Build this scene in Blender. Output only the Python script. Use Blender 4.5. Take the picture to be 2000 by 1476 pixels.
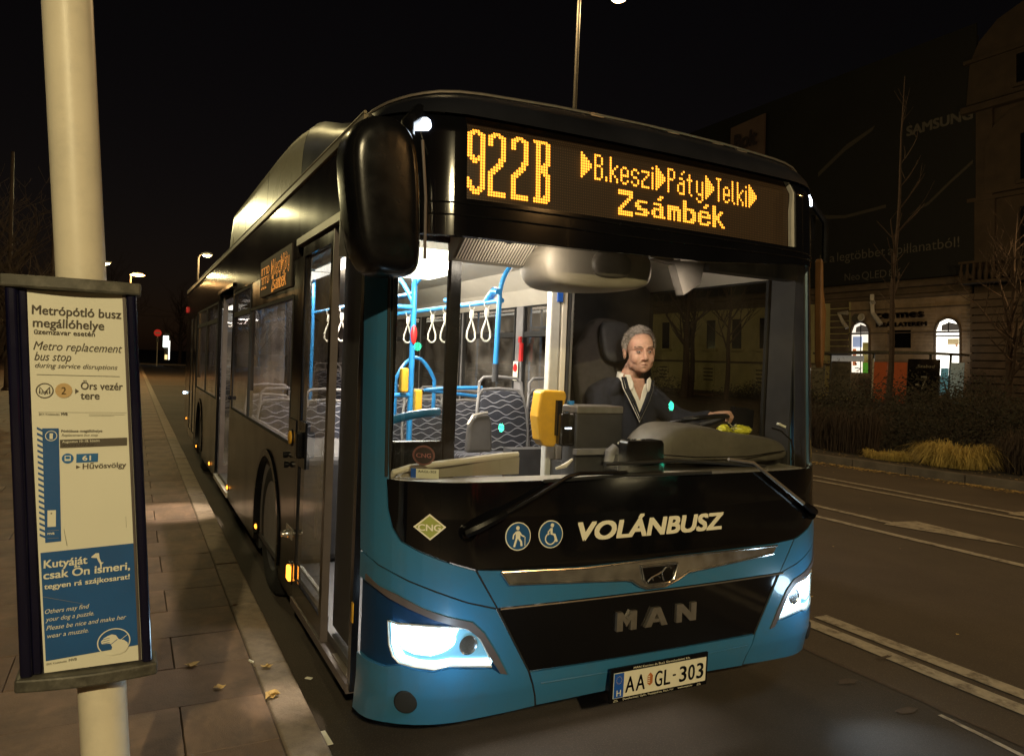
import bpy, bmesh, math, random
from mathutils import Vector, Matrix, noise
random.seed(11)
R = math.radians
sc = bpy.context.scene
COL = sc.collection
for _o in list(bpy.data.objects):
    bpy.data.objects.remove(_o)

# ------------------------------------------------------------------ camera, world, light, exposure
cd = bpy.data.cameras.new('camera')
cam = bpy.data.objects.new('camera', cd)
COL.objects.link(cam)
_r = Vector((0.889895, -0.454323, 0.040952))
_u = Vector((-0.027377, 0.036421, 0.998961))
_f = Vector((0.455342, 0.890092, -0.019973))
cam.matrix_world = Matrix(((_r.x, _u.x, -_f.x, -2.1514), (_r.y, _u.y, -_f.y, -2.6960), (_r.z, _u.z, -_f.z, 1.6402), (0, 0, 0, 1)))
cd.sensor_width = 36.0
cd.lens = 26.15
cd.clip_start = 0.05
cd.clip_end = 1500
sc.camera = cam

world = bpy.data.worlds.new('World')
sc.world = world
world.use_nodes = True
wn = world.node_tree
bg = wn.nodes['Background']
sky = wn.nodes.new('ShaderNodeTexSky')
sky.sky_type = 'NISHITA'
sky.sun_disc = False
sky.sun_elevation = R(20)
sky.sun_rotation = R(200)
mixw = wn.nodes.new('ShaderNodeMix')
mixw.data_type = 'RGBA'
mixw.blend_type = 'MULTIPLY'
mixw.inputs[0].default_value = 1.0
mixw.inputs[7].default_value = (1.0, 0.52, 0.38, 1)   # city light warms the night sky
wn.links.new(sky.outputs[0], mixw.inputs[6])
wn.links.new(mixw.outputs[2], bg.inputs[0])
bg.inputs[1].default_value = 0.0013

moon = bpy.data.lights.new('moon', 'SUN')
moon.energy = 0.004
moon.angle = R(2)
moon.color = (1.0, 0.93, 0.85)
mo = bpy.data.objects.new('moon', moon)
COL.objects.link(mo)
mo.rotation_euler = (R(70), 0, R(200))

sc.view_settings.view_transform = 'Standard'
sc.view_settings.look = 'None'
sc.view_settings.exposure = 0.0
sc.view_settings.gamma = 1.0
sc.view_settings.use_curve_mapping = False
try:
    sc.cycles.use_denoising = True
    sc.cycles.max_bounces = 7
    sc.cycles.diffuse_bounces = 3
    sc.cycles.glossy_bounces = 4
    sc.cycles.transparent_max_bounces = 24
    sc.cycles.sample_clamp_indirect = 3.0
    sc.cycles.caustics_reflective = False
    sc.cycles.caustics_refractive = False
except Exception:
    pass

G = -0.08        # road level
PV = 0.04        # pavement level

# ------------------------------------------------------------------ helpers
def tag(o, label=None, cat=None, group=None, kind=None):
    if label: o['label'] = label
    if cat: o['category'] = cat
    if group: o['group'] = group
    if kind: o['kind'] = kind
    return o

def empty(name, loc=(0, 0, 0), rz=0.0, label=None, cat=None, group=None):
    o = bpy.data.objects.new(name, None)
    o.empty_display_size = 0.1
    COL.objects.link(o)
    o.location = loc
    o.rotation_euler = (0, 0, rz)
    return tag(o, label, cat, group)

def copy_tree(o, parent=None):
    c = o.copy()
    COL.objects.link(c)
    c.parent = parent
    for ch in list(o.children):
        copy_tree(ch, c)
    return c

def mesh_obj(name, verts, faces, m, parent=None, smooth=False):
    me = bpy.data.meshes.new(name)
    me.from_pydata([tuple(v) for v in verts], [], faces)
    me.validate()
    if m: me.materials.append(m)
    if smooth:
        me.polygons.foreach_set('use_smooth', [True] * len(me.polygons))
    me.update()
    o = bpy.data.objects.new(name, me)
    COL.objects.link(o)
    if parent is not None: o.parent = parent
    return o

def bevel(o, w, seg=2, ang=35):
    b = o.modifiers.new('bevel', 'BEVEL')
    b.width = w; b.segments = seg; b.limit_method = 'ANGLE'; b.angle_limit = R(ang)
    b.harden_normals = False
    return o

class MB:
    def __init__(s): s.v = []; s.f = []
    def add(s, vs, fs):
        n = len(s.v)
        s.v += [tuple(v) for v in vs]
        s.f += [tuple(i + n for i in f) for f in fs]
        return s
    def box(s, a, b):
        x0, y0, z0 = a; x1, y1, z1 = b
        x0, x1 = min(x0, x1), max(x0, x1); y0, y1 = min(y0, y1), max(y0, y1); z0, z1 = min(z0, z1), max(z0, z1)
        return s.add([(x0,y0,z0),(x1,y0,z0),(x1,y1,z0),(x0,y1,z0),(x0,y0,z1),(x1,y0,z1),(x1,y1,z1),(x0,y1,z1)],
                     [(0,3,2,1),(4,5,6,7),(0,1,5,4),(1,2,6,5),(2,3,7,6),(3,0,4,7)])
    def cbox(s, c, d, M=None):
        x, y, z = (k / 2 for k in d)
        vs = [Vector((i * x, j * y, k * z)) for k in (-1, 1) for i, j in ((-1,-1),(1,-1),(1,1),(-1,1))]
        if M is not None: vs = [M @ v for v in vs]
        vs = [v + Vector(c) for v in vs]
        return s.add(vs, [(0,3,2,1),(4,5,6,7),(0,1,5,4),(1,2,6,5),(2,3,7,6),(3,0,4,7)])
    def tube(s, pts, r, n=8, cap=True, closed=False):
        pts = [Vector(p) for p in pts]
        rs = r if isinstance(r, (list, tuple)) else [r] * len(pts)
        N = len(pts); rings = []
        prev = None
        for i, p in enumerate(pts):
            if closed: d = pts[(i + 1) % N] - pts[i - 1]
            else: d = pts[min(i + 1, N - 1)] - pts[max(i - 1, 0)]
            if d.length < 1e-9: d = Vector((0, 0, 1))
            d.normalize()
            if prev is None:
                a = Vector((0, 0, 1)) if abs(d.z) < 0.9 else Vector((1, 0, 0))
                u = d.cross(a).normalized()
            else:
                u = (prev - d * prev.dot(d))
                u = u.normalized() if u.length > 1e-6 else d.orthogonal().normalized()
            prev = u
            w = d.cross(u)
            rings.append([p + (u * math.cos(2 * math.pi * k / n) + w * math.sin(2 * math.pi * k / n)) * rs[i] for k in range(n)])
        vs = [v for rg in rings for v in rg]; fs = []
        for i in range(N if closed else N - 1):
            a = i * n; b = ((i + 1) % N) * n
            for k in range(n):
                fs.append((a + k, a + (k + 1) % n, b + (k + 1) % n, b + k))
        if cap and not closed:
            fs.append(tuple(range(n - 1, -1, -1))); fs.append(tuple((N - 1) * n + k for k in range(n)))
        return s.add(vs, fs)
    def lathe(s, prof, c=(0,0,0), axis='z', n=24, cap=True):
        # prof: list of (radius, height along axis)
        vs = []
        for r_, h in prof:
            for k in range(n):
                a = 2 * math.pi * k / n
                p = (r_ * math.cos(a), r_ * math.sin(a), h)
                if axis == 'x': p = (p[2], p[0], p[1])
                if axis == 'y': p = (p[0], p[2], p[1])
                vs.append((p[0] + c[0], p[1] + c[1], p[2] + c[2]))
        fs = []
        for i in range(len(prof) - 1):
            for k in range(n):
                fs.append((i * n + k, i * n + (k + 1) % n, (i + 1) * n + (k + 1) % n, (i + 1) * n + k))
        if cap:
            fs.append(tuple(range(n - 1, -1, -1))); fs.append(tuple((len(prof) - 1) * n + k for k in range(n)))
        return s.add(vs, fs)
    def prism(s, poly, f0, f1):
        # poly: 2d outline, f0/f1 map (a,b) to 3d front and back points
        n = len(poly)
        s.add([f0(*p) for p in poly] + [f1(*p) for p in poly],
              [tuple(range(n)), tuple(range(2 * n - 1, n - 1, -1))] + [(i, n + i, n + (i + 1) % n, (i + 1) % n) for i in range(n)])
        return s
    def ellipsoid(s, c, r, n=16, m=10, M=None):
        vs = []; fs = []
        for i in range(m + 1):
            th = math.pi * i / m
            for k in range(n):
                ph = 2 * math.pi * k / n
                p = Vector((r[0] * math.sin(th) * math.cos(ph), r[1] * math.sin(th) * math.sin(ph), r[2] * math.cos(th)))
                if M is not None: p = M @ p
                vs.append(p + Vector(c))
        for i in range(m):
            for k in range(n):
                fs.append((i * n + k, (i + 1) * n + k, (i + 1) * n + (k + 1) % n, i * n + (k + 1) % n))
        return s.add(vs, fs)
    def build(s, name, m, parent=None, smooth=False, fix=True):
        me = bpy.data.meshes.new(name)
        me.from_pydata(s.v, [], s.f)
        if fix:
            b = bmesh.new(); b.from_mesh(me)
            bmesh.ops.remove_doubles(b, verts=b.verts, dist=1e-5)
            bmesh.ops.recalc_face_normals(b, faces=b.faces)
            b.to_mesh(me); b.free()
        if m: me.materials.append(m)
        if smooth:
            me.polygons.foreach_set('use_smooth', [True] * len(me.polygons))
            try: me.set_sharp_from_angle(angle=R(40))
            except Exception: pass
        me.update()
        o = bpy.data.objects.new(name, me)
        COL.objects.link(o)
        if parent is not None: o.parent = parent
        return o

# ------------------------------------------------------------------ materials
def mat(name, col, rough=0.6, metal=0.0, var=0.15, scale=12.0, bump=0.0, bscale=None, emit=None, estr=0.0, coat=0.0, spec=0.5, wear=None, wscale=2.0, wamt=0.5):
    m = bpy.data.materials.new(name)
    m.use_nodes = True
    nt = m.node_tree
    b = nt.nodes['Principled BSDF']
    b.inputs['Roughness'].default_value = rough
    b.inputs['Metallic'].default_value = metal
    b.inputs['Specular IOR Level'].default_value = spec
    b.inputs['Coat Weight'].default_value = coat
    b.inputs['Coat Roughness'].default_value = 0.04
    tc = nt.nodes.new('ShaderNodeTexCoord')
    out = None
    if var > 0:
        nz = nt.nodes.new('ShaderNodeTexNoise'); nz.inputs['Scale'].default_value = scale; nz.inputs['Detail'].default_value = 5
        nt.links.new(tc.outputs['Object'], nz.inputs['Vector'])
        cr = nt.nodes.new('ShaderNodeValToRGB')
        cr.color_ramp.elements[0].position = 0.3; cr.color_ramp.elements[1].position = 0.7
        cr.color_ramp.elements[0].color = (*[c * (1 - var) for c in col], 1)
        cr.color_ramp.elements[1].color = (*[min(1, c * (1 + var)) for c in col], 1)
        nt.links.new(nz.outputs['Fac'], cr.inputs['Fac'])
        out = cr.outputs['Color']
        rr = nt.nodes.new('ShaderNodeMapRange')
        rr.inputs['To Min'].default_value = max(0.0, rough - 0.25 * var * (1 if rough > .1 else .3)); rr.inputs['To Max'].default_value = min(1, rough + 0.4 * var * (1 if rough > .1 else .5))
        nt.links.new(nz.outputs['Fac'], rr.inputs['Value'])
        nt.links.new(rr.outputs['Result'], b.inputs['Roughness'])
        if wear is not None:
            n2 = nt.nodes.new('ShaderNodeTexNoise'); n2.inputs['Scale'].default_value = wscale; n2.inputs['Detail'].default_value = 9; n2.inputs['Roughness'].default_value = 0.7
            nt.links.new(tc.outputs['Object'], n2.inputs['Vector'])
            r2 = nt.nodes.new('ShaderNodeMapRange'); r2.inputs['From Min'].default_value = 0.48; r2.inputs['From Max'].default_value = 0.66; r2.inputs['To Max'].default_value = wamt
            nt.links.new(n2.outputs['Fac'], r2.inputs['Value'])
            mx = nt.nodes.new('ShaderNodeMix'); mx.data_type = 'RGBA'
            mx.inputs[7].default_value = (*wear, 1)
            nt.links.new(r2.outputs['Result'], mx.inputs[0]); nt.links.new(out, mx.inputs[6])
            out = mx.outputs[2]
        nt.links.new(out, b.inputs['Base Color'])
    else:
        b.inputs['Base Color'].default_value = (*col, 1)
    if bump > 0:
        n3 = nt.nodes.new('ShaderNodeTexNoise'); n3.inputs['Scale'].default_value = bscale or scale * 6; n3.inputs['Detail'].default_value = 4
        nt.links.new(tc.outputs['Object'], n3.inputs['Vector'])
        bp = nt.nodes.new('ShaderNodeBump'); bp.inputs['Strength'].default_value = bump; bp.inputs['Distance'].default_value = 0.01
        nt.links.new(n3.outputs['Fac'], bp.inputs['Height'])
        nt.links.new(bp.outputs['Normal'], b.inputs['Normal'])
    if emit is not None:
        b.inputs['Emission Color'].default_value = (*emit, 1)
        b.inputs['Emission Strength'].default_value = estr
    return m

def glass(name, tint=(0.9, 0.95, 0.93), fmin=0.04, rough=0.0, dirt_veil=0.0):
    m = bpy.data.materials.new(name); m.use_nodes = True
    nt = m.node_tree; nt.nodes.clear()
    o = nt.nodes.new('ShaderNodeOutputMaterial')
    tr = nt.nodes.new('ShaderNodeBsdfTransparent'); tr.inputs[0].default_value = (*tint, 1)
    gl = nt.nodes.new('ShaderNodeBsdfGlossy'); gl.inputs['Roughness'].default_value = rough
    gl.inputs[0].default_value = (1, 1, 1, 1)
    ge = nt.nodes.new('ShaderNodeNewGeometry'); dt = nt.nodes.new('ShaderNodeVectorMath'); dt.operation = 'DOT_PRODUCT'
    nt.links.new(ge.outputs['Incoming'], dt.inputs[0]); nt.links.new(ge.outputs['Normal'], dt.inputs[1])
    def mth(op, a, b_):
        n = nt.nodes.new('ShaderNodeMath'); n.operation = op
        for i, q in enumerate((a, b_)):
            if isinstance(q, (int, float)): n.inputs[i].default_value = q
            elif q is not None: nt.links.new(q, n.inputs[i])
        return n.outputs[0]
    fz = mth('ADD', .045, mth('MULTIPLY', .955, mth('POWER', mth('SUBTRACT', 1.0, mth('ABSOLUTE', dt.outputs['Value'], None)), 5.0)))
    ad = nt.nodes.new('ShaderNodeMath'); ad.operation = 'ADD'; ad.inputs[1].default_value = fmin; ad.use_clamp = True
    mx = nt.nodes.new('ShaderNodeMixShader')
    nt.links.new(fz, ad.inputs[0]); nt.links.new(ad.outputs[0], mx.inputs[0])
    nt.links.new(tr.outputs[0], mx.inputs[1]); nt.links.new(gl.outputs[0], mx.inputs[2])
    last = mx
    if dirt_veil > 0:
        df = nt.nodes.new('ShaderNodeBsdfDiffuse'); df.inputs[0].default_value = (0.45, 0.4, 0.34, 1)  # dirt film, raised to paint a pale veil in place of reflections
        tc = nt.nodes.new('ShaderNodeTexCoord'); nz = nt.nodes.new('ShaderNodeTexNoise'); nz.inputs['Scale'].default_value = 3; nz.inputs['Detail'].default_value = 8
        nt.links.new(tc.outputs['Object'], nz.inputs['Vector'])
        mr = nt.nodes.new('ShaderNodeMapRange'); mr.inputs['From Min'].default_value = 0.35; mr.inputs['From Max'].default_value = 0.8; mr.inputs['To Max'].default_value = dirt_veil
        nt.links.new(nz.outputs['Fac'], mr.inputs['Value'])
        m2 = nt.nodes.new('ShaderNodeMixShader')
        nt.links.new(mr.outputs[0], m2.inputs[0]); nt.links.new(mx.outputs[0], m2.inputs[1]); nt.links.new(df.outputs[0], m2.inputs[2])
        last = m2
    nt.links.new(last.outputs[0], o.inputs[0])
    return m

def glow(name, col, s):
    return mat(name, tuple(min(1, c) for c in col), 0.4, 0, 0, emit=col, estr=s)

M = {}
M['blue'] = mat('blue_paint', (0.036, 0.165, 0.32), 0.3, 0.0, 0.05, 3, coat=0.6, bump=0.02, bscale=90, wear=(0.06, 0.11, 0.15), wscale=6, wamt=0.28)
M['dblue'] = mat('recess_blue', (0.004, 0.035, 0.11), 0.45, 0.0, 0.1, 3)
M['gloss'] = mat('black_gloss', (0.004, 0.004, 0.005), 0.06, 0, 0.3, 2, coat=0.3, bump=0.0)
M['gpanel'] = mat('black_panel', (0.006, 0.006, 0.008), 0.13, 0, 0.4, 3, wear=(0.03, 0.025, 0.02), wscale=2.5, wamt=0.3)
M['side'] = mat('side_paint', (0.007, 0.006, 0.007), 0.16, 0, 0.3, 2.5, spec=0.32, wear=(0.018, 0.013, 0.009), wscale=1.6, wamt=0.5)
M['black'] = mat('black_plastic', (0.005, 0.005, 0.006), 0.22, 0, 0.3, 15, bump=0.04, bscale=200, spec=0.3)
M['rubber'] = mat('black_rubber', (0.01, 0.01, 0.01), 0.75, 0, 0.3, 9, bump=0.15, bscale=120)
M['chrome'] = mat('chrome', (0.8, 0.78, 0.75), 0.16, 0.95, 0.3, 14)
M['satin'] = mat('satin_metal', (0.42, 0.38, 0.34), 0.32, 0.8, 0.1, 30)
M['trim'] = mat('grey_trim', (0.12, 0.1, 0.1), 0.4, 0.2, 0.12, 12)
M['alu'] = mat('pale_aluminium', (0.62, 0.6, 0.55), 0.4, 0.3, 0.08, 20)
M['sidetop'] = mat('side_paint_top', (0.008, 0.007, 0.008), 0.09, 0, 0.15, 2.5, spec=0.4, wear=(0.035, 0.028, 0.02), wscale=1.6, wamt=0.5)
M['roofpale'] = mat('roof_housing_paint', (0.62, 0.6, 0.42), 0.27, 0, 0.08, 1.5, coat=0.2, wear=(0.3, 0.28, 0.2), wscale=1.5, wamt=0.4)
M['roofdark'] = mat('dark_roof', (0.009, 0.010, 0.015), 0.34, 0, 0.3, 3)
M['gutter'] = mat('gutter_metal', (0.2, 0.17, 0.11), 0.4, 0.3, 0.15, 3)
M['glass'] = glass('windscreen_glass', (0.84, 0.87, 0.85), 0.01, 0.0, 0.05)
M['sglass'] = glass('side_glass', (0.62, 0.60, 0.62), 0.02, 0.0, 0.34)
M['dglass'] = glass('door_glass', (0.5, 0.5, 0.48), 0.02, 0.0, 0.5)
M['lglass'] = glass('headlight_glass', (0.92, 0.96, 1.0), 0.02)
M['pglass'] = glass('poster_glass', (0.97, 0.97, 0.95), 0.0)
M['ledge'] = mat('ledge_beige', (0.30, 0.265, 0.21), 0.55, 0, 0.1, 6, bump=0.05, bscale=200)
M['white'] = mat('white_plastic', (0.72, 0.69, 0.62), 0.5, 0, 0.05, 8, bump=0.03, bscale=150)
M['cream'] = mat('cream_panel', (0.66, 0.6, 0.5), 0.55, 0, 0.06, 5)
M['igrey'] = mat('interior_grey', (0.2, 0.19, 0.19), 0.6, 0, 0.12, 12, bump=0.05, bscale=200)
M['idark'] = mat('interior_dark', (0.035, 0.034, 0.036), 0.6, 0, 0.2, 14, bump=0.08, bscale=220)
M['dash'] = mat('dashboard_grey', (0.115, 0.10, 0.08), 0.5, 0, 0.12, 14, bump=0.12, bscale=260, wear=(0.2, 0.18, 0.13), wscale=6, wamt=0.3)
M['floor'] = mat('bus_floor', (0.07, 0.07, 0.075), 0.5, 0, 0.3, 60)
M['pole'] = mat('blue_pole', (0.02, 0.22, 0.55), 0.35, 0, 0.06, 10, coat=0.3)
M['yellow'] = mat('yellow_plastic', (0.75, 0.4, 0.03), 0.4, 0, 0.08, 12, wear=(0.45, 0.26, 0.05), wscale=8, wamt=0.35)
M['red'] = mat('red_plastic', (0.6, 0.02, 0.02), 0.35, 0, 0.1, 10)
M['strap'] = mat('strap_rubber', (0.62, 0.6, 0.52), 0.5, 0, 0.05, 20)
M['tyre'] = mat('tyre_rubber', (0.012, 0.012, 0.012), 0.85, 0, 0.3, 12, bump=0.3, bscale=60)
M['rim'] = mat('wheel_rim', (0.12, 0.12, 0.13), 0.45, 0.6, 0.2, 12)
M['led'] = glow('led_lit', (1.0, 0.37, 0.035), 2.0)
M['ledoff'] = mat('led_unlit_glow', (0.07, 0.04, 0.018), 0.5, 0, 0.2, 300, emit=(1.0, 0.4, 0.05), estr=0.015)  # faint emission paints the spill of the lit diodes onto unlit ones
M['ledback'] = mat('led_board', (0.010, 0.006, 0.004), 0.6, 0, 0.3, 40, emit=(1.0, .35, .04), estr=.006)  # slight emission stands in for the display's glow on its board
M['ledside'] = glow('led_side', (1.0, 0.33, 0.03), 0.6)
M['lamp_white'] = glow('lamp_white', (0.62, 0.85, 1.0), 14)
M['lamp_dim'] = glow('lamp_dim', (0.16, 0.38, 0.50), 0.55)
M['lamp_ice'] = glow('lamp_ice', (0.55, 0.9, 1.0), 4.0)
M['marker'] = glow('marker_white', (0.75, 0.85, 1.0), 9)
M['amber'] = glow('amber_lamp', (1.0, 0.32, 0.03), 4.0)
M['amberspot'] = glow('amber_spot', (1.0, 0.55, 0.2), 9.0)
M['redlamp'] = glow('red_lamp', (1.0, 0.03, 0.02), 2.5)
M['reddim'] = glow('red_dim', (0.7, 0.02, 0.02), 0.25)
M['ceil'] = glow('ceiling_light', (1.0, 0.93, 0.82), 3.5)
M['sodium'] = glow('sodium_lamp', (1.0, 0.55, 0.15), 30)
M['warm'] = glow('warm_lamp', (1.0, 0.85, 0.5), 30)
M['shopglow'] = glow('shop_light', (1.0, 0.97, 0.85), 3.2)
M['wcyan'] = glow('kiosk_light', (0.9, 1.0, 0.95), 3.5)
M['green'] = glow('green_signal', (0.05, 1.0, 0.55), 30)

def asphalt(name, a, b_, rough=0.85, crack=True):
    m = mat(name, a, rough, 0, 0.25, 220, bump=0.5, bscale=160)
    nt = m.node_tree; b = nt.nodes['Principled BSDF']
    tc = nt.nodes.new('ShaderNodeTexCoord')
    n2 = nt.nodes.new('ShaderNodeTexNoise'); n2.inputs['Scale'].default_value = 0.7; n2.inputs['Detail'].default_value = 8; n2.inputs['Roughness'].default_value = 0.65
    nt.links.new(tc.outputs['Object'], n2.inputs['Vector'])
    r2 = nt.nodes.new('ShaderNodeMapRange'); r2.inputs['From Min'].default_value = 0.35; r2.inputs['From Max'].default_value = 0.7
    nt.links.new(n2.outputs['Fac'], r2.inputs['Value'])
    mx = nt.nodes.new('ShaderNodeMix'); mx.data_type = 'RGBA'
    src = b.inputs['Base Color'].links[0].from_socket
    nt.links.new(r2.outputs[0], mx.inputs[0]); nt.links.new(src, mx.inputs[6]); mx.inputs[7].default_value = (*b_, 1)
    # grit: pale stones
    vo = nt.nodes.new('ShaderNodeTexVoronoi'); vo.inputs['Scale'].default_value = 95
    nt.links.new(tc.outputs['Object'], vo.inputs['Vector'])
    r3 = nt.nodes.new('ShaderNodeMapRange'); r3.inputs['From Min'].default_value = 0.32; r3.inputs['From Max'].default_value = 0.12; r3.inputs['To Max'].default_value = 0.55
    nt.links.new(vo.outputs['Distance'], r3.inputs['Value'])
    hs = nt.nodes.new('ShaderNodeMix'); hs.data_type = 'RGBA'
    nt.links.new(vo.outputs['Color'], hs.inputs[7]); hs.inputs[0].default_value = 0.0
    m3 = nt.nodes.new('ShaderNodeMix'); m3.data_type = 'RGBA'
    nt.links.new(r3.outputs[0], m3.inputs[0]); nt.links.new(mx.outputs[2], m3.inputs[6]); m3.inputs[7].default_value = (*[min(1, c * 1.9) for c in a], 1)
    nt.links.new(m3.outputs[2], b.inputs['Base Color'])
    return m
M['asphalt'] = asphalt('asphalt', (0.105, 0.078, 0.055), (0.07, 0.052, 0.038))
M['bay'] = asphalt('bus_bay_surface', (0.062, 0.048, 0.036), (0.032, 0.025, 0.019))
M['paint'] = mat('road_paint', (0.44, 0.38, 0.29), 0.7, 0, 0.15, 25, wear=(0.12, 0.095, 0.075), wscale=9, wamt=0.95, bump=0.2, bscale=150)
M['slab'] = mat('paving_stone', (0.185, 0.122, 0.082), 0.72, 0, 0.25, 7, bump=0.4, bscale=140, wear=(0.08, 0.06, 0.047), wscale=2.2, wamt=0.7)
M['slab2'] = mat('paving_stone_b', (0.155, 0.100, 0.068), 0.75, 0, 0.25, 6, bump=0.4, bscale=140, wear=(0.07, 0.055, 0.043), wscale=2.6, wamt=0.7)
M['joint'] = mat('joint_sand', (0.085, 0.06, 0.043), 0.95, 0, 0.2, 30)
M['kerb'] = mat('kerb_stone', (0.25, 0.20, 0.15), 0.8, 0, 0.15, 20, bump=0.5, bscale=110, wear=(0.11, 0.085, 0.065), wscale=4, wamt=0.7)
M['soil'] = mat('soil', (0.05, 0.04, 0.03), 0.95, 0, 0.3, 8, bump=0.5, bscale=30)
M['leafdry'] = mat('dry_leaf', (0.55, 0.38, 0.14), 0.7, 0, 0.35, 14)
M['hedge'] = mat('hedge_leaf', (0.022, 0.020, 0.011), 0.75, 0, 0.5, 3)
M['grass'] = mat('dry_grass', (0.50, 0.37, 0.10), 0.7, 0, 0.3, 6)
M['redgrass'] = mat('russet_grass', (0.05, 0.032, 0.02), 0.75, 0, 0.3, 5)
M['bark'] = mat('bark', (0.055, 0.037, 0.028), 0.9, 0, 0.3, 12, bump=0.5, bscale=40)
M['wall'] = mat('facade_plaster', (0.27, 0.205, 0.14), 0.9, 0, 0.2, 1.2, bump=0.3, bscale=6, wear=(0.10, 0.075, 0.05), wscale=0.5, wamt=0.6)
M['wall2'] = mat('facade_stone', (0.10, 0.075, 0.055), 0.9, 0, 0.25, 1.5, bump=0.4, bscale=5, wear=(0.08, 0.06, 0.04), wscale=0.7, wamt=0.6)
M['tower'] = mat('tower_plaster_dimmed', (0.05, 0.036, 0.025), 0.9, 0, 0.25, 1.2, bump=0.4, bscale=5, wear=(0.04, 0.03, 0.02), wscale=0.7, wamt=0.6)  # facade plaster darkened to paint the tower's lack of street light
M['wallcream'] = mat('cream_facade', (0.42, 0.38, 0.20), 0.9, 0, 0.12, 1.0, wear=(0.26, 0.23, 0.12), wscale=0.6, wamt=0.5)
M['canvas'] = mat('billboard_canvas', (0.006, 0.007, 0.007), 0.8, 0, 0.3, 0.3)
M['bbtext'] = mat('billboard_text', (0.085, 0.08, 0.07), 0.8, 0, 0.1, 2)
M['duct'] = mat('duct_metal', (0.5, 0.48, 0.42), 0.5, 0.1, 0.15, 4)
M['orange'] = mat('orange_panel', (0.38, 0.085, 0.025), 0.6, 0, 0.15, 1.5, emit=(0.8, 0.14, 0.03), estr=0.035)
M['navy'] = mat('navy_frame', (0.005, 0.005, 0.024), 0.22, 0.2, 0.12, 12, coat=0.4)
M['capgrey'] = mat('weathered_cap', (0.08, 0.076, 0.062), 0.55, 0.3, 0.3, 22, wear=(0.2, 0.19, 0.16), wscale=16, wamt=0.6)
M['galv'] = mat('pale_pole_paint', (0.74, 0.68, 0.54), 0.42, 0.0, 0.06, 6, bump=0.05, bscale=60, wear=(0.45, 0.43, 0.36), wscale=5, wamt=0.3)
M['paper'] = mat('poster_paper', (0.86, 0.85, 0.74), 0.6, 0, 0.03, 4)
M['pblue'] = mat('poster_blue', (0.006, 0.095, 0.33), 0.6, 0, 0.08, 9)
M['pink'] = mat('poster_text', (0.10, 0.085, 0.07), 0.7, 0, 0.05, 9)
M['pgrey'] = mat('poster_grey_text', (0.26, 0.25, 0.21), 0.7, 0, 0.05, 9)
M['pcyan'] = mat('poster_cyan', (0.008, 0.15, 0.45), 0.6, 0, 0.05, 9)
M['ptan'] = mat('poster_tan', (0.62, 0.43, 0.21), 0.6, 0, 0.05, 9)
M['lettering'] = mat('cream_lettering', (0.80, 0.76, 0.60), 0.5, 0, 0.03, 9)
M['cngc'] = mat('olive_sticker', (0.30, 0.34, 0.07), 0.5, 0, 0.08, 9)
M['stick'] = mat('blue_sticker', (0.006, 0.075, 0.22), 0.5, 0, 0.06, 9)
M['plate'] = mat('plate_white', (0.80, 0.77, 0.62), 0.45, 0, 0.03, 30)
M['plblue'] = mat('plate_blue', (0.01, 0.09, 0.45), 0.45, 0, 0.03, 30)
M['crest'] = mat('crest_brown', (0.45, 0.14, 0.03), 0.5, 0, 0.2, 60)
M['hub'] = mat('dark_ring', (0.03, 0.03, 0.035), 0.35, 0, 0.2, 20)
M['cable'] = mat('overhead_wire', (0.06, 0.05, 0.05), 0.6, 0.5, 0.1, 5)
M['far'] = mat('distant_foliage', (0.03, 0.032, 0.02), 0.9, 0, 0.5, 0.6)

# ------------------------------------------------------------------ text
def text_geo(s, bold=0.0, shear=0.0, space=1.0, res=4):
    c = bpy.data.curves.new('t', 'FONT')
    c.body = s; c.size = 1.0; c.offset = bold; c.shear = shear; c.space_character = space; c.resolution_u = res
    o = bpy.data.objects.new('t', c); COL.objects.link(o)
    dg = bpy.context.evaluated_depsgraph_get()
    me = bpy.data.meshes.new_from_object(o.evaluated_get(dg))
    vs = [v.co.copy() for v in me.vertices]; fs = [tuple(p.vertices) for p in me.polygons]
    bpy.data.objects.remove(o); bpy.data.curves.remove(c); bpy.data.meshes.remove(me)
    return vs, fs

def put_text(s, fn, a0, a1, b0, h=None, m=None, parent=None, bold=0.0, shear=0.0, name='lettering', capref=None, thick=0.0):
    """text from a0 to a1 with its baseline at b0; fn(a, b, d) -> 3d, d = depth off the surface"""
    vs, fs = text_geo(s, 0.0, shear)
    x0 = min(v.x for v in vs); x1 = max(v.x for v in vs)
    k = (a1 - a0) / (x1 - x0)
    ky = h / 0.73 if h else abs(k)
    P = [(a0 + (v.x - x0) * k, b0 + v.y * ky) for v in vs]
    if bold > 0:      # heavier strokes: the glyphs doubled with a small shift
        dx = bold * abs(k) * 1.3; n0 = len(P); P0 = list(P); f0 = list(fs)
        P = []; fs = []
        for i_, (sx, sy) in enumerate(((-1, -.6), (1, .6), (1, -.6), (-1, .6))):
            P += [(a + sx * dx, b + sy * dx) for a, b in P0]
            fs += [tuple(q + i_ * n0 for q in f) for f in f0]
        if thick <= 0:
            step = .00012
            return mesh_obj(name, [fn(a, b, step * (i // n0)) for i, (a, b) in enumerate(P)], fs, m, parent)
    if thick <= 0:
        return mesh_obj(name, [fn(a, b, 0.0) for a, b in P], fs, m, parent)
    mb = MB(); n = len(P)
    cnt = {}
    for f in fs:
        for i in range(len(f)):
            e = (f[i], f[(i + 1) % len(f)]); cnt[e] = 1
    side = [(e[0], e[1], e[1] + n, e[0] + n) for e in cnt if (e[1], e[0]) not in cnt]
    mb.add([fn(a, b, thick) for a, b in P] + [fn(a, b, 0.0) for a, b in P], list(fs) + [tuple(i + n for i in reversed(f)) for f in fs] + side)
    return mb.build(name, m, parent)

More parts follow.
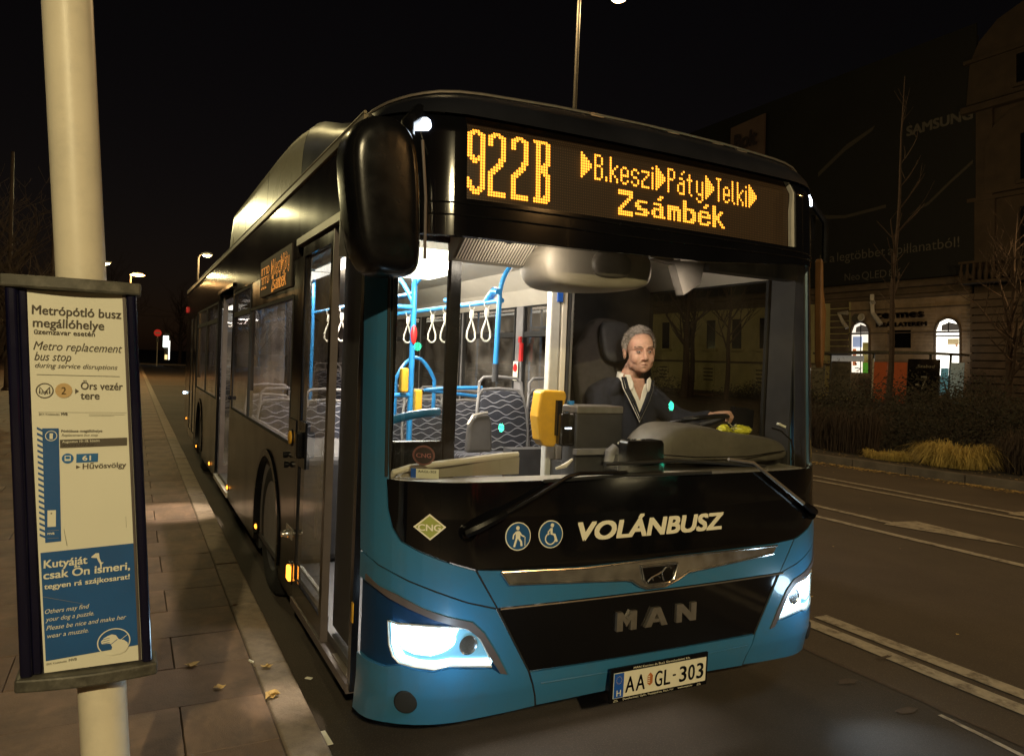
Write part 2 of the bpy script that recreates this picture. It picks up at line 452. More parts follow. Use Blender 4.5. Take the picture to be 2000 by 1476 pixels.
def poly_on(name, pts, fn, m, parent=None, d=0.0, thick=0.0):
    n = len(pts)
    if thick <= 0:
        return mesh_obj(name, [fn(a, b, d) for a, b in pts], [tuple(range(n))], m, parent)
    mb = MB(); mb.prism(pts, lambda a, b: fn(a, b, d + thick), lambda a, b: fn(a, b, d))
    return mb.build(name, m, parent)

def circ(cx, cy, r, n=32, ry=None, a0=0, a1=360):
    ry = ry or r
    full = abs(a1 - a0) >= 360
    k = n if full else n + 1
    return [(cx + r * math.cos(R(a0 + (a1 - a0) * i / n)), cy + ry * math.sin(R(a0 + (a1 - a0) * i / n))) for i in range(k)]

def ring_on(name, cx, cy, r0, r1, fn, m, parent=None, n=40, a0=0, a1=360, d=0.0, sy=1.0):
    full = abs(a1 - a0) >= 360
    k = n if full else n + 1
    A = circ(cx, cy, r0, n, r0 * sy, a0, a1); B = circ(cx, cy, r1, n, r1 * sy, a0, a1)
    fs = [(i, (i + 1) % k, k + (i + 1) % k, k + i) for i in range(n)]
    return mesh_obj(name, [fn(a, b, d) for a, b in A + B], fs, m, parent)

def stroke(pts, w):
    """flat outline of a polyline of width w"""
    L = []; Rr = []
    n = len(pts)
    for i, p in enumerate(pts):
        a = pts[max(i - 1, 0)]; b = pts[min(i + 1, n - 1)]
        dx, dy = b[0] - a[0], b[1] - a[1]; l = math.hypot(dx, dy) or 1
        nx, ny = -dy / l * w / 2, dx / l * w / 2
        L.append((p[0] + nx, p[1] + ny)); Rr.append((p[0] - nx, p[1] - ny))
    return L + Rr[::-1]

def interp(t, xs, ys):
    if t <= xs[0]: return ys[0]
    for i in range(len(xs) - 1):
        if t <= xs[i + 1]:
            k = (t - xs[i]) / (xs[i + 1] - xs[i])
            return ys[i] + k * (ys[i + 1] - ys[i])
    return ys[-1]

# ------------------------------------------------------------------ ground
def sheet(name, pts, z, m):
    o = mesh_obj(name, [(x, y, z) for x, y in pts], [tuple(range(len(pts)))], m)
    return tag(o, kind='structure')
sheet('ground', [(-700, -400), (700, -400), (700, 900), (-700, 900)], G - 0.03, M['soil'])
sheet('road', [(-1.5, -30), (60, -30), (60, 84), (-1.5, 84)], G - 0.004, M['asphalt'])
sheet('bus_bay', [(-1.385, -25), (1.66, -25), (1.66, 36), (-1.40, 36)], G, M['bay'])
cr = MB()                                         # open joint between the bay and the carriageway
random.seed(3)
L = []; y = -8.0
while y < 30:
    L.append((1.67 + random.uniform(-.006, .006), y)); y += 0.13
cr.add([(x - .009 - random.random() * .012, yy, G + .003) for x, yy in L] + [(x + .009 + random.random() * .012, yy, G + .003) for x, yy in L],
       [(i, i + 1, len(L) + i + 1, len(L) + i) for i in range(len(L) - 1)])
tag(cr.build('road_joint', M['joint'], fix=False), kind='structure')

def marking(name, pts, lab, grp=None, cat='road marking', z=G + .004):
    n = len(pts)
    o = mesh_obj(name, [(x, y, z) for x, y in pts], [tuple(range(n))], M['paint'])
    tag(o, lab, cat, grp, 'structure')
    return o
def line_pts(x0, y0, x1, y1, w):
    dx, dy = x1 - x0, y1 - y0; l = math.hypot(dx, dy); nx, ny = -dy / l * w / 2, dx / l * w / 2
    n = max(2, int(l / .5)); A = []; B = []
    for i in range(n + 1):
        t = i / n
        j = random.uniform(-.006, .006)
        A.append((x0 + dx * t + nx + j, y0 + dy * t + ny)); B.append((x0 + dx * t - nx + j, y0 + dy * t - ny))
    return A + B[::-1]
marking('road_line', line_pts(2.05, 30, 2.12, -25, .13), None)
marking('road_line', line_pts(2.28, .98, 2.56, -25, .13), None)
marking('road_line', line_pts(4.55, 30, 5.9, -14, .12), None)
marking('road_line', line_pts(7.05, 30, 8.6, -14, .13), None)
marking('arrow_marking', [(5.86, 9.5), (5.98, 9.5), (6.02, 3.12), (6.40, 3.06), (6.27, 1.75), (5.80, 3.06), (5.90, 3.1)], None)
marking('arrow_marking', [(8.20, 8.6), (8.31, 8.6), (8.42, 3.05), (8.80, 3.0), (8.66, 1.6), (8.18, 3.0), (8.31, 3.05)], None)
marking('road_line', line_pts(1.60, -.35, 1.56, -.85, .03), None)
for o in bpy.data.objects:
    for k in ('label', 'category'):
        if k in o.keys() and o.name.startswith(('road_line', 'arrow_marking')): del o[k]

# tar patches on the bay
for i, (x, y, a, b_) in enumerate([(1.49, .12, .075, .035), (1.48, -.25, .085, .03), (2.02, .28, .09, .02)]):
    random.seed(40 + i)
    pts = [(x + a * math.cos(t) * random.uniform(.6, 1.15), y + b_ * math.sin(t) * random.uniform(.6, 1.15), G + .006) for t in [2 * math.pi * k / 14 for k in range(14)]]
    tag(mesh_obj('tar_patch', pts, [tuple(range(14))], M['joint']), kind='structure')

# pavement: bed, slabs, kerb
pv = tag(mesh_obj('pavement', [(-1.5, -12, PV - .012), (-1.5, 84, PV - .012), (-30, 84, PV - .012), (-30, -12, PV - .012)], [(0, 1, 2, 3)], M['joint']), kind='structure')
slabA = MB().box((-.358, -.2225, -.03), (.358, .2225, 0)).build('paving_slab', M['slab'], pv)
bevel(slabA, .004, 2)
slabB = slabA.data.copy(); slabB.materials[0] = M['slab2']
random.seed(8)
first = True; nsl = 0; far = MB()
for j in range(-6, 70):
    y = .9 + .45 * j + .225
    off = (j % 2) * .36
    for i in range(0, 16):
        x = -1.56 - .36 - off - i * .72 if (off or i >= 0) else 0
        if off and i == 0:
            pass
        # keep slabs that can be seen between the sign and the bus and left of the sign
        if x < -3.2 - .42 * max(0, y) or x < -9: continue
        dz = random.uniform(-.002, .002); tilt = random.uniform(-.002, .002)
        if nsl < 265 and y < 13:
            if first: o = slabA; first = False
            else:
                o = slabA.copy()
                if random.random() < .45: o.data = slabB
                COL.objects.link(o); o.parent = pv
            o.location = (x, y, PV + dz); o.rotation_euler = (tilt, random.uniform(-.004, .004), random.uniform(-.004, .004))
            nsl += 1
        else:
            far.box((x - .356, y - .221, PV - .03), (x + .356, y + .221, PV + dz))
    if off:      # half slab against the kerb row
        o = slabA.copy(); COL.objects.link(o); o.parent = pv
        o.scale = (.495, 1, 1); o.location = (-1.56 - .1785, y, PV + random.uniform(-.002, .002))
tag(far.build('paving_slab', M['slab2'], pv), kind='stuff')
far2 = MB()
for j in range(0, 90):
    for i in range(22):
        x0 = -1.56 - i * .9
        y0 = 32.4 + j * .55
        far2.box((x0 - .89, y0, PV - .03), (x0, y0 + .54, PV + random.uniform(-.003, .003)))
tag(far2.build('paving_slab', M['slab2'], pv), kind='stuff')
kb = tag(mesh_obj('kerb', [(-1.56, -12, PV - .02), (-1.395, -12, PV - .02), (-1.395, 84, PV - .02), (-1.56, 84, PV - .02), (-1.395, -12, G - .02), (-1.395, 84, G - .02)], [(0, 1, 2, 3), (1, 4, 5, 2)], M['joint']), kind='structure')
kst = MB().box((-.0825, -.496, -.13), (.0825, .496, 0)).build('kerb_stone', M['kerb'], kb)
bevel(kst, .014, 3)
for k in range(-8, 84):
    o = kst if k == -8 else kst.copy()
    if k != -8: COL.objects.link(o); o.parent = kb
    o.location = (-1.472 + random.uniform(-.003, .003), .75 + k, PV + random.uniform(-.002, .003))

# far end of the bay road and the ground beyond
o = MB().box((-60, 84, G - .05), (60, 84.4, .06)).build('far_kerb', M['kerb']); tag(o, kind='structure')
# median with its kerb
mk = MB()
def medx(y): return 10.10 + (7.83 - y) * .138
ys = [-14 + k for k in range(0, 92)]
bed = mesh_obj('median_bed', [(medx(y) + .12, y, G + .13) for y in ys] + [(max(medx(y) + 11, 23.0), y, G + .15) for y in ys], [(i, i + 1, len(ys) + i + 1, len(ys) + i) for i in range(len(ys) - 1)], M['soil'])
tag(bed, kind='structure')
for i, y in enumerate(ys[:-1]):
    x0, x1 = medx(y + .01), medx(y + .99)
    mk.add([(x0, y + .01, G - .02), (x0 + .15, y + .01, G - .02), (x1 + .15, y + .99, G - .02), (x1, y + .99, G - .02),
            (x0, y + .01, G + .15), (x0 + .15, y + .01, G + .15), (x1 + .15, y + .99, G + .15), (x1, y + .99, G + .15)],
           [(0,3,2,1),(4,5,6,7),(0,1,5,4),(1,2,6,5),(2,3,7,6),(3,0,4,7)])
tag(bevel(mk.build('median_kerb', mat('median_kerb_stone', (.13, .11, .09), .85, 0, .25, 5, bump=.4, bscale=60)), .015), kind='structure')
o = MB().box((33.5, -40, G - .02), (33.8, 110, .06)).box((33.8, -40, G - .02), (60, 110, .05)).build('far_pavement', M['slab2']); tag(o, kind='structure')
for x in (25.2, 29.2):
    marking('road_line', line_pts(x, 45, x, -12, .14), None)

# fallen leaves
def leaf_mb(mb, x, y, z, s, lift=.3):
    a = random.uniform(0, 6.28); n = 7
    pts = []
    for k in range(n):
        t = 2 * math.pi * k / n
        r_ = s * (1.0 if k % 2 == 0 else .55) * random.uniform(.8, 1.1)
        pts.append((x + r_ * math.cos(t + a), y + .75 * r_ * math.sin(t + a), z + random.uniform(0, lift) * s))
    c = (x, y, z + .15 * s)
    mb.add([c] + pts, [(0, 1 + k, 1 + (k + 1) % n) for k in range(n)])
random.seed(21)
lf = MB()
for k in range(3600):
    y = random.uniform(1.5, 16); d = abs(random.gauss(0, .16))
    if random.random() < .3 + .9 * (noise.noise(Vector((y * .8, 0, 3))) + .35): leaf_mb(lf, medx(y) - .04 - d, y, G + .004, random.uniform(.018, .04))
for k in range(500):
    y = random.uniform(0, 16); leaf_mb(lf, medx(y) + random.uniform(.1, 1.3), y, G + .16, random.uniform(.015, .035))
for k in range(40): leaf_mb(lf, random.uniform(2.4, 11), random.uniform(0, 9), G + .006, random.uniform(.01, .02))
tag(lf.build('fallen_leaves', M['leafdry'], fix=False), kind='stuff')
random.seed(5)
for (x, y, z, s, lab) in [(-1.50, 1.18, PV + .006, .035, 'small crumpled dry leaf on the kerb in front of the paving joint'),
                          (-1.53, .84, PV + .006, .05, 'largest curled dry leaf lying on the kerb edge near the bus door'),
                          (-1.74, 1.02, PV + .006, .03, 'pale dry leaf on the paving slab left of the kerb'),
                          (-1.83, 1.33, PV + .006, .04, 'brown leaf lying in the joint between two paving slabs')]:
    mb = MB()
    for q in range(3): leaf_mb(mb, x + random.uniform(-.3, .3) * s, y + random.uniform(-.3, .3) * s, z, s * random.uniform(.6, 1), .5)
    tag(mb.build('dry_leaf', M['leafdry'], fix=False), lab, 'leaf', 'single leaves on the pavement')
o = MB().cbox((-1.56, 1.29, PV + .006), (.008, .035, .008), Matrix.Rotation(.5, 3, 'Z')).build('cigarette_butt', M['paper']); tag(o, 'tiny white cigarette butt beside the kerb stone', 'litter')
o = MB().cbox((-1.33, .60, G + .006), (.03, .13, .003), Matrix.Rotation(.05, 3, 'Z')).build('paper_scrap', M['paper']); tag(o, 'narrow pale paper scrap in the gutter below the kerb', 'litter')
o = MB().cbox((-1.27, 1.25, G + .008), (.02, .035, .004), Matrix.Rotation(.8, 3, 'Z')).build('paper_scrap', M['paper']); tag(o, 'small pale paper scrap on the asphalt under the folded door', 'litter')

# ------------------------------------------------------------------ the bus: surfaces of the front
SX = 1.275
def y0z(z): return interp(z, [.1, .3, .8, 1.0, 2.6, 2.75, 2.85], [.03, -.02, -.02, 0, .11, .2, .45])
def F(x, z):
    ax = abs(x)
    k = min(max((ax - .90) / (SX - .90), 0), 1.0)
    return y0z(z) + .033 * (min(ax, SX) / .95) ** 2 + .31 * (1 - math.sqrt(max(0, 1 - k * k)))
def fn_front(a, b, d=0.0):
    """point on the front skin, d metres in front of it"""
    e = .01
    dx = (F(a + e, b) - F(a - e, b)) / (2 * e) if abs(a) < 1.26 else (F(1.26, b) - F(1.24, b)) / .02 * (1 if a > 0 else -1)
    dz = (F(a, b + e) - F(a, b - e)) / (2 * e)
    n = Vector((dx, -1, dz)).normalized()
    p = Vector((a, F(a, b), b)) + n * d
    return p
def patch(name, poly, m, parent, d=0.0, thick=.02, step=.05, holes=None, smooth=True):
    """closed panel following the front skin"""
    b = bmesh.new()
    vs = [b.verts.new((x, 0, z)) for x, z in poly]
    b.faces.new(vs)
    xs = [p[0] for p in poly]; zs = [p[1] for p in poly]
    def cut(co, no):
        bmesh.ops.bisect_plane(b, geom=b.verts[:] + b.edges[:] + b.faces[:], plane_co=co, plane_no=no, dist=1e-6)
    x = min(xs) + step * .51
    cuts = []
    while x < max(xs): cuts.append(x); x += step
    for e in (1.0, 1.1, 1.16, 1.2, 1.23, 1.25, 1.265):
        cuts += [e, -e]
    for x in cuts:
        if min(xs) < x < max(xs): cut((x, 0, 0), (1, 0, 0))
    z = min(zs) + step * .53
    zc = [.3, .8, 1.0, 2.6, 2.75]
    while z < max(zs): zc.append(z); z += step * 2
    for z in zc:
        if min(zs) < z < max(zs): cut((0, 0, z), (0, 0, 1))
    if holes:
        for (hx0, hx1, hz0, hz1) in holes:
            for co, no in (((hx0, 0, 0), (1, 0, 0)), ((hx1, 0, 0), (1, 0, 0)), ((0, 0, hz0), (0, 0, 1)), ((0, 0, hz1), (0, 0, 1))): cut(co, no)
            dead = [f for f in b.faces if hx0 < f.calc_center_median().x < hx1 and hz0 < f.calc_center_median().z < hz1]
            bmesh.ops.delete(b, geom=dead, context='FACES')
    for f in list(b.faces):
        f.normal_update()
        if f.normal.y > 0: f.normal_flip()
    front = list(b.faces)
    orig = {}
    for v in b.verts: orig[v] = (v.co.x, v.co.z)
    if thick > 0:
        bound = [e for e in b.edges if len(e.link_faces) == 1]
        ret = bmesh.ops.extrude_edge_only(b, edges=bound)
        newv = [g for g in ret['geom'] if isinstance(g, bmesh.types.BMVert)]
        for v in newv:
            orig[v] = (v.co.x, v.co.z)
        for v in b.verts:
            x, z = orig[v]
            v.co = fn_front(x, z, d if v not in newv else d - thick)
        # small rounded lip
    else:
        for v in b.verts:
            x, z = orig[v]; v.co = fn_front(x, z, d)
    me = bpy.data.meshes.new(name)
    b.normal_update()
    b.to_mesh(me); b.free()
    me.materials.append(m)
    if smooth:
        me.polygons.foreach_set('use_smooth', [True] * len(me.polygons))
        try: me.set_sharp_from_angle(angle=R(40))
        except Exception: pass
    o = bpy.data.objects.new(name, me); COL.objects.link(o); o.parent = parent
    return o
def mirror(poly): return [(-x, z) for x, z in poly][::-1]

bus = empty('city_bus', (0, 0, 0), 0, 'blue and black city bus with lit orange destination display parked at the kerb', 'bus')

# ---- front panels
seam = [(-.894, .799), (-.796, .640), (-.639, .357), (-.597, .241), (-.589, .194)]
corner_up = [(-1.222, 2.30), (-SX, 2.30), (-SX, .835), (-1.238, .803), (-1.148, .760), (-1.043, .720), (-.923, .675), (-.800, .640),
             (-.897, .797), (-1.031, .840), (-1.116, .874), (-1.175, .907), (-1.202, .957), (-1.216, 1.036), (-1.222, 1.222)]
patch('corner_panel', corner_up, M['blue'], bus, 0, .02)
patch('corner_panel', mirror(corner_up), M['blue'], bus, 0, .02)
corner_lo = [(-SX, .828), (-1.238, .796), (-1.148, .753), (-1.043, .713), (-.923, .668), (-.799, .632), (-.645, .359), (-.602, .241), (-.592, .194),
             (-.70, .186), (-.833, .180), (-1.025, .172), (-1.183, .162), (-1.252, .150), (-SX, .150), (-SX, .70), (-1.236, .69), (-1.177, .665),
             (-1.091, .632), (-1.002, .600), (-.903, .576), (-.853, .53), (-.79, .40), (-.80, .365), (-.985, .375), (-1.05, .36), (-1.15, .365), (-1.215, .40), (-1.225, .47), (-1.23, .62), (-SX, .66)]
# bumper corner is one panel with the headlight recess cut out of it
def ring_panel(mir):
    s = -1 if mir else 1
    outer = [(-SX, .828), (-1.238, .796), (-1.148, .753), (-1.043, .713), (-.923, .668), (-.799, .632), (-.645, .359), (-.602, .241), (-.592, .194),
             (-.70, .186), (-.833, .180), (-1.025, .172), (-1.183, .162), (-1.252, .150), (-SX, .150)]
    A = [(-SX, .828), (-1.238, .796), (-1.148, .753), (-1.043, .713), (-.923, .668), (-.799, .632), (-.645, .359),
         (-.768, .362), (-.812, .430), (-.863, .518), (-.918, .563), (-1.053, .606), (-1.144, .646), (-1.207, .678), (-SX, .722)]
    B = [(-SX, .40), (-1.215, .395), (-1.167, .412), (-1.123, .402), (-1.046, .394), (-.991, .409), (-.806, .389), (-.768, .362), (-.645, .359),
         (-.602, .241), (-.592, .194), (-.70, .186), (-.833, .180), (-1.025, .172), (-1.183, .162), (-1.252, .150), (-SX, .150)]
    for P in (A, B):
        patch('bumper_corner', [(s * x, z) for x, z in (P if not mir else P[::-1])], M['blue'], bus, 0, .03)
    # concave recess round the lamp
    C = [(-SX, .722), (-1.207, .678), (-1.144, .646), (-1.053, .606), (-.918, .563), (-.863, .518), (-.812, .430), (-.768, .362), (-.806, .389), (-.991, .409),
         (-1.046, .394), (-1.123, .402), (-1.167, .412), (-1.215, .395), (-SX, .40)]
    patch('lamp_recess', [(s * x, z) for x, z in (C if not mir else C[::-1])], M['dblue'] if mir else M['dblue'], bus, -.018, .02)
    T = [(-1.266, .749), (-1.236, .718), (-1.177, .695), (-1.091, .650), (-1.002, .619), (-.903, .592), (-.850, .542), (-.792, .453), (-.740, .360),
         (-.771, .368), (-.814, .432), (-.865, .52), (-.919, .565), (-1.053, .608), (-1.144, .648), (-1.207, .68), (-1.266, .725)]
    patch('lamp_trim', [(s * x, z) for x, z in (T if not mir else T[::-1])], M['trim'], bus, .006, .03)
    g = [(-1.268, .832), (-1.238, .800), (-1.148, .757), (-1.043, .717), (-.923, .672), (-.798, .636)]
    MB().tube([fn_front(s * x, z, -.004) for x, z in g], .004, 6).build('panel_gap', M['rubber'], bus)
    g = [(-.895, .800), (-.797, .638), (-.642, .357), (-.600, .241), (-.590, .19)]
    MB().tube([fn_front(s * x + s * .003, z, -.005) for x, z in g], .005, 6).build('panel_gap', M['rubber'], bus)
    # headlight
    hl = [(-1.206, .582), (-1.172, .577), (-1.027, .576), (-.930, .569), (-.886, .545), (-.856, .506), (-.828, .455), (-.808, .399), (-.991, .420), (-1.046, .407),
          (-1.123, .414), (-1.167, .422), (-1.188, .445), (-1.200, .489)]
    hp = [(s * x, z) for x, z in (hl if not mir else hl[::-1])]
    h = patch('headlight', hp, M['lamp_dim'], bus, -.015, .0)
    patch('headlight_cover', hp, M['lglass'], h, -.002, .0)
    body = MB().tube([fn_front(x, z, -.004) for x, z in hp], .005, 6, closed=True).build('headlight_rim', M['alu'], h)
    # lit signature strip along the bottom and the outer edge
    st = [(-1.200, .575), (-1.178, .575), (-1.170, .49), (-1.150, .455), (-1.10, .442), (-1.045, .440), (-.985, .450), (-.80, .432), (-.808, .402), (-.991, .423), (-1.046, .411), (-1.123, .418), (-1.164, .426), (-1.184, .447), (-1.195, .489)]
    patch('light_strip', [(s * x, z) for x, z in (st if not mir else st[::-1])], M['lamp_ice'], h, -.010, .0)
    gb = [(-1.196, .575), (-1.178, .520), (-1.160, .478), (-1.12, .462), (-1.06, .458), (-1.02, .470), (-.995, .482), (-.985, .500), (-.970, .530), (-.955, .564), (-1.02, .570), (-1.10, .572)]
    patch('lamp_body', [(s * x, z) for x, z in (gb if not mir else gb[::-1])], M['lamp_white'], h, -.012, .0)
    if mir:
        patch('lamp_body', [(1.0, .568), (.93, .562), (.890, .540), (.865, .50), (.840, .445), (1.0, .455)], M['lamp_white'], h, -.0125, .0)
        gb = [(.98, .56), (.90, .56), (.84, .44), (.98, .44)]
        patch('lamp_body', gb[::-1], M['lamp_ice'], h, -.013, .0)
    for cx, cz, r_ in (() if mir else ((-1.105, .523, .045), (-1.005, .522, .040))):
        c0 = fn_front(s * cx, cz, -.016)
        MB().ellipsoid(c0, (r_ * 1.25, .018, r_), 20, 10).build('projector_lens', M['lamp_white'], h, True)
    c0 = fn_front(s * -.915, .500, -.010)
    MB().lathe([(.036, -.004), (.040, -.010), (.034, -.004), (.024, .006), (.010, .012)], c0, 'y', 20).build('reflector_bowl', M['chrome'], h, True)
    for q in range(5):
        z = .468 + q * .016
        MB().tube([fn_front(s * (-.955 + q * .004), z, -.028), fn_front(s * (-.872 - q * .006), z + .002, -.028)], .0028, 6).build('reflector_fin', M['chrome'], h)
    # fog lamp blanking disc
    fx, fz = s * -1.137, .268
    c0 = fn_front(fx, fz, 0)
    o = MB().lathe([(.0, -.008), (.030, -.008), (.044, -.006), (.049, 0), (.049, .02)], (0, 0, 0), 'y', 28, cap=False).build('fog_lamp', M['rubber'], bus, True)
    o.location = c0; o.rotation_euler = (R(4), 0, R(-30 if not mir else 30))
ring_panel(False); ring_panel(True)

# centre: blue strip under the black mask, black grille panel, lower blue strip
cu = [(-.888, .799), (-.792, .640), (.792, .640), (.888, .799), (.76, .789), (.074, .786), (-.396, .778), (-.77, .789)]
patch('centre_strip', cu, M['blue'], bus, 0, .02)
gr = [(-.786, .630), (-.640, .357), (.640, .352), (.786, .628), (0, .634)]
patch('grille_panel', gr, M['gloss'], bus, -.006, .02)
MB().tube([fn_front(x, .632, .001) for x in [k * .1 - .78 for k in range(17)]], .0035, 6).build('grille_edge', M['satin'], bus)
cl = [(-.632, .351), (-.594, .241), (-.583, .196), (-.30, .205), (0, .207), (.3, .203), (.583, .190), (.594, .241), (.632, .346), (0, .352)]
patch('lower_strip', cl, M['blue'], bus, 0, .03)
MB().tube([fn_front(x, .30, .001) for x in [k * .1 - .58 for k in range(12)] + [.58]], .003, 6).build('lower_crease', M['blue'], bus)
# chrome bar
ct = [(-.789, .788), (-.752, .736), (-.184, .705), (-.150, .698), (-.109, .672), (-.066, .656), (.038, .655), (.113, .680), (.17, .708), (.727, .745), (.751, .782), (.074, .785), (-.396, .775)]
ch = patch('chrome_bar', ct, M['chrome'], bus, .012, .02)
lb = [(-.105, .757), (-.085, .690), (-.062, .674), (.05, .674), (.078, .690), (.098, .757)]
for L_ in (ct[:1] + ct[1:10], [ct[0]] + ct[:-4:-1] + [ct[10]]):
    MB().tube([fn_front(x, z, .013) for x, z in L_], .0055, 8).build('bar_edge', M['chrome'], ch, True)
em = patch('emblem_shield', lb, M['gloss'], ch, .017, .006)
MB().tube([fn_front(x, z, .02) for x, z in lb], .0055, 8, closed=True).build('emblem_rim', M['chrome'], ch, True)
for pts, w in (([(-.070, .690), (-.052, .705), (-.02, .716), (.01, .728), (.028, .746)], .009), ([(.005, .728), (.012, .70), (.020, .685)], .007), ([(-.045, .708), (-.04, .692)], .006), ([(.03, .745), (.05, .748), (.06, .738)], .010), ([(-.02, .716), (.0, .70)], .006)):
    MB().tube([fn_front(x, z, .022) for x, z in pts], w * .5, 6).build('lion_figure', M['chrome'], ch, True)
# maker's letters
mt = empty('maker_lettering'); mt.parent = bus
LZ, LH = .476, .084
def letter(polys, a0, w):
    mb = MB()
    for P in polys: mb.prism([(a0 + x * w, LZ + z * LH) for x, z in P], lambda a, b: fn_front(a, b, .010), lambda a, b: fn_front(a, b, -.006))
    return mb.build('letter', M['satin'], mt, fix=False)
letter([[(0, 0), (.30, 0), (.30, .56), (.50, .20), (.70, .56), (.70, 0), (1, 0), (1, 1), (.74, 1), (.5, .58), (.26, 1), (0, 1)]], -.217, .106)
letter([[(0, 0), (.27, 0), (.36, .22), (.64, .22), (.73, 0), (1, 0), (.66, 1), (.34, 1), (.42, .40), (.50, .68), (.58, .40), (.42, .40), (.34, 1)]] if False else
       [[(0, 0), (.27, 0), (.50, .70), (.50, 1), (.34, 1)], [(1, 0), (.66, 1), (.50, 1), (.50, .70), (.73, 0)], [(.36, .22), (.64, .22), (.60, .40), (.40, .40)]], -.064, .128)
letter([[(0, 0), (.27, 0), (.27, .55), (.70, 0), (1, 0), (1, 1), (.73, 1), (.73, .45), (.30, 1), (0, 1)]], .115, .117)
# black mask under the windscreen
mk_ = [(-1.216, 1.150), (-1.210, 1.036), (-1.196, .962), (-1.170, .913), (-1.112, .880), (-1.028, .846), (-.892, .803), (-.77, .794), (-.396, .781), (.074, .790), (.76, .793),
       (.892, .803), (1.028, .846), (1.112, .880), (1.170, .913), (1.196, .962), (1.210, 1.036), (1.216, 1.150)]
patch('black_mask', mk_, M['gloss'], bus, .002, .02)
# header band and display opening
hd = [(-1.216, 2.165), (-1.216, 2.30), (-SX, 2.30), (-SX, 2.655), (SX, 2.655), (SX, 2.30), (1.216, 2.30), (1.216, 2.235), (.9, 2.215), (.3, 2.165), (-.5, 2.150), (-1.1, 2.15)]
for s in (-1, 1):       # dark inner lining of the corner pillars
    L_ = [(-1.218, 1.0), (-1.272, 1.0), (-1.272, 2.55), (-1.218, 2.55)]
    patch('pillar_lining', [(s * -abs(x) if s > 0 else abs(x), z) for x, z in (L_ if s > 0 else L_[::-1])], M['idark'], bus, -.024, .004)
patch('header_panel', hd[::-1], M['gloss'], bus, .0, .03, holes=[(-.950, .930, 2.305, 2.650)])
for z in (2.285, 2.235):
    MB().tube([fn_front(x, z + (.02 if z < 2.26 else 0) * max(0, x), .002) for x in [k * .1 - 1.15 for k in range(24)]], .004, 6).build('header_ridge', M['black'], bus, True)
# windscreen
ws = [(-1.212, 1.145), (1.212, 1.145), (1.212, 2.24), (.9, 2.22), (.3, 2.17), (-.5, 2.155), (-1.212, 2.17)]
wsg = patch('windscreen', ws, M['glass'], bus, -.004, .0, step=.06)
for s in (-1, 1):
    MB().tube([fn_front(s * 1.219, z, .0) for z in [1.16 + .1 * k for k in range(12)]], .007, 6).build('windscreen_seal', M['rubber'], bus, True)

# ---- destination display
NR, NC = 28, 160
PX = 1.872 / NC; PZ = .0118
def led_pt(c, r): return (-.945 + (c + .5) * PX, 2.640 - (r + .5) * PZ)
disp = patch('destination_display', [(-.955, 2.30), (.935, 2.30), (.935, 2.655), (-.955, 2.655)], M['ledback'], bus, -.035, .0)
for nm, a, b_ in (('display_end_cap', .905, .930),):
    patch(nm, [(a, 2.31), (b_, 2.31), (b_, 2.648), (a + .012, 2.648), (a + .012, 2.56), (a, 2.50)], M['alu'], disp, -.01, .02)
BIG = {
'9': ["..XXX..", ".XXXXX.", "XXX.XXX", "XX...XX", "XX...XX", "XX...XX", "XX...XX", "XX...XX", "XX...XX", "XX...XX", "XXX.XXX", ".XXXXXX", "..XX.XX", ".....XX", ".....XX", ".....XX", ".....XX", ".....XX", "X....XX", "XX...XX", "XX...XX", "XXX.XXX", ".XXXXX.", "..XXX.."],
'2': ["..XXX..", ".XXXXX.", "XXX.XXX", "XX...XX", "XX...XX", "XX...XX", ".....XX", ".....XX", ".....XX", ".....XX", "....XXX", "....XX.", "...XXX.", "..XXX..", ".XXX...", "XXX....", "XX.....", "XX.....", "XX.....", "XX.....", "XX.....", "XX.....", "XXXXXXX", "XXXXXXX"],
'B': ["XXXXXX.", "XXXXXXX", ".XX..XX", ".XX..XX", ".XX..XX", ".XX..XX", ".XX..XX", ".XX..XX", ".XX..XX", ".XX.XXX", ".XXXXX.", ".XXXXX.", ".XXXXX.", ".XX.XXX", ".XX..XX", ".XX..XX", ".XX..XX", ".XX..XX", ".XX..XX", ".XX..XX", ".XX..XX", ".XX.XXX", "XXXXXXX", "XXXXXX."]}
SM = {   # ten rows, baseline row 9, two more for descenders
'>': ["X....", "XX...", "XXX..", "XXXX.", "XXXXX", "XXXXX", "XXXX.", "XXX..", "XX...", "X...."],
'B': ["XXX.", "X..X", "X..X", "X..X", "XXX.", "X..X", "X..X", "X..X", "X..X", "XXX."],
'.': ["."] * 8 + ["X", "X"],
'k': ["X...", "X...", "X...", "X..X", "X.X.", "XX..", "XX..", "X.X.", "X..X", "X..X"],
'e': ["....", "....", "....", ".XX.", "X..X", "X..X", "XXXX", "X...", "X..X", ".XX."],
's': ["....", "....", "....", ".XX.", "X..X", "X...", ".XX.", "...X", "X..X", ".XX."],
'z': ["....", "....", "....", "XXXX", "...X", "..X.", ".X..", "X...", "X...", "XXXX"],
'i': [".", "X", ".", "X", "X", "X", "X", "X", "X", "X"],
'P': ["XXX.", "X..X", "X..X", "X..X", "XXX.", "X...", "X...", "X...", "X...", "X..."],
'á': ["...X", "..X.", "....", ".XX.", "...X", ".XXX", "X..X", "X..X", "X..X", ".XXX"],
't': ["....", ".X..", ".X..", "XXX.", ".X..", ".X..", ".X..", ".X..", ".X..", "..X."],
'y': ["....", "....", "....", "X..X", "X..X", "X..X", "X..X", "X..X", ".XXX", "...X", "X..X", ".XX."],
'T': ["XXX", ".X.", ".X.", ".X.", ".X.", ".X.", ".X.", ".X.", ".X.", ".X."],
'l': ["X.", "X.", "X.", "X.", "X.", "X.", "X.", "X.", "X.", ".X"]}
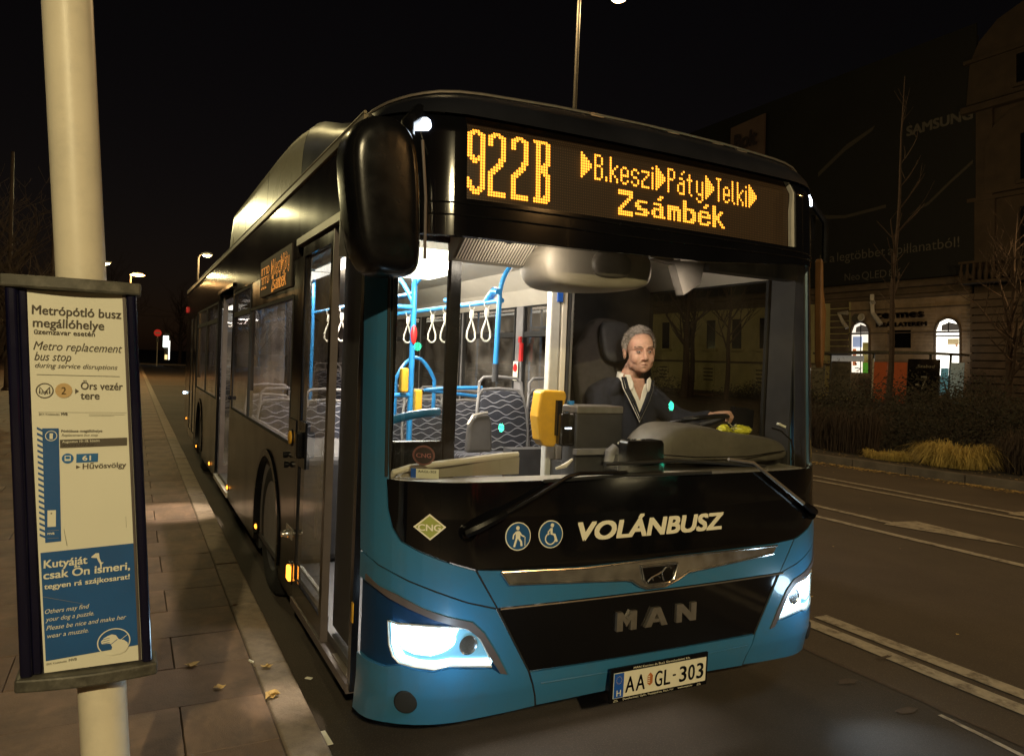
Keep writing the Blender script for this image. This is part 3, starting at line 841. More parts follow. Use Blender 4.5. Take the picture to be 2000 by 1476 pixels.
BO = {
'Z': ["XXXXXXX", "XXXXXXX", ".....XX", "....XX.", "...XX..", "..XX...", ".XX....", "XX.....", "XXXXXXX", "XXXXXXX"],
's': [".......", ".......", ".......", ".XXXXX.", "XX.....", "XXX....", ".XXXXX.", "....XXX", "XXXXXX.", "......."],
'á': ["....XX.", "...XX..", ".......", ".XXXX..", "....XX.", ".XXXXX.", "XX..XX.", "XX..XX.", ".XXXXXX", "......."],
'm': [".......", ".......", ".......", "XXXXXX.", "XXXXXXX", "XX.X.XX", "XX.X.XX", "XX.X.XX", "XX.X.XX", "......."],
'b': ["XX.....", "XX.....", "XX.....", "XXXXXX.", "XX..XXX", "XX...XX", "XX...XX", "XX..XXX", "XXXXXX.", "......."],
'é': ["....XX.", "...XX..", ".......", ".XXXXX.", "XX...XX", "XXXXXXX", "XX.....", "XX...XX", ".XXXXX.", "......."],
'k': ["XX.....", "XX.....", "XX..XX.", "XX.XX..", "XXXX...", "XXXX...", "XX.XX..", "XX..XX.", "XX...XX", "......."]}
lit = set()
def glyphs(font, s, c0, r0, gap=1):
    c = c0
    for chh in s:
        g = font[chh]
        for r_, row in enumerate(g):
            for k, q in enumerate(row):
                if q == 'X': lit.add((c + k, r0 + r_))
        c += len(g[0]) + gap
    return c
c_ = 0
for chh in '922B':
    for r_, row in enumerate(BIG[chh]):
        for k, q in enumerate(row):
            if q == 'X': lit.add((c_ + k, 2 + r_))
    c_ += 8 if chh == '9' else 9
for i in range(NR):
    pass
glyphs(SM, '>B.keszi>Páty>Telki>', 46, 4, 1)
glyphs(BO, 'Zsámbék', 63, 16, 1)
def led_mesh(cells, name, m, par, w, h, d, fn, pt):
    mb = MB()
    for (c, r_) in sorted(cells):
        x, z = pt(c, r_)
        oc = [(x - w, z - h * .5), (x - w * .5, z - h), (x + w * .5, z - h), (x + w, z - h * .5), (x + w, z + h * .5), (x + w * .5, z + h), (x - w * .5, z + h), (x - w, z + h * .5)]
        mb.add([fn(a, b, d) for a, b in oc] , [tuple(range(8))])
    return tag(mb.build(name, m, par, fix=False), kind='stuff')
led_mesh(lit, 'lit_diode', M['led'], disp, PX * .43, PZ * .45, -.022, fn_front, led_pt)
led_mesh({(c, r_) for c in range(NC - 2) for r_ in range(NR)} - lit, 'unlit_diode', M['ledoff'], disp, PX * .20, PZ * .20, -.026, fn_front, led_pt)

# white marker lamps in the upper corners
for s in (-1, 1):
    x0 = s * 1.130 if s < 0 else 1.150
    pts = [(x0 + dx * (1 if s < 0 else .62), 2.600 + dz) for dx, dz in [(-.038, -.012), (-.028, -.026), (.030, -.026), (.040, -.012), (.040, .012), (.030, .026), (-.028, .026), (-.038, .012)]]
    patch('marker_lamp', pts, M['marker'], bus, .008, .012)

# stickers and lettering on the mask
st_ = patch('gas_sticker', [(-1.131, .972), (-1.073, .922), (-1.015, .975), (-1.075, 1.026)], M['lettering'], bus, .004, .0)
patch('sticker_field', [(-1.122, .972), (-1.073, .930), (-1.024, .975), (-1.075, 1.018)], M['cngc'], st_, .0055, .0)
put_text('CNG', lambda a, b, d=0: fn_front(a, b, .0075 + d), -1.114, -1.036, .9595, .026, M['lettering'], st_, bold=.02)
for cx in (-.710, -.558):
    r_ = .056 if cx < -.6 else .060
    sk = patch('access_sticker', circ(cx, .926, .058, 40), M['lettering'], bus, .004, 0)
    patch('sticker_field', circ(cx, .926, .0535, 40), M['stick'], sk, .0055, 0)
    def P_(name, pts): mesh_obj(name, [fn_front(cx + a, .926 + b, .0075) for a, b in pts], [tuple(range(len(pts)))], M['lettering'], sk)
    if cx < -.6:
        P_('pictogram', circ(-.002, .034, .0085, 18))
        P_('pictogram', [(-.008, .022), (.004, .022), (.010, .016), (.008, -.006), (-.002, -.010), (-.012, -.008), (-.012, .014)])
        P_('pictogram', stroke([(-.010, .018), (-.022, .006), (-.024, -.010)], .006))
        P_('pictogram', stroke([(.006, .016), (.014, .004), (.026, -.002)], .006))
        P_('pictogram', stroke([(-.008, -.008), (-.014, -.024), (-.020, -.042)], .009))
        P_('pictogram', stroke([(.002, -.008), (.012, -.022), (.014, -.040)], .009))
        P_('pictogram', stroke([(.024, .000), (.030, -.004), (.029, -.040)], .0035))
    else:
        P_('pictogram', circ(.006, .037, .0085, 18))
        P_('pictogram', stroke([(.002, .026), (.002, .002), (.016, -.002), (.026, -.032)], .011))
        P_('pictogram', stroke([(-.002, .022), (-.014, .010), (-.012, -.002)], .006))
        A = circ(-.004, -.018, .023, 24, None, 100, 400)
        P_('pictogram', stroke(A, .0055))
vt = put_text('VOLÁNBUSZ', lambda a, b, d=0: fn_front(a, b, .006 + d), -.421, .392, .892, .078, M['lettering'], bus, bold=.028, shear=.2, name='operator_lettering')

# number plate
pf = empty('number_plate'); pf.parent = bus
def fn_pl(a, b, d=0.0): return Vector((a + .012, -.050 - d - .02 * (b - .255), b))
poly_on('plate_holder', [(-.275, .178), (.272, .178), (.272, .330), (-.275, .330)], fn_pl, M['black'], pf, 0, .012)
poly_on('plate_face', [(-.26, .198), (.26, .198), (.26, .310), (-.26, .310)], fn_pl, M['plate'], pf, .013, .002)
poly_on('plate_band', [(-.258, .200), (-.207, .200), (-.207, .308), (-.258, .308)], fn_pl, M['plblue'], pf, .016, .0)
for k in range(12):
    a = 2 * math.pi * k / 12
    poly_on('plate_star', circ(-.232 + .014 * math.cos(a), .278 + .016 * math.sin(a), .0022, 5), fn_pl, M['ptan'], pf, .0165)
pin = M['ledback']
FP = lambda a, b, d=0: fn_pl(a, b, .017 + d)
put_text('H', FP, -.243, -.221, .208, .028, M['lettering'], pf, bold=.01)
for s_, a0, a1 in (('A', -.197, -.149), ('A', -.140, -.092), ('G', -.036, .004), ('L', .016, .050), ('3', .104, .143), ('0', .155, .192), ('3', .205, .243)):
    put_text(s_, FP, a0, a1, .217, .074, M['gloss'], pf, bold=.012)
poly_on('plate_dash', [(.064, .250), (.082, .250), (.082, .258), (.064, .258)], fn_pl, M['gloss'], pf, .017)
cr_ = poly_on('plate_crest', [(-.078, .238), (-.064, .228), (-.050, .238), (-.049, .272), (-.056, .280), (-.064, .288), (-.072, .280), (-.079, .272)], fn_pl, M['crest'], pf, .017)
for k in range(4): poly_on('crest_stripe', [(-.077, .242 + k * .009), (-.065, .242 + k * .009), (-.065, .246 + k * .009), (-.077, .246 + k * .009)], fn_pl, M['plate'], pf, .0175)
FQ = lambda a, b, d=0: fn_pl(a, b, .0135 + d)
put_text('MAN Kamion és Busz Kereskedelmi Kft.', FQ, -.155, .165, .3155, .0105, M['lettering'], pf)
put_text('Dunaharaszti, Győr, Tiszaújváros, Pécs, Fót', FQ, -.205, .075, .184, .0095, M['lettering'], pf)
put_text('www.man.hu', FQ, .10, .185, .184, .0095, M['lettering'], pf)
for x in (-.243, .225):
    poly_on('holder_mark', stroke([(x - .012, .183), (x - .006, .190), (x + .006, .190), (x + .012, .183), (x - .012, .183)], .0016), fn_pl, M['lettering'], pf, .0135)

# wipers
def wiper(pts, arm0, name='wiper'):
    w = empty(name); w.parent = bus
    c0 = fn_front(*arm0, .012)
    MB().lathe([(.030, -.02), (.032, -.005), (.024, .012), (.012, .018), (.0, .018)], c0, 'y', 20, cap=False).build('wiper_pivot', M['black'], w, True)
    return w
w1 = wiper(None, (-.935, .952))
MB().tube([fn_front(-.945, .952, .03), fn_front(-.90, .975, .045), fn_front(-.80, 1.02, .05), fn_front(-.78, 1.03, .05)], [.020, .022, .017, .012], 8).build('wiper_arm_root', M['black'], w1, True)
MB().tube([fn_front(-.80, 1.02, .045), fn_front(-.66, 1.083, .045), fn_front(-.50, 1.168, .045), fn_front(-.44, 1.180, .042), fn_front(-.20, 1.178, .04)], [.011, .010, .009, .009, .008], 8).build('wiper_arm', M['black'], w1, True)
MB().tube([fn_front(-.60, 1.150, .022), fn_front(-.2, 1.163, .022), fn_front(.30, 1.160, .022)], .008, 6).build('wiper_blade', M['rubber'], w1, True)
w2 = wiper(None, (1.02, .92))
MB().tube([fn_front(1.04, .925, .03), fn_front(.98, .95, .04), fn_front(.92, .98, .042)], [.02, .02, .012], 8).build('wiper_arm_root', M['black'], w2, True)
MB().tube([fn_front(.93, .975, .04), fn_front(.75, 1.085, .04), fn_front(.56, 1.200, .04), fn_front(.40, 1.222, .035)], [.011, .010, .009, .008], 8).build('wiper_arm', M['satin'], w2, True)
MB().tube([fn_front(-.30, 1.213, .022), fn_front(.1, 1.222, .022), fn_front(.66, 1.180, .022)], .008, 6).build('wiper_blade', M['rubber'], w2, True)
# camera/sensor box at the foot of the windscreen
poly = [(-.162, 1.150), (-.155, 1.300), (-.143, 1.313), (.040, 1.313), (.052, 1.300), (.052, 1.150)]
bevel(MB().prism(poly, lambda a, b: (a, F(a, b) + .015, b), lambda a, b: (a, F(a, b) + .09, b)).build('sensor_box', M['gloss'], bus), .008)

# ---- roof
def crown(ax): return interp(ax, [0, .5, .9, 1.05, 1.15, 1.21, 1.25, SX], [0, .008, .035, .065, .11, .15, .19, .235])
XS = [-SX, -1.268, -1.255, -1.235, -1.21, -1.18, -1.14, -1.09, -1.03, -.95, -.85, -.7, -.5, -.25, 0]
XS = XS + [-x for x in XS[:-1]][::-1]
rings = []
for (yy, zz, w) in [(.118, 2.655, 0), (.136, 2.70, .1), (.165, 2.745, .28), (.215, 2.79, .48), (.285, 2.83, .66), (.38, 2.865, .82), (.50, 2.888, .93), (.66, 2.90, 1)]:
    rg = []
    for x in XS:
        ax = abs(x); k = min(max((ax - .90) / (SX - .90), 0), 1)
        rg.append((x, yy + .033 * (ax / .95) ** 2 + .31 * (1 - math.sqrt(max(0, 1 - k * k))), max(2.655, zz - crown(ax) * w)))
    rings.append(rg)
for yy in (1.3, 3, 6, 9, 11.9): rings.append([(x, yy, 2.90 - crown(abs(x))) for x in XS])
for (yy, dz) in ((12.05, .02), (12.14, .08), (12.18, .2)): rings.append([(x * (1 - dz * .05), yy, max(2.66 - dz * .3, 2.90 - crown(abs(x)) - dz)) for x in XS])
nx = len(XS)
rb = MB().add([p for rg in rings for p in rg], [(i * nx + k, i * nx + k + 1, (i + 1) * nx + k + 1, (i + 1) * nx + k) for i in range(len(rings) - 1) for k in range(nx - 1)])
roof = rb.build('roof', M['roofdark'], bus, True)
# thin bright trim line round the top of the front
MB().tube([Vector((x, p[1] - .006, p[2] + .006)) for x, p in ((q[0], q) for q in rings[3])], .007, 6).build('roof_trim', M['satin'], bus, True)
for x in (-.28, .16, .45, .62):
    j = min(range(nx), key=lambda k: abs(XS[k] - x)); p = rings[3][j]
    MB().cbox((x, p[1] + .0, p[2] + .004 - .02 * 0), (.07, .02, .014)).build('roof_reflector', M['satin'], roof)
for s in (-1, 1):
    MB().box((s * (SX - .015), .50, 2.655), (s * (SX + .012), 12.15, 2.690)).build('gutter', M['gutter'], bus)
    MB().tube([(s * (SX + .006), .5, 2.70), (s * (SX + .006), 12.1, 2.70)], .008, 6).build('gutter_lip', M['gutter'], bus)
# gas tank housing
hs = empty('tank_housing'); hs.parent = bus
prof = [(.95, 2.84), (1.05, 2.92), (1.3, 2.965), (1.7, 3.035), (2.04, 3.11), (2.4, 3.215), (2.7, 3.285), (3.0, 3.325), (3.4, 3.35), (4.0, 3.36), (6.60, 3.36), (6.78, 3.28), (7.02, 2.98), (7.08, 2.80)]
def hpan(y0, y1, name, m, x=-1.10):
    pts = [(y0, 2.78)] + [(y0, interp(y0, [p[0] for p in prof], [p[1] for p in prof]))] + [p for p in prof if y0 < p[0] < y1] + [(y1, interp(y1, [p[0] for p in prof], [p[1] for p in prof]))] + [(y1, 2.78)]
    mb = MB()
    n = len(pts)
    def X(z, s, y=5): return s * (1.125 - .02 * (z - 2.7) - (.10 * max(0, (z - 3.22) / .14) ** 2) - .16 * max(0, (2.7 - y) / 1.75) ** 1.5)
    for s in (-1, 1):
        mb2 = MB()
        N = 10
        for i in range(n): pass
        cols = []
        for (yy, zt) in pts[1:-1]:
            cols.append([(X(2.78 + (zt - 2.78) * k / N, s, yy) - s * .07 * (k / N) ** 5 * min(1, max(0, (3.6 - yy) / .9)), yy, 2.78 + (zt - 2.78) * k / N) for k in range(N + 1)])
        mb2.add([p for c in cols for p in c], [(i * (N + 1) + k, (i + 1) * (N + 1) + k, (i + 1) * (N + 1) + k + 1, i * (N + 1) + k + 1) for i in range(len(cols) - 1) for k in range(N)])
        mb2.build(name, m, hs, True)
    top = MB()
    cols = pts[1:-1]
    top.add([(X(z, s, yy) - s * .07 * min(1, max(0, (3.6 - yy) / .9)), yy, z) for yy, z in cols for s in (-1, 1)], [(2 * i, 2 * i + 2, 2 * i + 3, 2 * i + 1) for i in range(len(cols) - 1)])
    top.build('housing_lid', M['roofdark'], hs, True)
hpan(2.72, 4.22, 'housing_panel', M['roofpale'])
hpan(4.235, 5.65, 'housing_panel', M['roofpale'])
hpan(5.665, 7.08, 'housing_panel', M['roofpale'])
hpan(.95, 2.71, 'housing_nose', M['roofdark'])
MB().box((-1.08, 2.30, 2.70), (1.08, 7.0, 2.9)).build('housing_base', M['roofdark'], hs)
for yy in (7.04,):
    zt = interp(yy, [p[0] for p in prof], [p[1] for p in prof]); MB().box((-1.1, yy, 2.75), (1.1, yy + .02, zt)).build('housing_end', M['roofdark'], hs)

# ---- near side (kerb side), x = -SX
def sidep(name, y0, y1, z0, z1, m, par=bus, d=0.0, t=.03, s=-1):
    return MB().box((s * (SX + d), y0, z0), (s * (SX + d - t), y1, z1)).build(name, m, par)
def sidepoly(name, pts, m, par=bus, d=0.0, t=.03, s=-1):
    mb = MB(); mb.prism(pts, lambda a, b: (s * (SX + d), a, b), lambda a, b: (s * (SX + d - t), a, b))
    return mb.build(name, m, par)
def arch(yc, zc, r_, n=18, a0=0, a1=180): return [(yc + r_ * math.cos(R(a0 + (a1 - a0) * k / n)), zc + r_ * math.sin(R(a0 + (a1 - a0) * k / n))) for k in range(n + 1)]
# header above doors and windows
for (a, b_) in ((.46, 1.90), (1.91, 5.05), (5.06, 6.52), (6.53, 9.60), (9.61, 12.16)):
    sidep('header_board', a, b_, 2.31 if a in (.46, 5.06) else 2.22, 2.65, M['sidetop'])
for s in (1,):
    for (a, b_) in ((.42, 4.2), (4.21, 8.2), (8.21, 12.16)): sidep('header_board', a, b_, 2.22, 2.65, M['gpanel'], s=1)
sidep('door_hood', .50, 1.88, 2.285, 2.325, M['gutter'], d=.018, t=.04)
sidep('door_hood', 5.10, 6.50, 2.285, 2.32, M['gpanel'], d=.015, t=.04)
# lower skirt with wheel arches
AR = .56; WZ = G + .478
sk1 = [(1.76, .19), (1.76, 1.08), (5.04, 1.08), (5.04, .19)] + [(2.775 + AR, .19)] + [p for p in arch(2.775, WZ, AR, 22, -16, 196) if p[1] > .19] + [(2.775 - AR, .19)]
sidepoly('skirt_panel', sk1, M['side'])
sk2 = [(6.50, .19), (6.50, 1.08), (9.58, 1.08), (9.58, .19), (8.76 + AR, .19)] + [p for p in arch(8.76, WZ, AR, 22, -16, 196) if p[1] > .19] + [(8.76 - AR, .19)]
sidepoly('skirt_panel', sk2, M['side'])
sidepoly('rear_panel', [(11.05, .24), (11.05, 2.22), (12.16, 2.22), (12.14, 1.0), (12.05, .30)], M['side'])
for (yc) in (2.775, 8.76):
    mb = MB(); A = arch(yc, WZ, AR, 24, -16, 196); B = arch(yc, WZ, AR - .05, 24, -16, 196)
    n = len(A)
    mb.add([(-SX - .012, a, b) for a, b in A] + [(-SX - .012, a, b) for a, b in B] + [(-SX + .05, a, b) for a, b in B], [(i, i + 1, n + i + 1, n + i) for i in range(n - 1)] + [(n + i, n + i + 1, 2 * n + i + 1, 2 * n + i) for i in range(n - 1)])
    mb.build('arch_trim', M['black'], bus, True)
    tb = MB(); tb.add([(-SX + .02, a, b) for a, b in A] + [(-.85, a, b) for a, b in A], [(i, i + 1, n + i + 1, n + i) for i in range(n - 1)]); tb.build('wheel_housing', M['rubber'], bus)
# window band
def window(y0, y1, z0, z1, hop=None, s=-1, m=None):
    w = empty('window'); w.parent = bus
    m = m or M['sglass']
    X = s * (SX - .004)
    if hop:
        mesh_obj('pane', [(X, y0, z0), (X, y1, z0), (X, y1, hop - .03), (X, y0, hop - .03)], [(0, 1, 2, 3)], m, w)
        mesh_obj('pane', [(X, y0, hop + .02), (X, y1, hop + .02), (X, y1, z1), (X, y0, z1)], [(0, 1, 2, 3)], m, w)
        MB().box((s * (SX + .004), y0, hop - .03), (s * (SX - .03), y1, hop + .02)).build('window_bar', M['rubber'], w)
    else:
        mesh_obj('pane', [(X, y0, z0), (X, y1, z0), (X, y1, z1), (X, y0, z1)], [(0, 1, 2, 3)], m, w)
    mb = MB(); t = .022
    for a in ((y0 - t, z0 - t, y1 + t, z0), (y0 - t, z1, y1 + t, z1 + t), (y0 - t, z0, y0, z1), (y1, z0, y1 + t, z1)):
        mb.box((s * (SX + .002), a[0], a[1]), (s * (SX - .035), a[2], a[3]))
    mb.build('window_frame', M['rubber'], w)
    return w
window(2.02, 3.84, 1.105, 1.985)
sidep('window_post', 1.76, 1.995, 1.085, 2.215, M['gpanel'])
sidep('window_header', 2.0, 3.87, 2.01, 2.215, M['gpanel'])
window(3.92, 5.00, 1.105, 2.19, 2.0)
window(6.60, 7.98, 1.105, 2.19, 2.0)
window(8.06, 9.52, 1.105, 2.19, 2.0)
# side display
sd = sidep('side_display', 2.10, 3.36, 2.065, 2.335, M['ledback'], d=.006)
_l = lit; lit = set()
NS = 104
def ls_pt(c, r_): return (3.33 - (c + .5) * (1.20 / NS), 2.325 - (r_ + .5) * .0115)
SD = {'9': ["XXX", "X.X", "X.X", "X.X", "X.X", "XXX", "..X", "..X", "..X", "..X", "..X", "XXX"], '2': ["XXX", "..X", "..X", "..X", "..X", "XXX", "X..", "X..", "X..", "X..", "X..", "XXX"]}
c = 3
for g in (SD['9'], SD['2'], SD['2'], SM['B']):
    for r_, row in enumerate(g):
        for k, q in enumerate(row):
            if q == 'X':
                for dx in (0, 1):
                    lit.add((c + 2 * k + dx, 4 + int(r_ * 1.2)))
    c += 2 * len(g[0]) + 2
glyphs(SM, '>B.keszi>Páty', 42, 2, 1)
glyphs(BO, 'Zsámbék', 45, 12, 0)
led_mesh(lit, 'lit_diode', M['ledside'], sd, .0052, .0052, .009, lambda a, b, d: Vector((-SX - d, a, b)), ls_pt)
lit = _l
# glow board behind: dim unlit diodes
led_mesh({(c, r_) for c in range(0, NS, 2) for r_ in range(0, 20, 2)}, 'unlit_diode', M['ledoff'], sd, .002, .002, .0075, lambda a, b, d: Vector((-SX - d, a, b)), ls_pt)

# front door: rear leaf shut, front leaf folded inwards
def leaf(name, y0, y1, z0, z1, par=bus):
    d = empty(name); d.parent = par
    mb = MB(); t = .055
    for a in ((y0, z0, y1, z0 + .13), (y0, z1 - .06, y1, z1), (y0, z0 + .13, y0 + t, z1 - .06), (y1 - t, z0 + .13, y1, z1 - .06)):
        mb.box((-SX - .004, a[0], a[1]), (-SX + .035, a[2], a[3]))
    bevel(mb.build('door_frame', M['gpanel'], d), .006)
    mesh_obj('pane', [(-SX + .006, y0 + t, z0 + .13), (-SX + .006, y1 - t, z0 + .13), (-SX + .006, y1 - t, z1 - .06), (-SX + .006, y0 + t, z1 - .06)], [(0, 1, 2, 3)], M['dglass'], d)
    return d
fd = leaf('front_door', 1.00, 1.74, .20, 2.27)
MB().box((-SX - .006, .985, .20), (-SX + .03, .996, 2.27)).build('door_seal', M['trim'], fd)
MB().tube([(-SX + .02, 1.10, .42), (-SX + .02, 1.62, .42)], .012, 8).build('door_rail', M['alu'], fd)
MB().box((-SX - .010, 1.76, 1.03), (-SX + .02, 1.98, 1.25)).build('door_control_plate', M['gpanel'], bus)
yb = MB().lathe([(.040, 0), (.040, .012), (.034, .016), (.0, .017)], (0, 0, 0), 'x', 24, cap=False).build('door_button', M['yellow'], bus, True)
yb.location = (-SX - .010, 1.875, 1.14); yb.scale = (-1, 1, 1)
MB().lathe([(.052, 0), (.052, .006)], (-SX - .016, 1.875, 1.14), 'x', 24).build('button_ring', M['black'], bus)
MB().cbox((-SX - .02, 1.86, 1.15), (.01, .018, .018)).build('button_mark', M['black'], bus)
dh = MB().cbox((-SX - .025, 1.56, 1.13), (.04, .05, .15)).build('door_handle', M['black'], fd); bevel(dh, .012)
MB().cbox((-SX - .002, 1.58, 1.13), (.012, .17, .26)).build('handle_plate', M['black'], fd)
# front leaf, swung in across the entrance, parallel to the windscreen
fl = empty('front_door_leaf'); fl.parent = bus
mb = MB()
LX0, LX1, LY = -1.13, -.775, .56
for a in ((LX0, .30, LX1, .42), (LX0, .42, LX0 + .05, 2.25), (LX1 - .062, .42, LX1, 2.25), (LX0, 2.19, LX1, 2.25), (LX0 + .05, 1.06, LX1 - .06, 1.262)):
    mb.box((a[0], LY, a[1]), (a[2], LY + .035, a[3]))
mb.box((LX0 + .05, LY, .42), (LX1 - .06, LY + .02, 1.06))
bevel(mb.build('door_frame', M['black'], fl), .01)
mesh_obj('pane', [(LX0 + .05, LY + .012, 1.26), (LX1 - .06, LY + .012, 1.26), (LX1 - .06, LY + .012, 2.19), (LX0 + .05, LY + .012, 2.19)], [(0, 1, 2, 3)], M['glass'], fl)
# gas sticker on the windscreen, number card
ns = patch('round_sticker', circ(-1.100, 1.256, .040, 32), mat('sticker_plum', (.20, .07, .07), .6), bus, -.008, 0)
patch('sticker_field', circ(-1.100, 1.256, .033, 32), mat('sticker_dark', (.03, .012, .015), .6), ns, -.006, 0)
put_text('CNG', lambda a, b, d=0: fn_front(a, b, -.0045 + d), -1.126, -1.074, 1.247, .018, mat('sticker_pink', (.28, .10, .10), .6), ns, bold=.01)
nc = patch('number_card', [(-1.145, 1.164), (-1.045, 1.164), (-1.045, 1.202), (-1.145, 1.202)], M['plate'], bus, -.010, 0)
patch('card_band', [(-1.145, 1.164), (-1.127, 1.164), (-1.127, 1.202), (-1.145, 1.202)], M['plblue'], nc, -.0085, 0)
put_text('AAGL-303', lambda a, b, d=0: fn_front(a, b, -.0075 + d), -1.120, -1.055, 1.187, .010, M['gloss'], nc)

# door post between the entrance and the blue corner, and the sill
sidep('door_post', .44, .485, .19, 2.31, M['gpanel'])
sidep('inner_door_post', .67, .97, .30, 2.30, M['idark'], d=-.05, t=.03)
MB().box((-SX - .01, .46, .175), (-SX + .10, 1.75, .215)).build('entrance_sill', M['trim'], bus)
MB().box((-SX + .01, .47, .217), (-SX + .06, .80, .225)).build('entrance_edge', M['satin'], bus)
MB().box((-SX - .006, .415, .50), (-SX - .001, .438, .585)).build('sill_marker', M['yellow'], bus)
# middle door, open
md = empty('middle_door'); md.parent = bus
sidep('door_post', 5.05, 5.12, .19, 2.29, M['gpanel'], md); sidep('door_post', 6.44, 6.50, .19, 2.29, M['gpanel'], md)
for yy in (5.30, 6.20):
    mb = MB()
    for a in ((-SX + .02, .24, -SX + .60, .36), (-SX + .02, 2.18, -SX + .6, 2.26), (-SX + .02, .36, -SX + .07, 2.18), (-SX + .55, .36, -SX + .60, 2.18)):
        mb.box((a[0], yy, a[1]), (a[2], yy + .035, a[3]))
    mb.build('door_frame', M['trim'] if yy > 6 else M['black'], md)
    mesh_obj('pane', [(-SX + .07, yy + .02, .36), (-SX + .55, yy + .02, .36), (-SX + .55, yy + .02, 2.18), (-SX + .07, yy + .02, 2.18)], [(0, 1, 2, 3)], M['dglass'], md)
MB().box((-SX - .01, 5.13, .19), (-SX + .12, 6.44, .235)).build('door_sill', M['alu'], md)
# rear door, shut
rd = empty('rear_door'); rd.parent = bus
for (a, b_) in ((9.66, 10.32), (10.34, 11.0)):
    mb = MB()
    for q in ((a, .22, b_, .34), (a, 2.16, b_, 2.22), (a, .34, a + .09, 2.16), (b_ - .09, .34, b_, 2.16)):
        mb.box((-SX - .004, q[0], q[1]), (-SX + .03, q[2], q[3]))
    mb.build('door_frame', M['gpanel'], rd)
    mesh_obj('pane', [(-SX + .004, a + .09, .34), (-SX + .004, b_ - .09, .34), (-SX + .004, b_ - .09, 2.16), (-SX + .004, a + .09, 2.16)], [(0, 1, 2, 3)], M['dglass'], rd)
# side details
for (yy, zz, k) in ((3.17, .325, 1), (5.08, .30, 1.1), (7.0, .27, 1.2), (9.05, .24, .9), (11.4, .45, .9)):
    o = MB().ellipsoid((-SX - .006, yy, zz), (.010, .035 * k, .018 * k), 14, 8).build('side_marker_lamp', M['amber'], bus, True)
    MB().cbox((-SX - .001, yy, zz), (.008, .11 * k, .05)).build('lamp_base', M['black'], o)
ind = MB().cbox((-SX - .014, 1.79, .345), (.022, .075, .085)).build('turn_signal', M['amber'], bus); bevel(ind, .008, 3)
MB().cbox((-SX - .004, 1.79, .345), (.010, .095, .115)).build('lamp_base', M['black'], ind)
hk = MB().lathe([(.022, 0), (.026, .01), (.026, .03), (.018, .04), (.018, .055), (.0, .056)], (0, 0, 0), 'x', 18, cap=False).build('skirt_fitting', M['chrome'], bus, True)
hk.location = (-SX, 1.85, .565); hk.scale = (-1, 1, 1)
MB().box((-SX - .004, 1.80, .535), (-SX + .01, 1.98, .60)).build('fitting_plate', M['satin'], bus)
for (yy, zz) in ((2.0, 1.02), (1.96, .965), (5.0, 1.19)):
    MB().lathe([(.020, 0), (.020, .02), (.012, .028), (.0, .028)], (-SX - .03, yy, zz), 'x', 16, cap=False).build('lock_knob', M['black'], bus, True)
o = MB().cbox((-SX - .01, 12.02, 2.36), (.03, .14, .10)).build('tail_marker', M['reddim'], bus); bevel(o, .01)
o = MB().cbox((-SX - .01, 12.12, .86), (.03, .05, .04)).build('tail_reflector', M['lamp_white'], bus)  # reflector emits by itself in place of a reflected glint
# rear end
MB().box((-1.25, 12.13, .28), (1.25, 12.165, 2.66)).build('rear_wall', M['gpanel'], bus)
for s in (-1, 1):
    MB().box((s * 1.17, 12.166, .9), (s * 1.25, 12.18, 1.4)).build('tail_lamp', M['redlamp'], bus)
# wheels
def wheel(x, y, s):
    w = empty('wheel'); w.parent = bus; w.location = (x, y, WZ)
    MB().lathe([(.30, .02), (.36, .0), (.43, .01), (.468, .04), (.478, .08), (.478, .20), (.468, .24), (.43, .27), (.30, .26)], (0, 0, 0), 'x', 40, cap=False).build('tyre', M['tyre'], w, True)
    MB().lathe([(.0, .05), (.06, .04), (.09, .05), (.11, .11), (.20, .13), (.26, .08), (.29, .03), (.305, .02)], (0, 0, 0), 'x', 36, cap=False).build('rim', M['rim'], w, True)
    for k in range(10):
        a = 2 * math.pi * k / 10
        MB().lathe([(.012, .085), (.012, .05), (.0, .05)], (.02, .15 * math.cos(a), .15 * math.sin(a)), 'x', 8, cap=False).build('wheel_nut', M['satin'], w)
    if s > 0: w.rotation_euler = (0, 0, math.pi)
for yy in (2.775, 8.76):
    wheel(-SX + .03, yy, -1); wheel(SX - .03, yy, 1)
# far side (driver's side)
sidepoly('skirt_panel', [(.42, .19), (.42, 1.08), (12.16, 1.08), (12.16, .25), (8.76 + AR, .19)] + [p for p in arch(8.76, WZ, AR, 22, -16, 196) if p[1] > .19] + [(8.76 - AR, .19), (2.775 + AR, .19)] + [p for p in arch(2.775, WZ, AR, 22, -16, 196) if p[1] > .19] + [(2.775 - AR, .19)], M['blue'], s=1)
yy = .55
for (a, b_) in ((.62, 1.75), (1.95, 3.72), (3.94, 5.2), (5.32, 6.6), (6.72, 8.0), (8.15, 9.55), (9.7, 11.2)):
    window(a, b_, 1.105, 2.19, 1.93 if a > 1 else None, s=1, m=glass('far_glass', (.62, .63, .62), .02) if a == .62 else M['sglass'])
for (a, b_) in ((.40, .58), (1.79, 1.91), (3.76, 3.90), (5.24, 5.28), (6.64, 6.68), (8.04, 8.11), (9.59, 9.66), (11.24, 12.16)):
    sidep('window_post', a, b_, 1.085, 2.22, M['igrey'] if a > 1.9 else M['idark'], s=1)
# underfloor
MB().box((-1.15, 1.2, .10), (1.22, 2.15, .19)).box((-.84, 2.15, .10), (.84, 3.4, .19)).box((-1.22, 3.4, .10), (1.22, 8.1, .19)).box((-.84, 8.1, .10), (.84, 9.4, .19)).box((-1.22, 9.4, .12), (1.22, 12.1, .25)).build('underfloor', M['rubber'], bus)

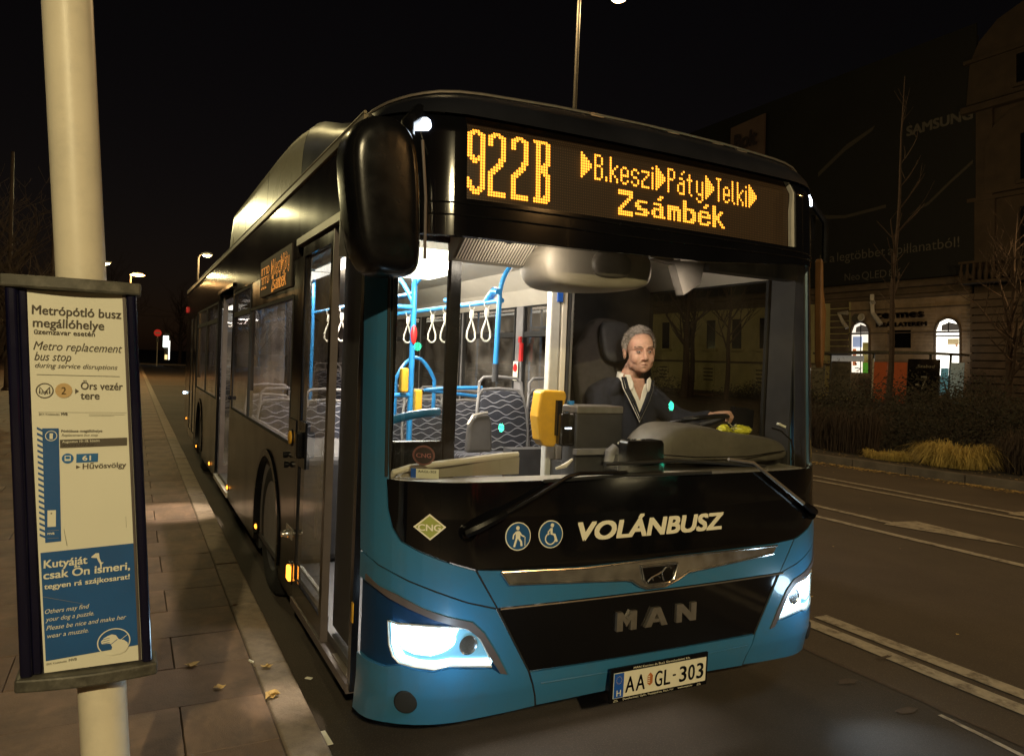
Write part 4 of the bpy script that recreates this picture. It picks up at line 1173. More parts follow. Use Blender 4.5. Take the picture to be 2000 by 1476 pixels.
# mirrors
mr = empty('door_mirror'); mr.parent = bus
mp = [(-1.497, 2.395), (-1.478, 2.46), (-1.43, 2.515), (-1.36, 2.542), (-1.29, 2.535), (-1.235, 2.49), (-1.212, 2.42), (-1.192, 2.25), (-1.183, 2.02), (-1.192, 1.972), (-1.225, 1.950), (-1.33, 1.942), (-1.395, 1.955), (-1.438, 2.02), (-1.468, 2.17)]
cxm, czm = -1.335, 2.24
mb = MB(); n = len(mp); L = []
for (yy, k) in ((-.060, .62), (-.045, .84), (-.015, .96), (.03, 1.0), (.12, 1.0), (.145, .97)):
    L.append([(cxm + (x - cxm) * k, yy, czm + (z - czm) * (1 - (1 - k) * .6)) for x, z in mp])
mb.add([p for l in L for p in l], [(i * n + k, i * n + (k + 1) % n, (i + 1) * n + (k + 1) % n, (i + 1) * n + k) for i in range(len(L) - 1) for k in range(n)] + [tuple(range(n)), tuple((len(L) - 1) * n + k for k in range(n))[::-1]])
mirr = mb.build('mirror_housing', M['black'], mr, True)
sb = mirr.modifiers.new('s', 'SUBSURF'); sb.levels = 1; sb.render_levels = 2
MB().tube([(-1.215, .10, 2.50), (-1.19, .20, 2.58), (-1.12, .26, 2.66), (-1.02, .27, 2.70)], [.025, .03, .035, .03], 10).build('mirror_arm', M['black'], mr, True)
MB().tube([(-1.205, -.03, 2.46), (-1.186, -.035, 2.25), (-1.178, -.03, 2.02)], .006, 6).build('mirror_edge', M['trim'], mr, True)
MB().box((-1.46, .146, 2.02), (-1.23, .150, 2.46)).build('mirror_glass', M['chrome'], mr)
mr2 = empty('door_mirror'); mr2.parent = bus
mp2 = [(1.272, 2.28), (1.282, 2.30), (1.292, 2.27), (1.305, 2.12), (1.335, 2.00), (1.337, 1.78), (1.332, 1.70), (1.322, 1.68), (1.310, 1.72), (1.290, 2.0)]
o = MB().prism(mp2, lambda a, b: (a, .25, b), lambda a, b: (a, .30, b)).build('mirror_housing', mat('mirror_lamplit_tan', (.13, .06, .02), .4), mr2); bevel(o, .01)  # orange-brown lamplight is painted into the housing colour
MB().tube([(1.22, .30, 2.62), (1.30, .26, 2.50), (1.31, .26, 2.28)], .018, 8).build('mirror_arm', M['black'], mr2, True)
MB().cbox((1.275, .35, 2.48), (.04, .05, .14)).build('mirror_bracket', M['black'], mr2)

# ------------------------------------------------------------------ inside of the bus
FZ = .27
MB().box((-SX + .03, .46, FZ - .04), (SX - .03, 12.1, FZ)).build('cabin_floor', M['floor'], bus)
cm = MB()
sec = [(-1.24, 2.20), (-1.10, 2.33), (-.86, 2.46), (-.3, 2.50), (.3, 2.50), (.86, 2.46), (1.10, 2.33), (1.24, 2.20)]
cm.add([(x, y, z) for y in (.44, 12.1) for x, z in sec], [(k, k + 1, 9 + k, 8 + k) for k in range(7)])
cm.add([(x, .44, z) for x, z in sec] + [(-1.24, .44, 2.62), (1.24, .44, 2.62)], [tuple(range(8)) + (9, 8)])
cm.build('ceiling_lining', M['cream'], bus)
MB().box((-1.24, 12.05, FZ), (1.24, 12.09, 2.3)).build('rear_lining', M['igrey'], bus)
MB().box((SX - .09, 1.8, FZ), (SX - .04, 12.0, 1.08)).box((-SX + .04, 2.0, FZ), (-SX + .09, 5.0, 1.08)).box((-SX + .04, 6.55, FZ), (-SX + .09, 9.55, 1.08)).build('wall_lining', M['igrey'], bus)
# wheel boxes inside
for s in (-1, 1):
    for yc in (2.775, 8.76):
        if s < 0 and yc < 3: bevel(MB().box((-SX + .06, yc - .58, FZ), (-.62, yc + .58, .98)).build('wheel_box', M['idark'], bus), .06, 3)
        else: bevel(MB().box((s * (SX - .1), yc - .6, FZ), (s * .38, yc + .6, .72)).build('wheel_box', M['idark'], bus), .04, 3)
# ceiling lights
for x in (-.60, .62):
    for k in range(7):
        if x > 0: continue
        y0 = 1.25 + k * 1.55
        if x > 0 and k == 0: continue
        MB().box((x - .085, y0, 2.405), (x + .085, y0 + 1.4, 2.43)).build('ceiling_light', M['ceil'], bus)
        MB().box((x - .105, y0 - .02, 2.415), (x + .105, y0 + 1.42, 2.45)).build('light_housing', M['white'], bus)
bevel(MB().box((-.80, 1.38, 2.15), (-.42, 1.86, 2.29)).build('entrance_light', M['ceil'], bus), .05, 3)
def area(name, loc, sx, sy, e, col, rot=(0, 0, 0)):
    l = bpy.data.lights.new(name, 'AREA'); l.shape = 'RECTANGLE'; l.size = sx; l.size_y = sy; l.energy = e; l.color = col
    o = bpy.data.objects.new(name, l); COL.objects.link(o); o.location = loc; o.rotation_euler = rot; o.parent = bus
    return o
area('cabin_light', (-.60, 1.5, 2.13), .3, .5, 42, (1.0, .93, .82))
area('cabin_light', (-.50, .80, 2.20), .35, .25, 11, (1.0, .86, .72), (Vector((.5, 1.0, 1.55)) - Vector((-.50, .80, 2.20))).to_track_quat('-Z', 'Y').to_euler())
area('cabin_light', (-.60, 3.4, 2.31), .2, 3.4, 165, (1.0, .88, .74), (0, R(-40), 0))
area('cabin_light', (.50, 3.6, 2.34), .2, 3.0, 45, (1.0, .88, .74), (0, R(25), 0))
area('cabin_light', (0, 8.6, 2.40), .6, 5.5, 40, (1.0, .80, .62))
dl_ = area('added_fill', (.245, .20, 2.125), .22, .06, 1.25, (1.0, .84, .72), (Vector((.56, .98, 1.70)) - Vector((.245, .20, 2.125))).to_track_quat('-Z', 'Y').to_euler()); dl_.data.spread = R(95)  # added fill light for the driver's face, no real lamp here
area('added_fill', (-.62, .20, 2.13), .25, .04, 2.2, (1.0, .84, .68), (Vector((-.3, 1.1, 1.9)) - Vector((-.62, .20, 2.13))).to_track_quat('-Z', 'Y').to_euler())  # second added fill, brightens vent and console
def aspot(loc, aim, e, ang, col, blend=.6, r_=.05):
    l = bpy.data.lights.new('door_light', 'SPOT'); l.energy = e; l.spot_size = R(ang); l.spot_blend = blend; l.color = col; l.shadow_soft_size = r_
    o = bpy.data.objects.new('door_light', l); COL.objects.link(o); o.location = loc; o.parent = bus
    o.rotation_euler = (Vector(aim) - Vector(loc)).to_track_quat('-Z', 'Y').to_euler()
aspot((-1.19, .565, 2.20), (-1.465, .80, PV), 150, 12, (1.0, .82, .62))
aspot((-1.2, 5.65, 2.18), (-1.72, 5.30, PV), 300, 28, (1.0, .80, .58))

# vent box, overhead console and blind above the windscreen
vb = bevel(MB().prism([(.36, 2.24), (.40, 2.205), (.52, 2.115), (.58, 2.105), (.62, 2.30), (.36, 2.30)], lambda a, b: (-.84, a, b), lambda a, b: (-.45, a, b)).build('overhead_vent', M['cream'], bus), .012)
for k in range(26):
    x = -.83 + k * .0145
    MB().tube([(x, .405, 2.198), (x, .515, 2.116)], .0034, 4).build('vent_fin', M['dash'], vb)
MB().lathe([(.030, 0), (.033, -.010), (.026, -.016), (.0, -.016)], (-.63, .372, 2.215), 'y', 20, cap=False).build('vent_camera', M['gloss'], vb, True)
def lump(name, prof, y0, y1, m, par, rr=.03, lv=2):
    mb = MB(); n = len(prof)
    cx = sum(p[0] for p in prof) / n; cz = sum(p[1] for p in prof) / n
    L = []
    for (yy, k) in ((y0, .80), (y0 + rr * .4, .93), (y0 + rr, 1), (y1 - rr, 1), (y1, .93)):
        L.append([(cx + (x - cx) * k, yy, cz + (z - cz) * k) for x, z in prof])
    mb.add([p for l in L for p in l], [(i * n + k, i * n + (k + 1) % n, (i + 1) * n + (k + 1) % n, (i + 1) * n + k) for i in range(len(L) - 1) for k in range(n)] + [tuple(range(n)), tuple((len(L) - 1) * n + k for k in range(n))[::-1]])
    o = mb.build(name, m, par, True)
    s_ = o.modifiers.new('s', 'SUBSURF'); s_.levels = 1; s_.render_levels = lv
    return o
lump('overhead_console', [(-.46, 2.24), (-.48, 2.14), (-.465, 2.06), (-.42, 2.01), (-.30, 1.998), (0, 2.015), (.14, 2.04), (.168, 2.09), (.165, 2.24), (-.1, 2.26)], .28, .62, M['ledge'], bus, .06)
lump('console_speaker', [(-.24, 2.20), (-.235, 2.09), (-.20, 2.06), (-.03, 2.07), (.0, 2.10), (.0, 2.21)], .255, .34, M['dash'], bus, .03)
MB().prism([(.20, 2.20), (.33, 2.185), (.395, 2.03), (.505, 2.10), (.525, 2.205), (.525, 2.30), (.20, 2.30)], lambda a, b: (a, .36, b), lambda a, b: (a, .42, b)).build('sun_blind_bracket', M['dash'], bus)
MB().box((.53, .33, 2.17), (1.18, .42, 2.35)).build('sun_blind', M['idark'], bus)
MB().box((-1.2, .35, 2.24), (1.2, .46, 2.62)).build('header_lining', M['idark'], bus)

# windscreen ledge and dashboard
mb = MB(); N = 24
xs = [-1.17 + 2.34 * k / N for k in range(N + 1)]
prof = [(.020, 1.118), (.05, 1.128), (.26, 1.130), (.30, 1.10), (.30, .75)]
mb.add([(x, F(x * .98, 1.14) + dy, z) for x in xs for dy, z in prof], [(i * 5 + k, i * 5 + k + 1, (i + 1) * 5 + k + 1, (i + 1) * 5 + k) for i in range(N) for k in range(4)])
mb.build('windscreen_ledge', M['ledge'], bus, True)
MB().tube([(-1.14, .40, 1.115), (-1.135, .37, 1.15), (-1.07, .35, 1.172), (-.85, .36, 1.190), (-.60, .40, 1.207), (-.515, .41, 1.212)], [.012, .014, .015, .015, .015, .012], 8).build('ledge_rail', M['cream'], bus, True)
MB().prism([(-1.12, 1.12), (-.515, 1.12), (-.515, 1.20), (-.60, 1.196), (-.85, 1.178), (-1.07, 1.16)], lambda a, b: (a, .375 + .03 * (a + 1.1), b), lambda a, b: (a, .41 + .03 * (a + 1.1), b)).build('ledge_board', M['ledge'], bus)
MB().tube([(-.28, .45, 1.13), (-.225, .45, 1.145), (-.185, .45, 1.175)], [.006, .012, .005], 6).build('ledge_tab', M['cream'], bus, True)
hood = [(.17, 1.13), (.185, 1.20), (.245, 1.290), (.335, 1.345), (.40, 1.357), (.56, 1.352), (.64, 1.338), (.72, 1.315), (.90, 1.300), (1.06, 1.285), (1.18, 1.25), (1.22, 1.19), (1.22, 1.13)]
lump('instrument_hood', hood, .30, .66, M['dash'], bus, .10)
MB().tube([(.19, .262, 1.215), (.45, .258, 1.196), (.8, .265, 1.192), (1.10, .29, 1.215)], .0035, 6).build('hood_seam', M['black'], bus, True)
MB().prism([(.17, .70), (.17, 1.12), (1.22, 1.12), (1.22, .70)], lambda a, b: (a, .33, b), lambda a, b: (a, .70, b)).build('dashboard_front', M['idark'], bus)
# cash desk with its pale lip
dk = MB().box((-.015, .70, .95), (.29, .84, 1.385)).build('cash_desk', M['idark'], bus); bevel(dk, .01)
bevel(MB().box((-.018, .692, 1.385), (.285, .86, 1.425)).build('desk_lip', M['satin'], bus), .006)
MB().box((-.03, .66, 1.165), (.30, .70, 1.195)).build('desk_shelf', M['igrey'], bus)
for k, x in enumerate((.245, .268)):
    MB().ellipsoid((x, .655, 1.225 + .003 * k), (.016, .013, .010), 12, 8).build('coin_cup', M['white'], dk, True)
MB().tube([(.15, .62, 1.13), (.158, .62, 1.18), (.19, .62, 1.212)], [.025, .03, .022], 10).build('gear_knob', M['igrey'], dk, True)
MB().tube([(.235, .60, 1.14), (.262, .60, 1.20), (.285, .6, 1.15)], .018, 8).build('microphone', M['igrey'], dk, True)
MB().box((.0, .86, FZ), (.13, 1.02, 1.10)).build('cab_door_lower', M['idark'], bus)
# partition: two pale posts, dark glass edge, dark wall behind the driver
bevel(MB().box((-.035, .985, FZ), (.030, 1.04, 2.44)).build('partition_post', M['alu'], bus), .008)
bevel(MB().box((.038, .985, FZ), (.075, 1.04, 2.44)).build('partition_post', M['cream'], bus), .006)
MB().box((.081, .99, FZ), (.100, 1.06, 2.44)).build('partition_edge', M['idark'], bus)
MB().box((.104, .99, FZ), (.118, 1.06, 2.44)).build('partition_edge', M['satin'], bus)
MB().prism([(.12, 1.00), (.30, 1.44), (.56, 1.75), (1.24, 1.75), (1.24, 1.79), (.54, 1.79), (.27, 1.46), (.095, 1.02)], lambda a, b: (a, b, FZ), lambda a, b: (a, b, 2.44)).build('cab_wall', M['idark'], bus)
ad = MB().prism([(.1255, 1.012), (.152, 1.078)], lambda a, b: (a, b, 1.60), lambda a, b: (a, b, 2.12)) if False else None
def fn_wall(a, b, d=0.0):      # a = metres along the cab wall from its front edge
    return Vector((.122 + a * .379 + .0 + d * .92, 1.0 + a * .925 - .0 - d * .38, b))
put_text('e-SZEMET', lambda a, b, d=0: Vector((.128 + .004, 1.008, 0)) + Vector((-b * .0 + b * .38, b * .92, a)) + Vector((.004, -.002, 0)), 1.80, 1.98, .010, .022, M['lettering'], bus, name='sticker_lettering')
poly_on('sticker_mark', [(.02, 2.00), (.05, 2.015), (.035, 2.045), (.025, 2.02)], fn_wall, M['lettering'], bus, .006)
bevel(MB().box((-.0, .975, 2.0), (.035, .984, 2.07)).build('partition_sticker', M['plblue'], bus), .001)

# poles and rails
def tube(name, pts, r=.017, m='pole', par=bus, n=10): return MB().tube(pts, r, n).build(name, M[m], par, True)
def curve(p0, p1, p2, n=8): 
    return [Vector(p0) * (1 - t) ** 2 + Vector(p1) * 2 * t * (1 - t) + Vector(p2) * t * t for t in [k / n for k in range(n + 1)]]
RX = .22
p = tube('grab_pole', [(RX - .03, 2.15, 1.62), (RX - .02, 2.15, 2.13)], .019)
tube('pole_foot', [(RX - .03, 2.15, 1.50), (RX - .03, 2.15, 1.63)], .024, 'idark')
tube('pole_bend', [(RX - .02, 2.15, 2.12)] + curve((RX - .02, 2.15, 2.14), (RX - .0, 2.15, 2.36), (RX + .22, 2.15, 2.47)), .017)
rail = tube('grab_rail', [(RX, 2.15, 2.09), (RX, 3.2, 2.09), (RX, 5.6, 2.09)], .019)
MB().tube([(RX - .04, 2.13, 2.15), (RX - .03, 2.22, 2.16), (RX - .01, 2.33, 2.13), (RX, 2.42, 2.10)], [.022, .03, .028, .02], 10).build('rail_joint', M['pole'], bus, True)
MB().tube([(RX, 3.02, 2.10), (RX, 3.10, 2.14), (RX - .02, 3.2, 2.15)], [.022, .028, .022], 10).build('rail_joint', M['pole'], bus, True)
def strap(x, y, z):
    s_ = empty('hand_strap'); s_.parent = bus; s_.location = (x, y, z)
    MB().tube([(.0 + .022 * math.cos(R(a)), 0, .022 * math.sin(R(a))) for a in range(-60, 241, 30)], .0035, 6).build('strap_loop', M['alu'], s_, True)
    MB().lathe([(.012, -.025), (.017, -.04), (.017, -.075), (.012, -.095)], (0, 0, 0), 'z', 12).build('strap_grip', M['strap'], s_, True)
    pts = [(.0, 0, -.09), (-.014, 0, -.14), (-.034, 0, -.20), (-.036, 0, -.245), (-.018, 0, -.27), (.0, 0, -.275), (.018, 0, -.27), (.036, 0, -.245), (.034, 0, -.20), (.014, 0, -.14)]
    MB().tube(pts, .0075, 8, closed=True).build('strap_ring', M['strap'], s_, True)
    return s_
for y in (2.40, 2.68, 3.24, 3.54, 4.2, 4.7): strap(RX, y, 2.07)
for y in (2.6, 3.0, 3.9, 4.4): strap(-.50, y, 2.05)
tube('grab_pole', [(-.50, 2.0, FZ), (-.50, 2.0, 2.46)], .019)
tube('grab_rail', [(-.50, 2.0, 2.07), (-.50, 5.0, 2.07)], .018)
tube('grab_rail', [(-.50, 2.0, 1.98), (-.95, 2.0, 1.98)], .016)
tube('pole_bend', [(-.50, 2.0, 2.10)] + curve((-.50, 2.0, 2.12), (-.44, 2.0, 2.26), (-.20, 2.05, 2.33)) + [(-.05, 2.1, 2.36)], .016)
tube('pole_bend', curve((-.50, 2.0, 2.0), (-.52, 2.3, 2.3), (-.78, 2.5, 2.42)), .016)
tube('grab_pole', [(-.83, 1.95, FZ), (-.83, 1.95, 2.44)], .018)
tube('grab_pole', [(-1.12, .90, 1.0), (-1.12, .90, 2.2)], .016)
for (x, y) in ((-.52, 5.0), (RX, 5.6), (-.5, 6.6), (RX, 7.2), (-.5, 8.0)): tube('grab_pole', [(x, y, FZ), (x, y, 2.48)], .018)
tube('entrance_rail', curve((-1.10, .72, 1.318), (-1.0, .70, 1.375), (-.80, .72, 1.385)), .021)
tube('entrance_rail', [(-1.08, .8, 1.33), (-1.06, .82, .9), (-1.06, .82, FZ)], .016)
tube('entrance_rail', [(-.82, 1.95, 1.36), (-.6, 1.98, 1.40), (-.5, 2.0, 1.4)], .016)
tube('seat_rail', [(.10, 3.3, 1.38), (.30, 3.3, 1.40), (.62, 3.3, 1.41)], .018); tube('seat_rail', [(.08, 3.3, 1.38), (.62, 3.32, 1.33)], .016)
tube('seat_rail', [(.60, 3.3, 1.42), (.60, 3.3, 1.15)], .018)
tube('seat_loop', [(.02, 3.9, 1.1)] + curve((.02, 3.9, 1.45), (.20, 3.9, 1.86), (.40, 3.9, 1.45)) + [(.40, 3.9, 1.1)], .018)
o = MB().ellipsoid((-.50, 1.978, 1.80), (.022, .015, .065), 12, 8).build('stop_button', M['red'], bus, True)
for (x, y, z) in ((-.56, 1.97, 1.50), (-.46, 1.97, 1.36)):
    bevel(MB().cbox((x, y, z), (.05, .06, .16)).build('ticket_reader', M['yellow'], bus), .012, 3)
bevel(MB().box((1.205, 3.70, 1.66), (1.235, 3.745, 1.84)).build('emergency_hammer', M['red'], bus), .006)
bevel(MB().box((1.19, 3.70, 1.84), (1.215, 3.74, 1.90)).build('hammer_case', M['red'], bus), .006)
es = MB().box((1.225, 3.79, 1.47), (1.228, 3.89, 1.66)).build('exit_sticker', M['plate'], bus)
MB().lathe([(.042, 0), (.042, .002)], (1.221, 3.84, 1.595), 'x', 20).build('sticker_disc', M['red'], es)
# yellow validator by the cab with a black reader
tube('grab_pole', [(.005, .80, FZ), (.005, .80, 1.445)], .021)
vl = bevel(MB().prism([(-.196, 1.49), (-.178, 1.503), (-.045, 1.500), (-.033, 1.47), (-.045, 1.43), (-.075, 1.39), (-.085, 1.22), (-.10, 1.195), (-.165, 1.200), (-.19, 1.235), (-.212, 1.36)], lambda a, b: (a, .775, b), lambda a, b: (a, .87, b)).build('ticket_validator', M['yellow'], bus), .012, 3)
MB().box((-.105, .750, 1.26), (-.075, .775, 1.45)).build('validator_slot', M['black'], vl)
bevel(MB().box((-.100, .715, 1.205), (.030, .775, 1.385)).build('card_reader', M['gloss'], bus), .016, 3)
MB().box((-.075, .712, 1.30), (-.035, .7145, 1.306)).build('reader_light', M['marker'], bus)

# seats
def upholstery():
    m = mat('seat_moquette', (.022, .024, .035), .9, 0, .2, 60, bump=.3, bscale=300)
    nt = m.node_tree; b = nt.nodes['Principled BSDF']; tc = nt.nodes.new('ShaderNodeTexCoord')
    sp = nt.nodes.new('ShaderNodeSeparateXYZ'); nt.links.new(tc.outputs['Object'], sp.inputs[0])
    def mth(op, a, b_=None, c=None):
        n = nt.nodes.new('ShaderNodeMath'); n.operation = op
        for i, q in enumerate((a, b_, c)):
            if q is None: continue
            if isinstance(q, (int, float)): n.inputs[i].default_value = q
            else: nt.links.new(q, n.inputs[i])
        return n.outputs[0]
    z = sp.outputs[2]; x = sp.outputs[0]
    yv = mth('ADD', z, mth('MULTIPLY', sp.outputs[1], .8))
    row = mth('FLOOR', mth('MULTIPLY', yv, 19))
    w = mth('ADD', mth('MULTIPLY', mth('SINE', mth('ADD', mth('MULTIPLY', x, 42), mth('MULTIPLY', row, 2.3))), .26), mth('MULTIPLY', mth('SINE', mth('ADD', mth('MULTIPLY', x, 23), mth('MULTIPLY', row, 4.1))), .16))
    fr = mth('SUBTRACT', mth('FRACT', mth('MULTIPLY', yv, 19)), mth('ADD', w, .5))
    lw = mth('LESS_THAN', mth('ABSOLUTE', fr), .075)
    gx = mth('LESS_THAN', mth('FRACT', mth('MULTIPLY', x, 150)), .3); gz = mth('LESS_THAN', mth('FRACT', mth('MULTIPLY', yv, 150)), .3)
    grid = mth('MULTIPLY', mth('MAXIMUM', gx, gz), .12)
    mx = nt.nodes.new('ShaderNodeMix'); mx.data_type = 'RGBA'; mx.inputs[7].default_value = (.10, .10, .12, 1)
    src = b.inputs['Base Color'].links[0].from_socket
    nt.links.new(grid, mx.inputs[0]); nt.links.new(src, mx.inputs[6])
    m2 = nt.nodes.new('ShaderNodeMix'); m2.data_type = 'RGBA'; m2.inputs[7].default_value = (.30, .30, .34, 1)
    nt.links.new(lw, m2.inputs[0]); nt.links.new(mx.outputs[2], m2.inputs[6]); nt.links.new(m2.outputs[2], b.inputs['Base Color'])
    return m
M['moq'] = upholstery()
def shell(prof, y0, y1): pass
def make_seat():
    s_ = empty('passenger_seat'); s_.parent = bus
    # backrest: padded shield, local origin at the cushion level, facing -y
    out = [(-.205, .06), (-.215, .20), (-.205, .36), (-.185, .47), (-.15, .505), (0, .515), (.15, .505), (.185, .47), (.205, .36), (.215, .20), (.205, .06), (.12, .03), (-.12, .03)]
    def P(x, z, d): return (x, .06 + z * .16 + d - .10 * (1 - (abs(x) / .22) ** 2) * 0 + .02 * (abs(x) / .2) ** 2 * -1, z)
    mb = MB(); n = len(out); L = []
    for (d, k) in ((-.030, .90), (-.020, .98), (0, 1.0)):
        L.append([P(x * k, .27 + (z - .27) * k, d) for x, z in out])
    mb.add([p for l in L for p in l], [(i * n + k, i * n + (k + 1) % n, (i + 1) * n + (k + 1) % n, (i + 1) * n + k) for i in range(2) for k in range(n)] + [tuple(range(n))])
    mb.build('backrest', M['moq'], s_, True)
    fr = [(x * 1.07, .27 + (z - .27) * 1.05) for x, z in out[:10] + out[10:11]]
    MB().tube([P(x, z, .004) for x, z in [(-.21, .02)] + fr + [(.21, .02)]], .013, 8).build('backrest_frame', M['igrey'], s_, True)
    mbk = MB(); mbk.add([P(x, z, .03) for x, z in out], [tuple(range(n))]); mbk.build('backrest_shell', M['igrey'], s_)
    hp = [P(-.20, .45, .01), P(-.19, .58, .0), P(-.15, .615, .0), P(0, .622, .0), P(.15, .615, .0), P(.19, .58, .0), P(.20, .45, .01)]
    MB().tube(hp, .013, 8).build('grab_handle', M['igrey'], s_, True)
    c = bevel(MB().box((-.205, -.36, -.03), (.205, .07, .03)).build('cushion', M['moq'], s_), .025, 3)
    MB().box((-.20, -.34, -.06), (.20, .08, -.03)).build('seat_pan', M['igrey'], s_)
    return s_
seat0 = make_seat()
spots = [(.535, 2.62, .90), (1.015, 2.66, .90), (.42, 4.1, .72), (.88, 4.1, .72), (.42, 4.95, .72), (.88, 4.95, .72), (-.98, 3.75, .72), (-.98, 4.55, .72), (.45, 8.3, .9), (.9, 8.3, .9), (-.9, 8.3, .9), (.45, 9.3, .9), (.9, 9.3, .9), (-.45, 9.5, .9), (-.9, 9.5, .9), (-.60, 3.75, .72)]
for i, (x, y, z) in enumerate(spots):
    o = seat0 if i == 0 else copy_tree(seat0, bus)
    o.location = (x, y, z)
    if z < .8: MB().cbox((x, y - .1, (z + FZ) / 2 - .03), (.08, .2, z - FZ - .05)).build('seat_pedestal', M['igrey'], bus)
# grey plastic side of the rear-facing seat beside the aisle
sh = MB().prism([(.17, 1.0), (.18, 1.17), (.20, 1.24), (.24, 1.27), (.33, 1.275), (.36, 1.22), (.37, 1.0)], lambda a, b: (a - .22, 2.06, b), lambda a, b: (a - .22, 2.12, b)).build('seat_side_panel', mat('panel_charcoal', (.055, .05, .05), .5), bus); bevel(sh, .02, 3)
MB().tube([(-.06, 2.04, 1.20), (-.02, 2.04, 1.265), (.09, 2.04, 1.285)], .010, 6).build('seat_side_edge', M['satin'], bus, True)
MB().box((.38, 2.2, .60), (1.2, 2.35, 1.0)).build('podium_panel', M['idark'], bus)

# driver's seat
ds = empty('driver_seat'); ds.parent = bus
bk = [(.285, 1.70), (.30, 1.745), (.345, 1.79), (.400, 1.88), (.43, 1.935), (.50, 1.955), (.60, 1.955), (.67, 1.93), (.70, 1.87), (.74, 1.79), (.79, 1.75), (.81, 1.70), (.80, 1.50), (.76, 1.30), (.72, .95), (.38, .95), (.335, 1.30), (.30, 1.52)]
def lumpm(name, prof, ys, m, par, lv=2):
    mb = MB(); n = len(prof); cx = sum(p[0] for p in prof) / n; cz = sum(p[1] for p in prof) / n; L = []
    for (yy, k) in ys: L.append([(cx + (x - cx) * k, yy + (z - cz) * .14, cz + (z - cz) * k) for x, z in prof])
    mb.add([p for l in L for p in l], [(i * n + k, i * n + (k + 1) % n, (i + 1) * n + (k + 1) % n, (i + 1) * n + k) for i in range(len(L) - 1) for k in range(n)] + [tuple(range(n)), tuple((len(L) - 1) * n + k for k in range(n))[::-1]])
    o = mb.build(name, m, par, True); s_ = o.modifiers.new('s', 'SUBSURF'); s_.levels = 1; s_.render_levels = lv
    return o
M['dseat'] = mat('driver_seat_cloth', (.055, .048, .045), .95, 0, .15, 30, bump=.2, bscale=300)
lumpm('backrest', bk, ((1.20, .93), (1.22, .99), (1.28, 1.0), (1.31, .95)), M['dseat'], ds)
lumpm('headrest_pad', [(.43, 1.90), (.44, 1.75), (.47, 1.66), (.63, 1.66), (.66, 1.75), (.67, 1.90), (.62, 1.935), (.48, 1.935)], ((1.150, .92), (1.165, 1.0), (1.24, 1.0)), M['idark'], ds)
bevel(MB().box((.32, .80, .80), (.78, 1.25, .93)).build('seat_cushion', M['dseat'], ds), .04, 3)
MB().box((.42, .92, FZ), (.68, 1.2, .80)).build('seat_base', M['idark'], ds)
# steering wheel
sw = empty('steering_wheel'); sw.parent = bus; sw.location = (.755, .70, 1.335); sw.rotation_euler = (R(-14), R(-4), 0)
MB().tube([(.225 * math.cos(2 * math.pi * k / 48), .225 * math.sin(2 * math.pi * k / 48), 0) for k in range(48)], .0135, 10, closed=True).build('wheel_rim', M['black'], sw, True)
MB().ellipsoid((0, 0, -.03), (.075, .065, .03), 20, 10).build('wheel_hub', M['idark'], sw, True)
for a in (200, 340, 90): MB().tube([(.06 * math.cos(R(a)), .06 * math.sin(R(a)), -.03), (.22 * math.cos(R(a)), .22 * math.sin(R(a)), -.004)], [.02, .012], 8).build('wheel_spoke', M['idark'], sw, True)
MB().tube([(.755, .70, 1.30), (.755, .60, .95)], .035, 10).build('steering_column', M['idark'], bus, True)

# things lying on the dashboard
random.seed(9)
pk = empty('snack_bag', (.83, .43, 1.30), 0, 'crumpled yellow cellophane bag lying on the dashboard below the driver\'s hand', 'bag')
pk.rotation_euler = (0, 0, R(-8))
mb = MB(); n = 18; L = []
for i, (x, r_) in enumerate(((-.085, .006), (-.075, .024), (-.055, .030), (-.030, .027), (-.012, .012), (.004, .010), (.022, .022), (.05, .030), (.085, .030), (.115, .022), (.135, .008))):
    L.append([(x, r_ * 1.2 * math.cos(2 * math.pi * k / n) * random.uniform(.75, 1.15), max(-.008, .018 + r_ * math.sin(2 * math.pi * k / n) * random.uniform(.7, 1.15))) for k in range(n)])
mb.add([p for l in L for p in l], [(i * n + k, i * n + (k + 1) % n, (i + 1) * n + (k + 1) % n, (i + 1) * n + k) for i in range(len(L) - 1) for k in range(n)])
mb.build('wrapper', mat('yellow_film', (.62, .58, .05), .18, 0, .5, 26, coat=.6), pk)
mb = MB()
for k in range(26):
    a = random.uniform(0, 6.28); c = Vector((.0 + random.uniform(-.02, .02), -.012 + random.uniform(-.01, .01), .03 + random.uniform(-.01, .014)))
    d = Vector((math.cos(a), math.sin(a) * .5, random.uniform(-.6, .8))) * .02
    mb.add([c, c + d, c + d + Vector((.004, .004, .008))], [(0, 1, 2)])
mb.build('wrapper_knot', mat('silver_film', (.6, .58, .4), .25, .5, .4, 40), pk)
cb = empty('phone_holder', (1.12, .34, 1.30), 0, 'thin black cable and white tag on the right end of the dashboard', 'cable')
MB().tube([(-.05, .02, .035), (.0, .0, .02), (.05, -.03, -.03), (.065, -.035, -.10), (.055, -.035, -.14)], .005, 6).build('cable', M['black'], cb, True)
o = MB().cbox((.0, .0, .052), (.055, .02, .012), Matrix.Rotation(.35, 3, 'Y')).build('tag', M['paper'], cb)
MB().prism([(0, 0), (.02, .105), (.10, .10), (.17, .085), (.165, -.02), (.02, -.02)], lambda a, b: (1.02 + a, .62, 1.33 + b), lambda a, b: (1.02 + a, .66, 1.33 + b)).build('side_monitor', M['gloss'], bus)

